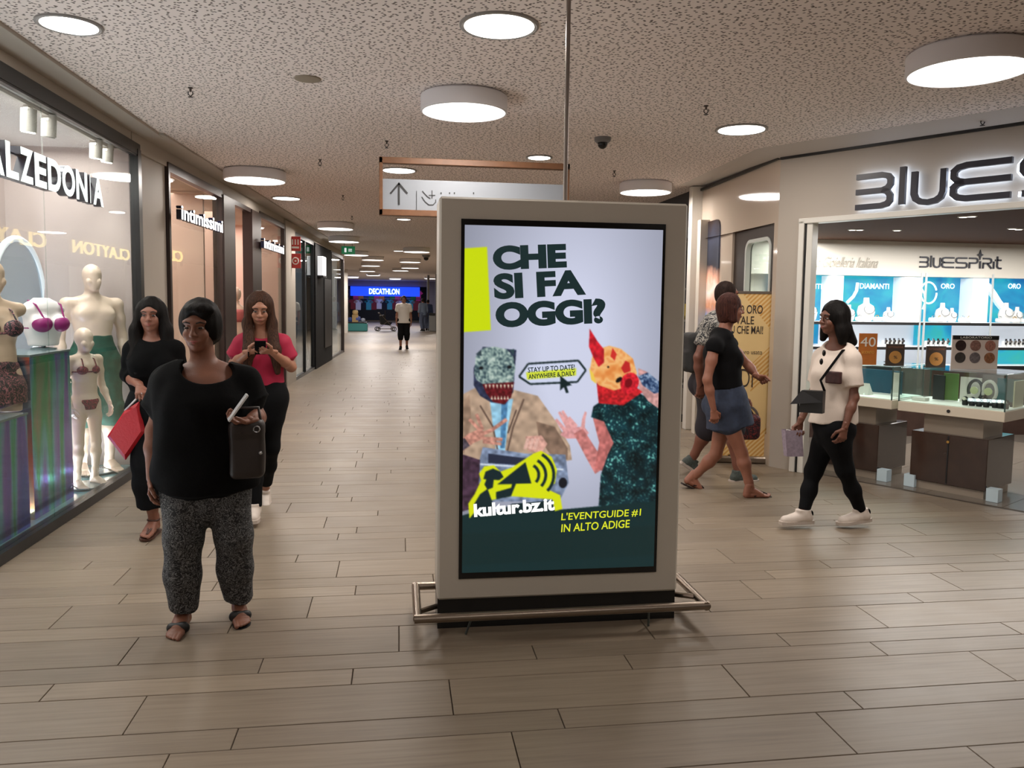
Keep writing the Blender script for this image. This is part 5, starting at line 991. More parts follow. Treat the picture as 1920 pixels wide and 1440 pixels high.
for i, (a, c, wd, w0, w1_) in enumerate(((1440, 1549, 'ARGENTI', 1490, 1541), (1573, 1684, 'DIAMANTI', 1612, 1667), (1719, 1812, 'ORO', 1764, 1790), (1846, 1960, 'ORO', 1890, 1914))):
    x0, x1 = XB(a, YB), XB(c, YB); b = B(); b.box(((x0+x1)/2, YB-.01, 1.675), (x1-x0, .03, .565)); pn = b.obj('backlit_print', tm[i % 2], du, world=True)
    letters_on(pn, wd, w0, w1_, 541, 532, YB-.03, m_tw, .008)
def arc_line(b, pts, r, Y): b.tube([tuple(atY(px, py, Y)) for px, py in pts], r, 6)
for pts_, r_ in ((ell(1741, 549, 15, 20), .012), ([(1724, 535), (1733, 550), (1735, 565), (1730, 580)], .012), ([(1608, 530), (1606, 545), (1600, 556), (1588, 568)], .02), ([(1850, 535), (1862, 552), (1872, 568), (1882, 580)], .045)): b = B(); arc_line(b, pts_, r_, YB-.04); b.obj('printed_jewel', mat('pale_print', (225, 238, 240), .4, emit=.5), du, world=True)
# header names
b0 = atY(1724, 500, YB-.2); b1 = atY(1880, 500, YB-.2); ht = atY(1724, 482, YB-.2)[2]-b0[2]; t = thing('shop_name_sign', 'small black rounded shop name on the cream header inside the jeweller', 'sign', vcopy(b0))
xw = sum(GL[c][0]+.13+.16*.6 for c in 'BluESPiRit'); glyphs('BluESPiRit', b0, (1, 0, 0), ht, (b1[0]-b0[0])/(xw*ht), t, m_nv, .012, 0, sw=.16)
sx = atY(1838, 478, YB-.2); b = B(); b.prism([(0, .065), (.014, .016), (.045, 0), (.014, -.016), (0, -.065), (-.014, -.016), (-.045, 0), (-.014, .016)], sx, (1, 0, 0), (0, 0, 1), .012); b.obj('star', m_nv, t, world=True)
p0 = atY(1524, 498, YB-.2); t = thing('script_sign', 'faint grey script lettering on the header at the left of the jeweller', 'sign', vcopy(p0)); letters_on(t, 'La Gioielleria Italiana', 1524, 1645, 500, 483, YB-.2, mat('faint_grey', (168, 162, 150), .4), 0, .003, shear=.35)
# things on the shelves
m_vel = mat('pale_velvet', (214, 216, 214), .7); m_gold = mat('gold', (210, 165, 90), .25, 1); m_silv = mat('silver', (190, 192, 196), .2, 1)
def neck(p, s, lab, grp):
    t = thing('necklace_bust', lab, 'jewellery display', p, group=grp); b = B(); b.lathe((0, 0, 0), [(.055*s, 0), (.085*s, .02*s), (.10*s, .10*s), (.085*s, .16*s), (.035*s, .19*s), (.03*s, .25*s)], 18, sy=.55); b.obj('bust_form', m_vel, t, smooth=True)
    b = B(); b.tube([(.06*s*math.sin(a), -.055*s-.012, .13*s-.05*s*math.cos(a)) for a in np.linspace(-2.2, 2.2, 12)], .004, 5); b.obj('chain', m_silv, t)
for ns, (px, s) in enumerate(((1517, .95), (1590, .8), (1622, 1.15), (1664, .7), (1765, .95), (1783, .7), (1884, 1.), (1905, .8))): neck((XB(px), YB-.18, 1.405), s, '%s pale necklace bust from the left on the top shelf' % ORD[ns], 'necklace busts on the top shelf')
for i, px in enumerate((1608, 1640, 1655, 1700, 1745, 1757, 1800, 1812, 1870, 1897, 1915)):
    t = thing('jewellery_cushion', '%s small %s ring cushion from the left on the top shelf' % (ORD[i], ('silver', 'gold')[i % 2]), 'jewellery display', (XB(px), YB-.22, 1.405), group='cushions on the top shelf'); b = B(); b.box((0, 0, .03), (.10, .07, .05), bev=.02); b.obj('pad', m_vel, t); b = B(); b.tube([(.02*math.cos(a), 0, .06+.018*math.sin(a)) for a in np.linspace(0, 2*PI, 11)[:-1]], .004, 5, closed=True); b.obj('ring', m_gold if i % 2 else m_silv, t)
for i, px in enumerate((1655, 1663, 1671, 1679, 1687, 1735, 1744, 1753, 1762, 1771, 1880, 1888, 1896, 1904, 1912)):
    t = thing('watch_stand', '%s small watch from the left on the second shelf' % ORD[i], 'watch', (XB(px), YB-.22, 1.104), group='watches on the second shelf'); b = B(); b.lathe((0, 0, 0), [(.028, 0), (.028, .05), (.022, .07)], 12); b.obj('cushion', m_vel, t); b = B(); b.tube([(0, -.032, .03), (0, -.032, .10)], .012, 6); b.obj('strap', m_blk if i % 3 else m_silv, t); b = B(); b.tube([(0, -.04, .066), (0, -.05, .066)], .017, 12); b.obj('dial', m_silv, t)
b = B(); b.box((XB(1765), YB-.02, 1.24), (XB(1800)-XB(1730), .02, .26)); b.obj('lower_print', tm[0], du, world=True); b = B(); b.box((XB(1900), YB-.02, .97), (1.0, .02, .19)); b.obj('lower_print', tm[1], du, world=True); b = B(); b.box((XB(1525), YB-.02, 1.24), (.3, .02, .24)); b.obj('lower_print', tm[1], du, world=True)
# glass counters
ca_ = unit([.50, -.866]); cb_ = np.array([.866, .50]); rzC = math.atan2(ca_[1], ca_[0])
m_box = mat('walnut_gloss', (58, 40, 33), .14, var=.25, vscale=7, coat=.4); m_ped = mat('taupe_gloss', (150, 138, 124), .18); m_tray = mat('cream_gloss', (216, 205, 186), .25); m_cg = glass('case_glass', (245, 251, 249), .9)
def C3(c, a, b_, z): return (float(c[0]+ca_[0]*a+cb_[0]*b_), float(c[1]+ca_[1]*a+cb_[1]*b_), z)
def counter(c, lab):
    t = thing('glass_counter', lab, 'display counter', (c[0], c[1], .006), rzC); t_ = [B() for _ in range(8)]
    B().box((0, 0, .035), (.58, .50, .07)).obj('plinth', m_ped, t); B().box((0, 0, .285), (.62, .54, .43), bev=.004).obj('cabinet', m_box, t); B().box((.0, -.272, .285), (.012, .004, .41)).obj('door_seam', m_blk, t)
    b = B(); b.tube([(.0, -.272, .44), (.0, -.282, .44)], .012, 12); b.obj('lock', m_gold, t)
    B().box((0, 0, .585), (.48, .40, .17)).obj('pedestal', m_ped, t); B().box((0, 0, .705), (.86, .60, .085), bev=.004).obj('tray', m_tray, t)
    b = B(); b.tube([(.0, -.30, .705), (.0, -.307, .705)], .014, 12); b.obj('tray_lock', m_blk, t)
    for x, y, dx, dy in ((0, -.292, .85, .006), (0, .292, .85, .006), (-.422, 0, .006, .575), (.422, 0, .006, .575)): B().box((x, y, .895), (dx, dy, .295)).obj('glass_side', m_cg, t)
    B().box((0, 0, 1.047), (.86, .60, .009), bev=.002).obj('glass_top', m_cg, t); B().box((0, 0, .751), (.83, .57, .006)).obj('deck', mat('lit_deck', (236, 236, 226), .4, emit=.25), t)
    for x, y in ((-.425, -.295), (.425, -.295), (.425, .295), (-.425, .295)): B().box((x, y, .895), (.009, .009, .30)).obj('corner_bead', mat('bead_dark', (60, 84, 80), .2), t)
    for x in (-.30, .37): B().box((x, -.25, .055), (.09, .09, .105)).obj('acrylic_foot', mat('acrylic', (188, 206, 214), .1, emit=.06), t)
    return t
C1 = np.array([4.86, 6.22]); C2 = C1-ca_*.915; C3_ = C1+cb_*1.35+ca_*.1
counter(C1, 'nearest glass topped jewellery counter, watches lined up under its glass'); counter(C2, 'second glass topped counter, partly behind the woman in the white top')
m_grn = mat('green_card', (96, 130, 70), .5); m_wc = mat('white_card', (225, 222, 214), .5)
def flatcard(name, lab, cat, c, a, b_, z, w, h, m, tilt=0, rot=0, th=.01, grp=None):
    t = thing(name, lab, cat, C3(c, a, b_, z), rzC+rot, grp); B().box((0, 0, h/2), (w, th, h), rx=0).obj('card', m, t)
    for x in (-w*.3, w*.3): B().box((x, .02, .02), (.01, .04, .04)).obj('foot', m_blk, t)
    t.rotation_euler[0] = -tilt; return t
ZD = .762
flatcard('backing_card', 'green backing card inside the nearest counter', 'card', C1, -.16, .1, ZD, .12, .24, m_grn, 0, .3); flatcard('backing_card', 'white card with small dark mark inside the nearest counter', 'card', C1, .02, .06, ZD, .17, .22, m_wc)
flatcard('backing_card', 'dark card behind the watches in the nearest counter', 'card', C1, -.24, .05, ZD, .10, .22, mat('dark_card', (40, 44, 44), .5)); flatcard('backing_card', 'blue print card inside the second counter', 'card', C2, .05, .15, ZD, .5, .22, mat('deep_blue_card', (30, 84, 110), .5))
flatcard('backing_card', 'deep green-blue card at the right inside the nearest counter', 'card', C1, .27, .22, ZD, .2, .22, mat('deep_teal_card', (40, 84, 90), .5)); flatcard('backing_card', 'pale yellowish card at the side inside the nearest counter', 'card', C1, .38, .1, ZD, .2, .22, mat('pale_yellow', (206, 204, 170), .5), 0, PI/2)
flatcard('ivory_stand', 'tall ivory jewellery stand inside the second counter', 'jewellery display', C2, .33, -.05, ZD, .07, .22, m_wc, .15)
for i, (a, r) in enumerate([(.10+.055*j, 0) for j in range(4)]+[(.325+.04*j, 1) for j in range(3)]):
    t = thing('display_watch', '%s dark watch with pale dial from the left in the nearest counter' % ORD[i], 'watch', C3(C1, a-.03, -.16 if not r else -.14, ZD), rzC, 'watches in the nearest counter'); b = B(); b.lathe((0, 0, 0), [(.022, 0), (.024, .02), (.018, .045)], 12); b.obj('cushion', m_blk, t); b = B(); b.tube([(.021*math.cos(q), .0, .045+.024*math.sin(q)) for q in np.linspace(0, 2*PI, 15)[:-1]], .008, 6, closed=True); b.obj('strap', m_blk, t)
    b = B(); b.tube([(0, -.022, .056), (0, -.030, .058)], .014, 14); b.obj('dial', mat('dial_pale', (230, 228, 205), .2), t)
for i, a in enumerate((.09, .17)):
    t = thing('cuff_stand', ('left', 'right')[i]+' pale curved bracelet stand behind the watches', 'jewellery display', C3(C1, a+i*.03, -.02, ZD), rzC); b = B(); b.tube([(.055*math.cos(q), 0, .12+.085*math.sin(q)) for q in np.linspace(-.9, 3.6, 16)], .014, 8); b.obj('band', m_wc if i else mat('black_band', (30, 34, 30), .3), t, smooth=True); b = B(); b.box((0, 0, .012), (.1, .06, .024)); b.obj('foot', m_blk, t)
    b = B(); b.tube([(0, -.02, .12), (0, -.03, .12)], .032, 18); b.obj('dial', mat('dial_green', (196, 204, 150), .2), t)
b = B(); b.add([(-.09, -.05, 0), (.09, -.05, 0), (.09, .05, .0), (-.09, .05, 0), (-.05, .05, .10), (.05, .05, .10)], [(0, 1, 2, 3), (0, 4, 5, 1), (1, 5, 2), (3, 4, 0), (2, 5, 4, 3)]); o = b.obj('wedge_stand', m_wc, None, label='white wedge shaped stand inside the second counter', cat='jewellery display'); o.location = C3(C2, .05, -.12, ZD); o.rotation_euler[2] = rzC
b = B(); b.box((0, 0, .015), (.12, .08, .03), bev=.005); o = b.obj('flat_pad', m_wc, None, label='flat white pad at the left inside the nearest counter', cat='jewellery display'); o.location = C3(C1, -.3, -.16, ZD); o.rotation_euler[2] = rzC
# signs standing on the counters
ZT = 1.058
def csign(c, px0, px1, pyt, pyb, lab, m, nm='counter_sign'):
    d = ray((px0+px1)/2, pyb); s_ = (ZT-CAMH)/d[2]; base = np.array([0, 0, CAMH])+d*s_
    dist = base[1]; w = (px1-px0)/1500*dist*1.0; top = atY((px0+px1)/2, pyt, dist)[2]; t = thing(nm, lab, 'sign', (base[0], base[1], ZT), -.12); B().box((0, 0, (top-ZT)/2), (w, .012, top-ZT)).obj('board', m, t); B().box((0, .03, .006), (w*.8, .07, .012)).obj('foot', m_blk, t); return t, w, top-ZT
m_or = mat('orange_print', (196, 116, 50), .5, var=.2, vscale=14); m_dkp = mat('dark_print', (66, 54, 48), .5)
t, w, h = csign(C2, 1607, 1644, 625, 684, 'orange sign with a large 40 on the second counter', m_or); b = B(); text(b, '40', (-w*.44, -.008, h*.58), (1, 0, 0), (0, 0, 1), w*.84, h*.3, .002); b.obj('number', m_wc, t); b = B(); text(b, 'SCONTO', (-w*.36, -.008, h*.36), (1, 0, 0), (0, 0, 1), w*.7, h*.08, .002); b.obj('lettering', mat('gold_ink', (222, 170, 80), .4), t)
for px0, px1, y0, y1, lab in ((1658, 1696, 645, 686, 'dark square sign with a gold coin, on the second counter'), (1733, 1774, 649, 689, 'dark square sign with a gold coin, left of the circle poster')):
    t, w, h = csign(C1, px0, px1, y0, y1, lab, m_dkp); b = B(); b.prism([(w*.34*math.cos(a), w*.34*math.sin(a)) for a in np.linspace(0, 2*PI, 25)[:-1]], (0, -.008, h*.40), (1, 0, 0), (0, 0, 1), .004); b.obj('coin', mat('coin_gold', (206, 150, 84), .35, .3), t)
    b = B(); text(b, '%', (-w*.1, -.0105, h*.33), (1, 0, 0), (0, 0, 1), w*.2, h*.14, .002); b.obj('number', m_dkp, t); b = B(); text(b, 'ROTTAMAZIONE', (-w*.4, -.0075, h*.82), (1, 0, 0), (0, 0, 1), w*.8, h*.08, .001); b.obj('lettering', mat('brown_ink', (150, 96, 70), .5), t)
t, w, h = csign(C1, 1777, 1874, 629, 692, 'wide beige poster with six round jewellery pictures and black heading', mat('beige_print', (196, 180, 172), .5), 'counter_poster'); B().box((0, -.008, h*.94), (w, .004, h*.12)).obj('heading_bar', m_blk, t); b = B(); text(b, 'LABORATORIO', (-w*.34, -.0105, h*.91), (1, 0, 0), (0, 0, 1), w*.68, h*.06, .001); b.obj('lettering', m_wc, t)
for i in range(3):
    for j in range(2):
        cc = [(60, 40, 40), (150, 110, 100), (176, 120, 104), (70, 64, 62), (120, 110, 112), (150, 100, 70)][i+3*j]; b = B(); b.prism([(h*.16*math.cos(a), h*.16*math.sin(a)) for a in np.linspace(0, 2*PI, 21)[:-1]], ((i-1)*w*.32, -.008, h*(.70-.36*j)), (1, 0, 0), (0, 0, 1), .004); b.obj('round_picture', mat('picture_%d%d' % (i, j), cc, .4, var=.6, vscale=60), t)
# roll-up banner
P1 = at(1438, 869); P0 = at(1352, 866)+np.array([-.05, .0, 0]); ub = unit((P1-P0)*[1, 1, 0]); wB = .54; P0 = P1-ub*wB; rzb = math.atan2(ub[1], ub[0]); hBn = onpl(1459, 549, P0, P1)[2]
t = thing('rollup_banner', 'yellow roll-up banner with diagonal stripes at its corners, behind the walking couple', 'banner', ((P0[0]+P1[0])/2, (P0[1]+P1[1])/2, 0), rzb)
def ban_mat():
    m, N, L, b = nodes_mat('banner_print', .5); tc = N.new('ShaderNodeTexCoord'); sp = N.new('ShaderNodeSeparateXYZ'); L.new(tc.outputs['Object'], sp.inputs[0])
    def M_(op, a, c, d=None):
        n = N.new('ShaderNodeMath'); n.operation = op
        for k, v in enumerate((a, c, d)):
            if v is None: continue
            if isinstance(v, (int, float)): n.inputs[k].default_value = v
            else: L.new(v, n.inputs[k])
        return n.outputs[0]
    X_, Z_ = sp.outputs[0], sp.outputs[2]; st = M_('GREATER_THAN', M_('FRACT', M_('MULTIPLY', M_('SUBTRACT', X_, Z_), 22), 0), .5); mk = M_('GREATER_THAN', M_('ADD', X_, M_('MULTIPLY', M_('SUBTRACT', M_('ABSOLUTE', M_('SUBTRACT', Z_, .86), 0), .55), .8)), .2)
    mk2 = M_('LESS_THAN', M_('ADD', M_('MULTIPLY', X_, -.3), Z_), .22); mk3 = M_('MAXIMUM', M_('MAXIMUM', M_('MULTIPLY', mk, 1.), mk2), M_('MULTIPLY', M_('GREATER_THAN', X_, .08), M_('LESS_THAN', M_('ABSOLUTE', M_('SUBTRACT', M_('SUBTRACT', Z_, M_('MULTIPLY', X_, 1.0)), .78), 0), .14)))
    f = M_('MULTIPLY', mk3, st); c = N.new('ShaderNodeMixRGB'); c.inputs[1].default_value = (*s2l((232, 200, 140)), 1); c.inputs[2].default_value = (*s2l((214, 160, 84)), 1); L.new(f, c.inputs[0]); L.new(c.outputs[0], b.inputs['Base Color']); b.inputs['Emission Color'].default_value = (0, 0, 0, 1); return m
B().box((0, 0, hBn/2+.03), (wB, .006, hBn-.06)).obj('printed_sheet', ban_mat(), t); B().box((0, 0, .035), (wB+.03, .10, .07), bev=.015).obj('base_cassette', m_st, t); B().box((0, 0, hBn), (wB+.01, .02, .025)).obj('top_bar', m_st, t); b = B(); b.tube([(0, .02, .05), (0, .02, hBn)], .01, 8); b.obj('rear_pole', m_st, t)
m_bi = mat('banner_ink', (60, 48, 40), .5)
def bl(word, x0, x1, z0, z1, bold=.0, nm='lettering'): b = B(); text(b, word, (x0, -.006, z0), (1, 0, 0), (0, 0, 1), x1-x0, z1-z0, .001, bold=bold); b.obj(nm, m_bi, t)
hz = lambda py: onpl(1405, py, P0, P1)[2]
bl('TUO ORO', -.16, .17, hz(588), hz(572), .01); bl('VALE', -.09, .09, hz(608), hz(593), .01); bl('PIU CHE MAI!', -.18, .18, hz(626), hz(611), .01); bl('il tuo oro usato', -.14, .18, hz(664), hz(656)); bl('DI', -.02, .10, hz(726), hz(692), -.01); bl('cauri', -.12, .04, hz(860), hz(850), .01)
b = B(); b.tube([(.06+.11*math.cos(a), -.006, hz(788)+.14*math.sin(a)) for a in np.linspace(0, 2*PI, 25)[:-1]], .012, 6, closed=True); b.obj('ring_picture', mat('ring_grey', (120, 116, 120), .3, .5), t)
# ---------------------------------------------------------------- people
def conv(loc, th, S, px, py, dy=0):
    p = atY(px, py, loc[1]+dy)-np.array([loc[0], loc[1], 0]); c, s = math.cos(-th), math.sin(-th); return (np.array([p[0]*c-p[1]*s, p[0]*s+p[1]*c, p[2]])/S)
def joints(loc, th, H, D): S = H/1.705; return {k: conv(loc, th, S, *v) for k, v in D.items()}
def rel(h, v): return np.array(v, float)
def tank(p): return p
def prop(name, label, cat, h_, grp=None):
    """a thing carried by a person, built in that person's own axes"""
    return thing(name, label, cat, tuple(h_.root.location), h_.root.rotation_euler[2], grp)
def shoe_prims(T, s):
    r = lambda a, b: seg(T(*a), T(*b), .001)
    P = [seg(T(0, -.03, -.045), T(0, .03, -.045), .040*s, .040*s), seg(T(0, .0, -.02), T(0, .09, -.048), .040*s, .036*s), seg(T(0, .06, -.052), T(-.004, .145, -.056), .042*s, .034*s), seg(T(0, -.02, -.03), T(0, -.015, .012), .041*s, .038*s), seg(T(0, .0, -.01), T(0, .03, .012), .036*s, .034*s)]
    return P
def sneakers(h, m, ms, mh=None, laces=None):
    for k in 'RL':
        F, (T, sd, Fw, U) = h.ff[k]; pr = shoe_prims(T, h.S); lo = T(0, 0, -.078); o = mesh_np('shoe', [sdf(pr, .0045, k=.012, cuts=[(lo, -U), (T(0, 0, .022), U)])], m, h.root)
        b = B(); sole(b, T, sd, Fw, U, th=.024, w=1.06); s_ = b.obj('shoe_sole', ms, h.root)
        if mh: mesh_np('heel_patch', [sdf([('ell', T(0, -.062, -.012), (.02*h.S, .012*h.S, .022*h.S), np.array([sd, Fw, U]))], .004, k=.01)], mh, h.root)
        if laces:
            b = B()
            for i in range(4): b.tube([T(-.022, .035+i*.02, .012-.011*i-.012), T(0, .04+i*.02, .022-.012*i-.012), T(.022, .035+i*.02, .012-.011*i-.012)], .003*h.S, 5)
            b.obj('laces', laces, h.root)
def sandals(h, m, wide=True, ankle=False):
    for k in 'RL':
        F, (T, sd, Fw, U) = h.ff[k]; b = B(); sole(b, T, sd, Fw, U, th=.014, z0=-.098, w=1.04); b.obj('sandal_sole', m, h.root)
        if wide: mesh_np('sandal_strap', [sdf([seg(T(-.030, .085, -.052), T(.030, .085, -.054), (.022*h.S, .030*h.S), (.022*h.S, .026*h.S), Fw)], .004, k=.006, cuts=[(T(0, 0, -.088), -U)])], m, h.root)
        else: b = B(); b.tube([T(-.012, .15, -.06), T(0, .10, -.035), T(.036, .02, -.062)], .0075*h.S, 6); b.tube([T(-.012, .15, -.06), T(-.02, .10, -.036), T(-.036, .02, -.062)], .0075*h.S, 6); b.obj('sandal_strap', m, h.root)
        if ankle: b = B(); b.tube([T(.040*math.cos(a), .0+.042*math.sin(a), .005) for a in np.linspace(0, 2*PI, 15)[:-1]], .006*h.S, 6, closed=True); b.obj('ankle_strap', m, h.root)
def hair(h, prims, m, k=.02, fold=.0015, sub=(), vox=.005): return mesh_np('hair', [sdf(prims, vox, k=k*h.S, fold=fold, fk=(120, 4, 1), sub=sub)], m, h.root)
def hcap(h, g=.012, low=-.04):
    """scalp cover that leaves the face free"""
    T, S, A = h.HT, h.hs, h.HA; return [('ell', T(0, -.022, .030), ((.076+g)*S, (.088+g)*S, (.094+g)*S), A)]
def facecut(h, w=.062, zt=.05): T, S, A = h.HT, h.hs, h.HA; return [('ell', T(0, .105, -.03), (w*S, .06*S, .105*S), A), ('ell', T(0, .11, zt-.03), (w*.9*S, .055*S, .05*S), A)]
F_BLK = mat('black_cloth', (7, 7, 8), .95, bump=.3, bscale=160, spec=.15); F_BLK2 = mat('black_denim', (8, 9, 12), .9, bump=.3, bscale=300, spec=.2)
def pattern(nm, c0, c1, sc, th, rough=.85):
    m, N, L, b = nodes_mat(nm, rough); tc = N.new('ShaderNodeTexCoord'); nz = N.new('ShaderNodeTexNoise'); nz.inputs['Scale'].default_value = sc; nz.inputs['Detail'].default_value = 1.5; nz.inputs['Distortion'].default_value = 1.5; L.new(tc.outputs['Object'], nz.inputs['Vector'])
    w = N.new('ShaderNodeMath'); w.operation = 'MULTIPLY'; w.inputs[1].default_value = 5.5; f = N.new('ShaderNodeMath'); f.operation = 'FRACT'; L.new(nz.outputs['Fac'], w.inputs[0]); L.new(w.outputs[0], f.inputs[0])
    r = ramp(N, [(0, c0), (th, c0), (th+.08, c1), (.98, c1)]); L.new(f.outputs[0], r.inputs[0]); L.new(r.outputs[0], b.inputs['Base Color']); return m
# --- 1: woman standing in front, left of the kiosk
loc = (-.885, 3.93); th = PI+.10; H = 1.575
J = joints(loc, th, H, dict(head=(374, 614, -.03), neck=(384, 688, 0), sho=(385, 704, 0), che=(386, 735, -.02), rib=(386, 768, -.03), wai=(386, 808, -.03), pel=(387, 862, 0), hiR=(350, 878, 0), hiL=(424, 878, 0), knR=(343, 1010, -.06), knL=(438, 1002, -.02), anR=(343, 1146, -.02), anL=(447, 1126, .08),
    shR=(318, 720, 0), elR=(290, 808, .02), wrR=(284, 897, -.04), shL=(456, 720, 0), elL=(482, 783, .0), wrL=(468, 788, -.20)))
h = Human('person', 'person in a black top and patterned loose trousers standing in front, left of the kiosk', loc, th, H, skin('skin_tan', (130, 84, 64)), J, girth=1.22, hips=1.12, bust=1.1, belly=.8, look=(.18, 1, -.05), vox=.007, hs=1.10)
h.hand('R', (.02, .12, -1), (-1, .1, 0), (.1, 1, .1), curl=.35); h.hand('L', (1, .45, .05), (.1, .3, 1), (.2, 1, .1), curl=.55)
h.feet(((.16, 1), (-.22, 1))).build()
J = h.J; S = h.S; z = lambda v: v
def tops(h, infl=.012, hem=None, k=.03): return inflate(h.torso[1:5], infl)
def R_(h, *L): return h.rings(L)
nb = h.J['sho']/S
h.cloth('top', h.rings([(nb[0], nb[1]-.015, nb[2]-.03, .17, .09), (nb[0], .01, 1.27, .215, .15), (.0, .04, 1.14, .225, .185), (0, .04, .98, .235, .19), (0, .02, .83, .245, .185), (0, .01, .755, .25, .185)])+h.sleeve('R', .50, .030, .012)+h.sleeve('L', .50, .030, .012)+[seg(J['sho'], J['shR'], .07*S), seg(J['sho'], J['shL'], .07*S)]+inflate(h.torso[-4:], .014)[:1],
        F_BLK, k=.05, vox=.0065, fold=.0045, fk=(24, 7, 1), sub=[('ell', J['sho']+np.array([-.02, .10, .03])*S, (.125*S, .12*S, .085*S), I3), ('ell', J['sho']+np.array([0, 0, .085])*S, (.125*S, .12*S, .07*S), I3)])
m_pt = pattern('squiggle_print', (26, 27, 29), (104, 104, 104), 38, .60)
def leg_loose(h, k, rs, ze, fl=True):
    a, kn, an = h.J['hi'+k]/h.S, h.J['kn'+k]/h.S, h.J['an'+k]/h.S; an2 = kn+(an-kn)*((kn[2]-ze)/(kn[2]-an[2])); mid = (kn+an2)/2
    return [seg(a*h.S, kn*h.S, rs[0]*h.S, rs[1]*h.S), seg(kn*h.S, mid*h.S, rs[1]*h.S, rs[2]*h.S), flat(seg(mid*h.S, an2*h.S, rs[2]*h.S, rs[3]*h.S)) if fl else seg(mid*h.S, an2*h.S, rs[2]*h.S, rs[3]*h.S)]
h.cloth('trousers', inflate(h.low, .012)+[inflate(h.leg['R'], .012)[0], inflate(h.leg['L'], .012)[0]]+h.rings([(0, .0, .93, .205, .15), (0, 0, .80, .215, .155), (0, 0, .66, .185, .13)], fl=False)+leg_loose(h, 'R', (.118, .094, .088, .076), .095)+leg_loose(h, 'L', (.118, .094, .088, .076), .105), m_pt, k=.03, vox=.0065, fold=.005, fk=(34, 5, 2))
sandals(h, mat('black_leather', (18, 18, 19), .45), ankle=True)
T = h.HT; hm = hairm('hair_black', (15, 12, 11))
hair(h, hcap(h, .016)+[('ell', T(-.02, .055, .085), (.070*h.hs, .045*h.hs, .034*h.hs), h.HA), ('ell', T(0, -.065, -.03), (.075*h.hs, .05*h.hs, .07*h.hs), h.HA), ('ell', T(-.072, -.02, .0), (.022*h.hs, .05*h.hs, .06*h.hs), h.HA), ('ell', T(.072, -.03, .0), (.02*h.hs, .045*h.hs, .055*h.hs), h.HA)], hm, sub=facecut(h, .064, .035))
b = B(); b.tube([tuple(p) for p in (J['shR']+np.array([-.06, .0, .06])*S, J['che']+np.array([.07, .155, .0])*S, J['rib']+np.array([-.06, .20, -.02])*S, J['wai']+np.array([-.2, .16, .02])*S)], .007, 6)
bag = prop('shoulder_bag', 'dark brown crossbody bag at the hip of the person in front', 'bag', h); b.obj('strap', mat('strap_black', (30, 24, 24), .6), bag, smooth=True)
c0 = conv(loc, th, 1, 464, 842, -.17); A = I3
mb = mat('taupe_leather', (40, 32, 29), .5, bump=.3, bscale=90)
mesh_np('bag_body', [sdf([('box', c0, (.078, .045, .135), A, .03), ('box', c0+np.array([0, .0, .10]), (.07, .05, .035), A, .02)], .006, k=.02, fold=.002)], mb, bag)
b = B(); cc = c0+np.array([-.045, .055, .10]); b.tube([tuple(cc+np.array([.013*math.cos(a), 0, .013*math.sin(a)])) for a in np.linspace(0, 2*PI, 15)[:-1]], .0035, 6, closed=True); cc = c0+np.array([-.06, .05, -.01]); b.sph(tuple(cc), .009, 6); b.obj('buckle', m_silv, bag)
b = B(); b.tube([tuple(c0+np.array(v)) for v in ((-.06, 0, .12), (-.05, -.01, .19), (.05, -.01, .19), (.06, 0, .12))], .008, 6); b.obj('handle', mb, bag, smooth=True)
ph = prop('mobile_phone', 'slim white phone in the left hand of the person in front', 'phone', h); pc = conv(loc, th, 1, 446, 764, -.30); b = B(); b.box((0, 0, 0), (.010, .07, .14), bev=.004); o = b.obj('body', mat('phone_white', (215, 215, 215), .3), ph); o.location = tuple(pc); o.rotation_euler = (.0, .62*-1, .15)
b = B(); b.box((0, 0, 0), (.001, .062, .125)); o = b.obj('display', mat('phone_glass', (14, 14, 18), .08), ph); o.location = tuple(pc+np.array([-.0058*.8, 0, .0058*.6])); o.rotation_euler = (0, -.62, .15)
# --- 2: woman in black behind
loc = (-1.61, 5.50); th = PI+.2; H = 1.60
J = joints(loc, th, H, dict(head=(283, 592, 0), neck=(287, 634, .02), sho=(287, 645, .02), che=(288, 667, 0), rib=(290, 694, 0), wai=(292, 722, 0), pel=(294, 762, 0), hiR=(273, 770, 0), hiL=(316, 770, 0), knR=(276, 868, -.06), knL=(315, 860, .12), anR=(288, 975, 0), anL=(316, 936, .45),
    shR=(251, 656, 0), elR=(241, 702, .04), wrR=(262, 724, -.17), shL=(326, 656, 0), elL=(338, 715, .02), wrL=(337, 772, -.02)))
h = Human('person', 'person in black with long black hair and a red bag, partly behind the front person', loc, th, H, skin('skin_mid', (140, 92, 74)), J, girth=1.02, hips=1.05, bust=1, look=(.1, 1, 0), vox=.009)
h.hand('R', (-.15, .7, -.5), (0, -.3, -1), (-1, .1, 0), curl=.8); h.hand('L', (0, .1, -1), (1, 0, 0), (0, 1, 0), curl=.35); h.feet(((.3, 1), (0, 1)), (0, .5)).build(); J = h.J; S = h.S
h.cloth('top', inflate(h.up, .016)+h.sleeve('R', 1.35, .014)+h.sleeve('L', 1.35, .014)+h.rings([(0, 0, 1.05, .16, .12), (0, 0, .86, .185, .14)]), F_BLK, k=.03, fold=.003, sub=[('ell', J['neck']+np.array([0, .05, .02])*S, (.075*S, .07*S, .05*S), I3)])
h.cloth('trousers', inflate(h.low, .012)+[inflate(h.leg['R'], .012)[0], inflate(h.leg['L'], .012)[0]]+h.rings([(0, 0, .98, .16, .12), (0, 0, .86, .17, .125)], fl=False)+leg_loose(h, 'R', (.115, .10, .10, .10), .22)+leg_loose(h, 'L', (.115, .10, .10, .10), .3), F_BLK2, k=.04, fold=.004); sandals(h, mat('brown_leather', (74, 44, 34), .5), wide=False, ankle=True)
T = h.HT; s_ = h.hs
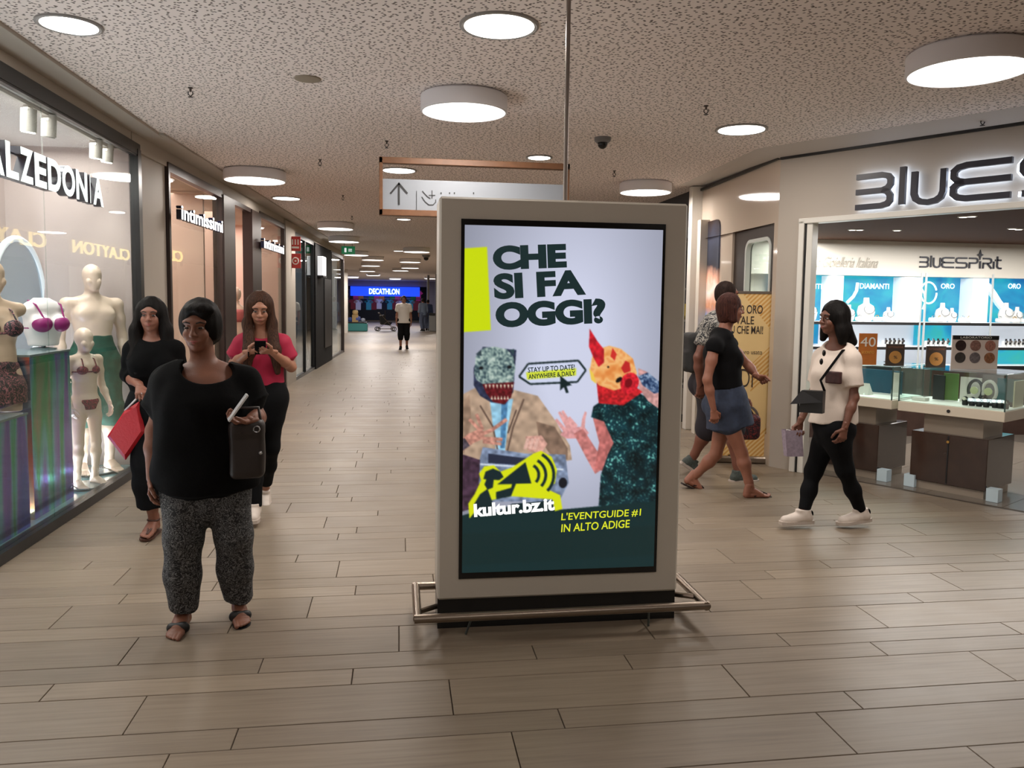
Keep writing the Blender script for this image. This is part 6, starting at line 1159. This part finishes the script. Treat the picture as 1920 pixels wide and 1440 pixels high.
hair(h, hcap(h, .016)+[seg(T(sg*.078, -.02, .03), T(sg*.10, .0, -.10), (.03*s_, .05*s_), (.036*s_, .055*s_)) for sg in (-1, 1)]+[seg(T(sg*.10, .0, -.10), J['sho']+np.array([sg*.105, .07, -.10])*S, .045*s_, .05*s_) for sg in (-1, 1)]+[seg(J['sho']+np.array([sg*.105, .07, -.10])*S, J['che']+np.array([sg*.10, .12, -.10])*S, .05*s_, .02*s_) for sg in (-1, 1)]+[seg(T(0, -.09, 0), J['che']+np.array([0, -.12, 0])*S, (.08*s_, .04*s_), (.10*s_, .04*s_))], hairm('hair_black', (15, 12, 11)), k=.03, sub=facecut(h, .058, .05))
b = B(); b.tube([T(.084*math.cos(a), -.02+.0, .03+.098*math.sin(a)) for a in np.linspace(.1, PI-.1, 14)], .011*s_, 6); b.obj('hair_band', mat('grey_band', (60, 58, 62), .5), h.root, smooth=True)
bg = prop('handbag', 'red leather handbag hanging from the hand of the person in black', 'bag', h); P = [conv(loc, th, 1, px, py, -.12) for px, py in ((262, 752), (273, 808), (236, 862), (202, 818), (234, 770))]
c = np.mean(P, 0); nrm = np.array([.15, 1, 0]); nrm = unit(nrm); b = B(); f_ = [p+nrm*.012 for p in P]; bk = [p-nrm*.012 for p in P]; m1 = [c+(p-c)*.82+nrm*.04 for p in P]; m2 = [c+(p-c)*.82-nrm*.04 for p in P]; n = 5
b.add(m1+f_+bk+m2, [tuple(range(n))]+[(i, i+n, (i+1) % n+n, (i+1) % n) for i in range(n)]+[(i+n, i+2*n, (i+1) % n+2*n, (i+1) % n+n) for i in range(n)]+[(i+2*n, i+3*n, (i+1) % n+3*n, (i+1) % n+2*n) for i in range(n)]+[tuple(range(4*n-1, 3*n-1, -1))]); b.obj('bag_body', mat('red_leather', (176, 28, 40), .4, bump=.2, bscale=80), bg)
wr_ = J['wrR']+np.array([-.02, .07, -.04])*S; b = B(); b.tube([tuple(wr_), tuple((wr_+P[0])/2+np.array([.01, 0, 0])), tuple(P[0])], .006, 6); b.tube([tuple(wr_), tuple((wr_+P[4])/2), tuple(P[4])], .006, 6); b.obj('handle', mat('pale_strap', (200, 190, 190), .4), bg, smooth=True)
# --- 3: woman in pink with phone
loc = (-1.02, 6.0); th = PI+.17; H = 1.67
J = joints(loc, th, H, dict(head=(487, 580, -.05), neck=(490, 622, 0), sho=(491, 633, 0), che=(491, 655, 0), rib=(491, 680, 0), wai=(491, 704, 0), pel=(492, 740, 0), hiR=(474, 748, 0), hiL=(512, 748, 0), knR=(475, 842, -.2), knL=(507, 838, .02), anR=(478, 948, -.25), anL=(497, 918, .33),
    shR=(455, 645, 0), elR=(438, 684, 0), wrR=(466, 660, -.27), shL=(528, 645, 0), elL=(546, 688, .02), wrL=(510, 660, -.27)))
h = Human('person', 'person in a bright pink top with very long brown hair looking down at a phone', loc, th, H, skin('skin_light', (164, 114, 90)), J, girth=.95, hips=1.02, bust=.9, look=(0, 1, -.25), vox=.009)
h.hand('R', (-.75, .6, .1), (-.2, -.4, .9), (0, .5, .8), curl=.6); h.hand('L', (.75, .6, .1), (.2, -.4, .9), (0, .5, .8), curl=.6); h.feet(((.12, 1), (-.1, 1)), (0, .45), bare=False).build(); J = h.J; S = h.S
pk = mat('magenta_cloth', (160, 14, 56), .75, bump=.2, bscale=140)
h.cloth('top', inflate(h.up, .014)+h.sleeve('R', .62, .028, .01)+h.sleeve('L', .62, .028, .01)+h.rings([(0, 0, 1.1, .145, .115), (0, 0, .96, .165, .13)]), pk, k=.03, fold=.0035, sub=[('ell', J['neck']+np.array([0, .06, .0])*S, (.08*S, .075*S, .05*S), I3)])
h.cloth('trousers', inflate(h.low, .012)+[inflate(h.leg['R'], .012)[0], inflate(h.leg['L'], .012)[0]]+h.rings([(0, 0, 1.0, .14, .115), (0, 0, .86, .17, .13)], fl=False)+leg_loose(h, 'R', (.098, .066, .058, .05), .11)+leg_loose(h, 'L', (.098, .066, .058, .05), .16), F_BLK2, k=.04, fold=.0015)
m_sh = mat('white_leather', (212, 200, 190), .5, bump=.1, bscale=60); m_so = mat('white_rubber', (190, 178, 168), .6); sneakers(h, m_sh, m_so, laces=m_white)
T = h.HT; s_ = h.hs
hair(h, hcap(h, .014)+[seg(T(sg*.07, .0, .04), T(sg*.088, .035, -.10), (.03*s_, .05*s_), (.032*s_, .04*s_)) for sg in (-1, 1)]+[seg(T(sg*.088, .035, -.10), J['che']+np.array([sg*.085, .13, .0])*S, .036*s_, .046*s_) for sg in (-1, 1)]+[seg(J['che']+np.array([sg*.085, .13, 0])*S, J['rib']+np.array([sg*.11, .13, -.06])*S, .046*s_, .022*s_) for sg in (-1, 1)]+[seg(T(0, -.08, 0), J['rib']+np.array([0, -.13, 0])*S, (.08*s_, .04*s_), (.11*s_, .03*s_))], hairm('hair_brown', (58, 38, 28)), k=.03, sub=facecut(h, .052, .07))
b = B(); w_ = J['wrR']; b.tube([tuple(w_+np.array([0, .033*math.cos(a), .033*math.sin(a)])) for a in np.linspace(0, 2*PI, 15)[:-1]], .005, 6, closed=True); b.obj('bracelet', F_BLK, h.root)
ph = prop('mobile_phone', 'dark phone held in both hands of the person in pink', 'phone', h); c = (J['wrR']+J['wrL'])/2+np.array([0, .075, .035]); b = B(); b.box((0, 0, 0), (.074, .15, .009), bev=.003, rx=.7); o = b.obj('body', F_BLK, ph); o.location = tuple(c)
# --- 4: man in patterned shirt
loc = (2.93, 6.90); th = -PI/2+.02; H = 1.80
J = joints(loc, th, H, dict(head=(1364, 555, .02), neck=(1350, 592, .0), sho=(1342, 603, 0), che=(1338, 626, 0), rib=(1334, 653, 0), wai=(1332, 682, 0), pel=(1333, 716, 0), hiR=(1332, 726, -.09), hiL=(1334, 726, .09), knR=(1372, 802, -.14), knL=(1326, 804, .10), anR=(1384, 886, -.2), anL=(1297, 862, .2),
    shR=(1332, 612, -.19), elR=(1310, 670, -.22), wrR=(1312, 722, -.17), shL=(1346, 612, .19), elL=(1372, 680, .18), wrL=(1393, 742, .02)))
h = Human('person', 'person with backpack and patterned shirt walking behind the person in a denim skirt', loc, th, H, skin('skin_warm', (126, 78, 62)), J, girth=1.12, hips=.95, look=(0, 1, 0), vox=.009)
h.hand('R', (0, .1, -1), (-1, 0, 0), (0, 1, 0), curl=.5); h.hand('L', (0, .1, -1), (1, 0, 0), (0, 1, 0), curl=1.1); h.feet(((0, 1), (0, 1)), (0, .6), bare=False).build(); J = h.J; S = h.S
h.cloth('shirt', inflate(h.up, .018)+h.sleeve('R', .62, .026, .008)+h.sleeve('L', .62, .026, .008)+h.rings([(0, 0, 1.1, .155, .13), (0, -.01, .90, .17, .14)]), pattern('leaf_print', (48, 50, 54), (172, 168, 160), 16, .5), k=.03, fold=.003)
h.cloth('shorts', inflate(h.low, .014)+[inflate(h.leg['R'], .014)[0], inflate(h.leg['L'], .014)[0]]+h.rings([(0, 0, 1.0, .15, .125), (0, 0, .86, .165, .13)], fl=False)+leg_loose(h, 'R', (.11, .10, .095, .09), .46)+leg_loose(h, 'L', (.11, .10, .095, .09), .46), mat('dark_shorts', (40, 36, 44), .85), k=.04, fold=.003)
sneakers(h, mat('grey_mesh', (84, 92, 88), .7, var=.5, vscale=60), m_so); T = h.HT; s_ = h.hs
hair(h, hcap(h, .006)+[('ell', T(0, -.05, -.01), (.073*s_, .055*s_, .07*s_), h.HA)], hairm('hair_dark', (38, 26, 22)), sub=facecut(h, .068, .045)+[('ell', T(s*.085, .0, -.02), (.02*s_, .03*s_, .035*s_), h.HA) for s in (-1, 1)])
bp_ = prop('backpack', 'dark grey backpack on the back of the person in the patterned shirt', 'bag', h); c = J['rib']+np.array([0, -.175, -.04]); mesh_np('bag_body', [sdf([('box', c, (.13, .085, .18), I3, .05), ('box', c+np.array([0, -.06, -.06]), (.10, .05, .09), I3, .03)], .008, k=.02, fold=.002)], mat('charcoal_nylon', (44, 44, 44), .8, bump=.3, bscale=120), bp_)
b = B()
for sg in (-1, 1): b.tube([tuple(J['che']+np.array(v)*S) for v in ((sg*.10, -.13, -.02), (sg*.125, -.03, .12), (sg*.13, .11, .02), (sg*.14, .03, -.22), (sg*.11, -.14, -.26))], .014, 6)
b.obj('shoulder_strap', mat('strap_grey', (36, 36, 38), .7), bp_, smooth=True)
hb = prop('handbag', 'dark red floral handbag hanging between the walking couple and the yellow banner', 'bag', h); c = conv(loc, th, 1, 1400, 800, -.02); mesh_np('bag_body', [sdf([('box', c, (.07, .12, .12), I3, .05)], .007, k=.02, fold=.002)], pattern('floral_dark', (34, 24, 32), (120, 44, 44), 14, .6, .5), hb)
w_ = J['wrL']+np.array([0, .02, -.07]); b = B(); b.tube([tuple(c+np.array([0, -.07, .10])), tuple(w_+np.array([0, -.02, 0])), tuple(w_+np.array([0, .02, 0])), tuple(c+np.array([0, .07, .10]))], .007, 6); b.obj('handle', mat('strap_brown', (60, 34, 30), .5), hb, smooth=True)
# --- 5: woman in black top and denim skirt
loc = (2.745, 6.28); th = -PI/2; H = 1.67
J = joints(loc, th, H, dict(head=(1371, 580, 0), neck=(1356, 622, 0), sho=(1352, 634, 0), che=(1352, 660, 0), rib=(1354, 690, 0), wai=(1356, 716, 0), pel=(1360, 756, 0), hiR=(1358, 768, -.085), hiL=(1362, 768, .085), knR=(1390, 848, -.12), knL=(1342, 852, .09), anR=(1407, 916, -.17), anL=(1300, 895, .19),
    shR=(1340, 648, -.155), elR=(1326, 712, -.19), wrR=(1338, 768, -.19), shL=(1366, 645, .155), elL=(1402, 684, .17), wrL=(1420, 706, .08)))
h = Human('person', 'person with a brown bob, sleeveless black top and blue denim skirt striding to the right', loc, th, H, skin('skin_light2', (150, 98, 78)), J, girth=1.1, hips=1.05, bust=1.05, look=(.15, 1, 0), vox=.0085, legs=.92, arms=.9)
h.hand('R', (0, .15, -1), (-1, 0, 0), (0, 1, 0), curl=.45); h.hand('L', (0, .8, -.35), (.6, 0, -.5), (0, .4, .8), curl=1.4, thumb=1); h.feet(((0, 1), (0, 1)), (-.05, .45)).build(); J = h.J; S = h.S
h.cloth('top', inflate(h.up, .016)+h.sleeve('R', .16, .012)+h.sleeve('L', .16, .012)+h.rings([(0, 0, 1.15, .15, .135), (0, .0, .92, .18, .155)]), mat('black_knit', (14, 14, 16), .9, bump=.2, bscale=150, spec=.15), k=.03, fold=.003, sub=[('ell', J['neck']+np.array([0, .07, .0])*S, (.07*S, .08*S, .07*S), I3)])
h.cloth('skirt', inflate(h.low, .016)+[inflate(h.leg['R'], .02)[0], inflate(h.leg['L'], .02)[0]]+h.rings([(0, 0, .96, .165, .14), (0, .01, .84, .19, .165), (0, .03, .70, .185, .185), (0, .05, .585, .185, .20)]), mat('blue_denim', (52, 62, 84), .85, var=.3, vscale=30, bump=.3, bscale=260), k=.02, fold=.003)
sandals(h, mat('dark_leather', (42, 30, 28), .5), wide=False); T = h.HT; s_ = h.hs
hair(h, hcap(h, .020)+[('ell', T(0, -.055, -.04), (.092*s_, .062*s_, .10*s_), h.HA), seg(T(.08, .0, .0), T(.085, .0, -.09), .026*s_, .03*s_), seg(T(-.08, .0, .0), T(-.085, .0, -.09), .026*s_, .03*s_)], hairm('hair_chestnut', (60, 34, 28)), k=.03, sub=facecut(h, .070, .045)+[('ell', T(x, .075, -.06), (.05*s_, .06*s_, .085*s_), h.HA) for x in (-.05, .05)])
# --- 6: woman in white top
loc = (3.06, 5.22); th = PI/2; H = 1.645
J = joints(loc, th, H, dict(head=(1562, 598, 0), neck=(1570, 646, 0), sho=(1571, 658, 0), che=(1568, 690, 0), rib=(1563, 724, 0), wai=(1560, 752, 0), pel=(1560, 797, 0), hiL=(1566, 810, -.085), hiR=(1554, 810, .085), knL=(1584, 880, -.08), knR=(1526, 882, .07), anL=(1614, 958, -.03), anR=(1507, 960, .0),
    shL=(1594, 674, -.115), shR=(1544, 670, .115), elL=(1602, 745, -.17), wrL=(1584, 802, -.21), elR=(1524, 738, .16), wrR=(1500, 792, .10)))
h = Human('person', 'person in a white T-shirt and black leggings with black hair walking left past the jeweller', loc, th, H, skin('skin_tan2', (116, 74, 58)), J, girth=.92, hips=1.05, bust=1, yaw=.6, look=(-.12, 1, 0), vox=.008, legs=.88, arms=.84)
h.hand('L', (-.05, .25, -1), (1, .2, 0), (0, 1, 0), curl=.5); h.hand('R', (0, .2, -1), (-1, 0, 0), (0, 1, 0), curl=.9); h.feet(((.0, 1), (.0, 1)), (.42, .0) if 0 else (0, .1), bare=False).build(); J = h.J; S = h.S
m_wt = mat('white_cotton', (216, 202, 190), .8, bump=.2, bscale=150)
h.cloth('tshirt', inflate(h.up, .02)+h.sleeve('R', .72, .028, .010)+h.sleeve('L', .72, .028, .010)+[flat(seg(J['che'], J['pel']+np.array([0, -.01, .02])*S, (.145*S, .12*S), (.17*S, .175*S), h.side))], m_wt, k=.03, fold=.005, fk=(26, 8, 3), sub=[('ell', J['neck']+h.fw*.055*S, (.085*S, .085*S, .045*S), I3)])
h.cloth('leggings', inflate(h.low, .008)+inflate(h.leg['R'][:2], .008)+inflate(h.leg['L'][:2], .008)+leg_loose(h, 'R', (.088, .056, .053, .042), .13)+leg_loose(h, 'L', (.088, .056, .053, .042), .13), F_BLK2, k=.04, fold=.001)
sneakers(h, m_sh, m_so, F_BLK, m_white); T = h.HT; s_ = h.hs
hair(h, hcap(h, .018)+[('ell', T(0, -.05, -.02), (.092*s_, .06*s_, .09*s_), h.HA), seg(T(-.07, .0, .02), T(-.088, -.02, -.10), .03*s_, .04*s_), seg(T(.07, .0, .02), T(.088, -.01, -.10), .03*s_, .035*s_), seg(T(-.06, -.06, -.08), T(-.07, -.115, -.165), .055*s_, .038*s_), seg(T(0, -.07, -.05), T(0, -.115, -.17), (.075*s_, .05*s_), (.09*s_, .03*s_)), seg(T(.07, .01, -.08), T(.08, .02, -.15), .035*s_, .022*s_), seg(T(-.085, -.01, -.08), T(-.09, -.02, -.16), .035*s_, .03*s_)], hairm('hair_black', (15, 12, 11)), k=.03, sub=facecut(h, .058, .05))
def on_chest(px, py, dy): return conv(loc, th, 1, px, py, dy)
b = B()
for px, py in ((1545, 662), (1540, 678)): c = on_chest(px, py, -.17); b.sph(tuple(c), (.012, .012, .022), 8)
b.obj('hooked_sunglasses', mat('lens_black', (10, 10, 12), .1), h.root, smooth=True, label='dark sunglasses hooked on the collar')
cpk = on_chest(1557, 705, -.155); nn = unit(h.fw+np.array([0, 0, 0])); A = np.array([h.side, h.fw, [0, 0, 1]])
c1 = J['che']+h.fw*.155*S+h.side*(-.055)+np.array([0, 0, -.055]); mesh_np('chest_pocket', [sdf([('box', c1, (.055, .016, .042), A, .008)], .004, k=.01)], mat('pocket_brown', (72, 38, 36), .6, var=.5, vscale=40), h.root, 'dark brown patterned chest pocket')
sb = prop('shoulder_bag', 'black flap shoulder bag in front of the person in white', 'bag', h); q = [on_chest(px, py, dy) for px, py, dy in ((1506, 731, -.12), (1546, 733, -.22), (1544, 775, -.22), (1500, 772, -.12), (1484, 757, -.10))]; c = np.mean(q[:4], 0); d1 = unit(q[1]-q[0]); nr = unit(np.cross(d1, [0, 0, 1])); b = B(); th_ = .03; A_ = [p+nr*th_ for p in q[:4]]; B2 = [p-nr*th_ for p in q[:4]]
b.add(A_+B2, [(0, 1, 2, 3), (7, 6, 5, 4)]+[(i, i+4, (i+1) % 4+4, (i+1) % 4) for i in range(4)]); b.obj('bag_body', mat('black_leather2', (20, 20, 24), .4), sb); b = B(); o_ = [p+nr*(.034 if i != 4 else .045) for i, p in enumerate((q[0], q[1], (q[1]+q[2])/2+np.array([0, 0, .0]), q[4]))]; o2 = [p-nr*.008 for p in o_]; b.add(o_+o2, [(0, 1, 2), (0, 2, 3), (6, 5, 4), (7, 6, 4)]+[(i, i+4, (i+1) % 4+4, (i+1) % 4) for i in range(4)]); b.obj('flap', mat('black_leather3', (26, 26, 30), .35), sb)
b = B(); b.tube([tuple(p) for p in (q[1], (q[1]+J['che'])/2+h.fw*.15*S, J['shL']+np.array([-.0, .06, .065])*S, J['shL']+np.array([.03, -.02, .07])*S, J['rib']-h.fw*.15*S)], .009, 6); b.obj('strap', F_BLK, sb, smooth=True)
pb = prop('paper_bag', 'small lilac paper bag carried low by the person in white', 'bag', h); c = on_chest(1486, 829, .08); b = B(); b.add([tuple(c+np.array(v)) for v in ((-.025, -.075, -.10), (.025, -.075, -.10), (.025, .05, -.10), (-.025, .05, -.10), (-.03, -.055, .09), (.03, -.055, .09), (.03, .075, .09), (-.03, .075, .09))], [(0, 3, 2, 1), (0, 1, 5, 4), (1, 2, 6, 5), (2, 3, 7, 6), (3, 0, 4, 7)]); b.obj('bag_body', mat('lilac_paper', (160, 146, 162), .7, var=.3, vscale=50), pb)
w_ = J['wrR']+np.array([0, .03, -.07]); b = B(); b.tube([tuple(c+np.array([0, -.03, .09])), tuple(w_), tuple(c+np.array([0, .05, .09]))], .004, 6); b.obj('handle', m_white, pb)
# --- 7-10: distant people, one of them a reflection built solid
def simple(lab, loc, th, H, skn, top, bot, ze, hr, stride=.15, z=0, frac=.6, vox=.014):
    h = Human('person', lab, loc, th, H, skn, dict(knR=(.10, .08, .485), anR=(.10, stride*.6, .085), anL=(-.10, -stride*.8, .10)), girth=1.15, vox=vox, z=z); h.hand('R', (0, .1, -1), (-1, 0, 0), (0, 1, 0)); h.hand('L', (0, .1, -1), (1, 0, 0), (0, 1, 0)); h.feet(((.1, 1), (-.1, 1)), bare=False).build(face=vox < .013)
    h.cloth('top', inflate(h.up, .02)+h.sleeve('R', frac, .03)+h.sleeve('L', frac, .03)+h.rings([(0, 0, 1.15, .17, .14), (0, 0, .84, .22, .185)]), top, k=.03); h.cloth('trousers', inflate(h.low, .012)+[inflate(h.leg['R'], .012)[0], inflate(h.leg['L'], .012)[0]]+h.rings([(0, 0, .95, .16, .125), (0, 0, .86, .18, .13)], fl=False)+leg_loose(h, 'R', (.11, .09, .08, .07), ze)+leg_loose(h, 'L', (.11, .09, .08, .07), ze), bot, k=.04)
    hair(h, hcap(h, .010), hr, sub=facecut(h, .068, .04), vox=.01); sneakers(h, F_BLK, F_BLK); return h
simple('person in pale grey T-shirt and dark cropped trousers walking far down the arcade', (.175, 26.2), PI, 1.74, skin('skin_tan', (130, 84, 64)), mat('pale_tee', (196, 188, 180), .8), F_BLK2, .30, hairm('hair_dark', (38, 26, 22)), vox=.012)
pz = L3(9.6, -.8, 0); simple('person in grey with a red cap standing inside the dark glazed shop', (pz[0], pz[1]), -1.2, 1.72, skin('skin_mid', (140, 92, 74)), mat('grey_tee', (104, 100, 98), .8), F_BLK2, .5, mat('red_cap', (150, 36, 40), .7), z=.03)  # solid figure built in place of a reflection in the shop glass
pz = at(793, 621); simple('person in blue-grey clothes, left one of the far pair beside the kiosk edge', (pz[0], pz[1]), .4, 1.72, skin('skin_mid', (140, 92, 74)), mat('blue_grey', (120, 134, 156), .8), mat('slate', (90, 100, 124), .8), .12, hairm('hair_dark', (38, 26, 22)), frac=1.5)
pz = at(802, 620); simple('person in dark blue, right one of the far pair beside the kiosk edge', (pz[0], pz[1]), .2, 1.66, skin('skin_mid', (140, 92, 74)), mat('navy_cloth', (70, 84, 120), .8), mat('slate', (90, 100, 124), .8), .12, hairm('hair_dark', (38, 26, 22)), frac=1.5)
# ---------------------------------------------------------------- mannequins in the shop window
def stand_disc(t, z=0): b = B(); b.lathe((0, -.02, z), [(.17, 0), (.17, .01), (.03, .018)], 28); return b.obj('base_disc', m_edge, t, smooth=.6)
pz = at(196, 884, .05); loc = (pz[0]-.06, pz[1]); Hm = (atY(178, 494, loc[1])[2]-.05); th = PI+.62
h = Human('mannequin', 'tall cream male mannequin in green swim shorts', loc, th, Hm, m_man, dict(shR=(.185, -.01, 1.375), shL=(-.185, -.01, 1.375), elR=(.235, -.05, 1.12), elL=(-.235, -.05, 1.12), wrR=(.235, .02, .88), wrL=(-.235, .02, .88)), girth=1.0, look=(.1, 1, 0), cat='mannequin', vox=.008, z=.05)
h.torso += [('ell', h.J['che']+np.array([sg*.075, .062, -.015])*h.S, (.078*h.S, .05*h.S, .05*h.S), I3) for sg in (-1, 1)]
h.hand('R', (0, .1, -1), (-1, 0, 0), (0, 1, 0)); h.hand('L', (0, .1, -1), (1, 0, 0), (0, 1, 0)); h.feet(((.2, 1), (-.2, 1))).build(plain=True); stand_disc(h.root)
h.cloth('swim_shorts', inflate(h.low, .014)+[inflate(h.leg['R'], .016)[0], inflate(h.leg['L'], .016)[0]]+h.rings([(0, 0, .98, .165, .125), (0, 0, .86, .185, .14)], fl=False)+leg_loose(h, 'R', (.11, .11, .105, .10), .56)+leg_loose(h, 'L', (.11, .11, .105, .10), .56), mat('green_print', (32, 92, 76), .7, var=.5, vscale=26), k=.03, fold=.003)
pz = at(172, 911, .05); loc = (pz[0]-.03, pz[1]); Hc = atY(156, 617, loc[1])[2]-.05; th = PI+.95
h = Human('mannequin', 'child size cream mannequin in a small floral bikini', loc, th, Hc, m_man, dict(wrR=(.24, .12, .90), wrL=(-.22, .10, .88)), girth=.92, hips=.9, look=(.1, 1, 0), cat='mannequin', vox=.007, z=.05, hs=1.2)
h.hand('R', (0, .2, -1), (-1, 0, 0), (0, 1, 0)); h.hand('L', (0, .2, -1), (1, 0, 0), (0, 1, 0)); h.feet(((.2, 1), (-.2, 1))).build(plain=True); stand_disc(h.root)
mfl = pattern('floral_bikini', (50, 34, 38), (170, 60, 80), 30, .6, .6); J = h.J; S = h.S
h.cloth('bikini_bottom', [flat(seg(J['pel']+np.array([0, 0, -.01])*S, J['pel']+np.array([0, 0, -.085])*S, (.153*S, .118*S), (.10*S, .11*S)))], mfl, k=.01, vox=.006)
h.cloth('bikini_top', [('ell', J['che']+np.array([sg*.065, .07, -.04])*S, (.062*S, .045*S, .05*S), I3) for sg in (-1, 1)], mfl, k=.01, vox=.005); b = B()
b.tube([tuple(J['che']+np.array([.155*math.cos(a), .118*math.sin(a), -.055])*S) for a in np.linspace(0, 2*PI, 25)[:-1]], .006, 6, closed=True)
for sg in (-1, 1): b.tube([tuple(J['che']+np.array(v)*S) for v in ((sg*.075, .105, -.01), (sg*.07, .07, .075), (sg*.045, -.03, .11))], .005, 6)
b.obj('bikini_straps', mfl, h.root)
# half torso on the short box
p = atX(6, 760, XL-.30); loc = (p[0], p[1]-.10); zb = pA[2]; th = PI+.9
h = Human('mannequin', 'half figure mannequin in black floral bikini top and shorts at the left edge', loc, th, 1.72, mat('mannequin_tan', (206, 176, 152), .35, coat=.2), None, girth=.95, bust=1, look=(0, 1, 0), cat='mannequin', vox=.008, z=zb-.70)
h.build(plain=True, legs=False, arms=False); S = h.S; J = h.J; mf2 = pattern('floral_black', (24, 22, 26), (150, 90, 96), 20, .68, .6)
h.cloth('shorts', h.rings([(0, 0, .98, .15, .115), (0, 0, .86, .185, .14), (0, 0, .76, .19, .14)]), mf2, k=.02, fold=.002)
h.cloth('thigh_stubs', [flat(seg(np.array([sg*.09, 0, .8])*S, np.array([sg*.09, .0, .70])*S, .075*S, .07*S)) for sg in (-1, 1)], h.m, k=.01)
h.cloth('bikini_top', [('ell', J['che']+np.array([sg*.072, .085, -.055])*S, (.072*S, .062*S, .06*S), I3) for sg in (-1, 1)], mf2, k=.01, vox=.006); b = B(); b.tube([tuple(J['che']+np.array([.158*math.cos(a), .12*math.sin(a), -.085])*S) for a in np.linspace(0, 2*PI, 25)[:-1]], .008, 6, closed=True)
for sg in (-1, 1): b.tube([tuple(J['che']+np.array(v)*S) for v in ((sg*.08, .14, -.01), (sg*.08, .08, .06), (sg*.04, -.05, .12))], .006, 6)
b.obj('bikini_straps', mf2, h.root)
# white bust form with purple bra
p = atX(82, 655, XL-.33); S = 1.; t = thing('bra_form', 'white half bust form wearing a purple bra on the taller foil box', 'mannequin', (p[0], p[1], pB[2]+.006), PI+1.0); mw = mat('form_white', (232, 226, 226), .3)
fp = [seg((0, 0, .06), (0, 0, .16), (.115, .085), (.13, .095)), seg((0, 0, .16), (0, 0, .30), (.13, .095), (.16, .085)), seg((0, 0, .30), (0, -.01, .36), (.15, .07), (.06, .055)), ('ell', (.07, .085, .20), (.07, .065, .065), I3), ('ell', (-.07, .085, .20), (.07, .065, .065), I3)]
mesh_np('form', [sdf(fp, .007, k=.03, cuts=[((0, 0, .03), (0, 0, -1)), ((0, 0, .39), (0, 0, 1))])], mw, t); mpu = mat('purple_satin', (140, 24, 104), .45)
mesh_np('bra_cups', [sdf([('ell', (sg*.07, .092, .195), (.072, .066, .062), I3) for sg in (-1, 1)], .006, k=.008)], mpu, t); b = B(); b.tube([(.137*math.cos(a), .10*math.sin(a), .165) for a in np.linspace(0, 2*PI, 25)[:-1]], .007, 6, closed=True)
for sg in (-1, 1): b.tube([(sg*.08, .13, .24), (sg*.10, .07, .34), (sg*.09, -.03, .37)], .007, 6)
b.obj('bra_straps', mpu, t); b = B(); b.lathe((0, 0, 0), [(.09, 0), (.09, .012), (.015, .02), (.015, .05)], 24); b.obj('stand', m_edge, t)
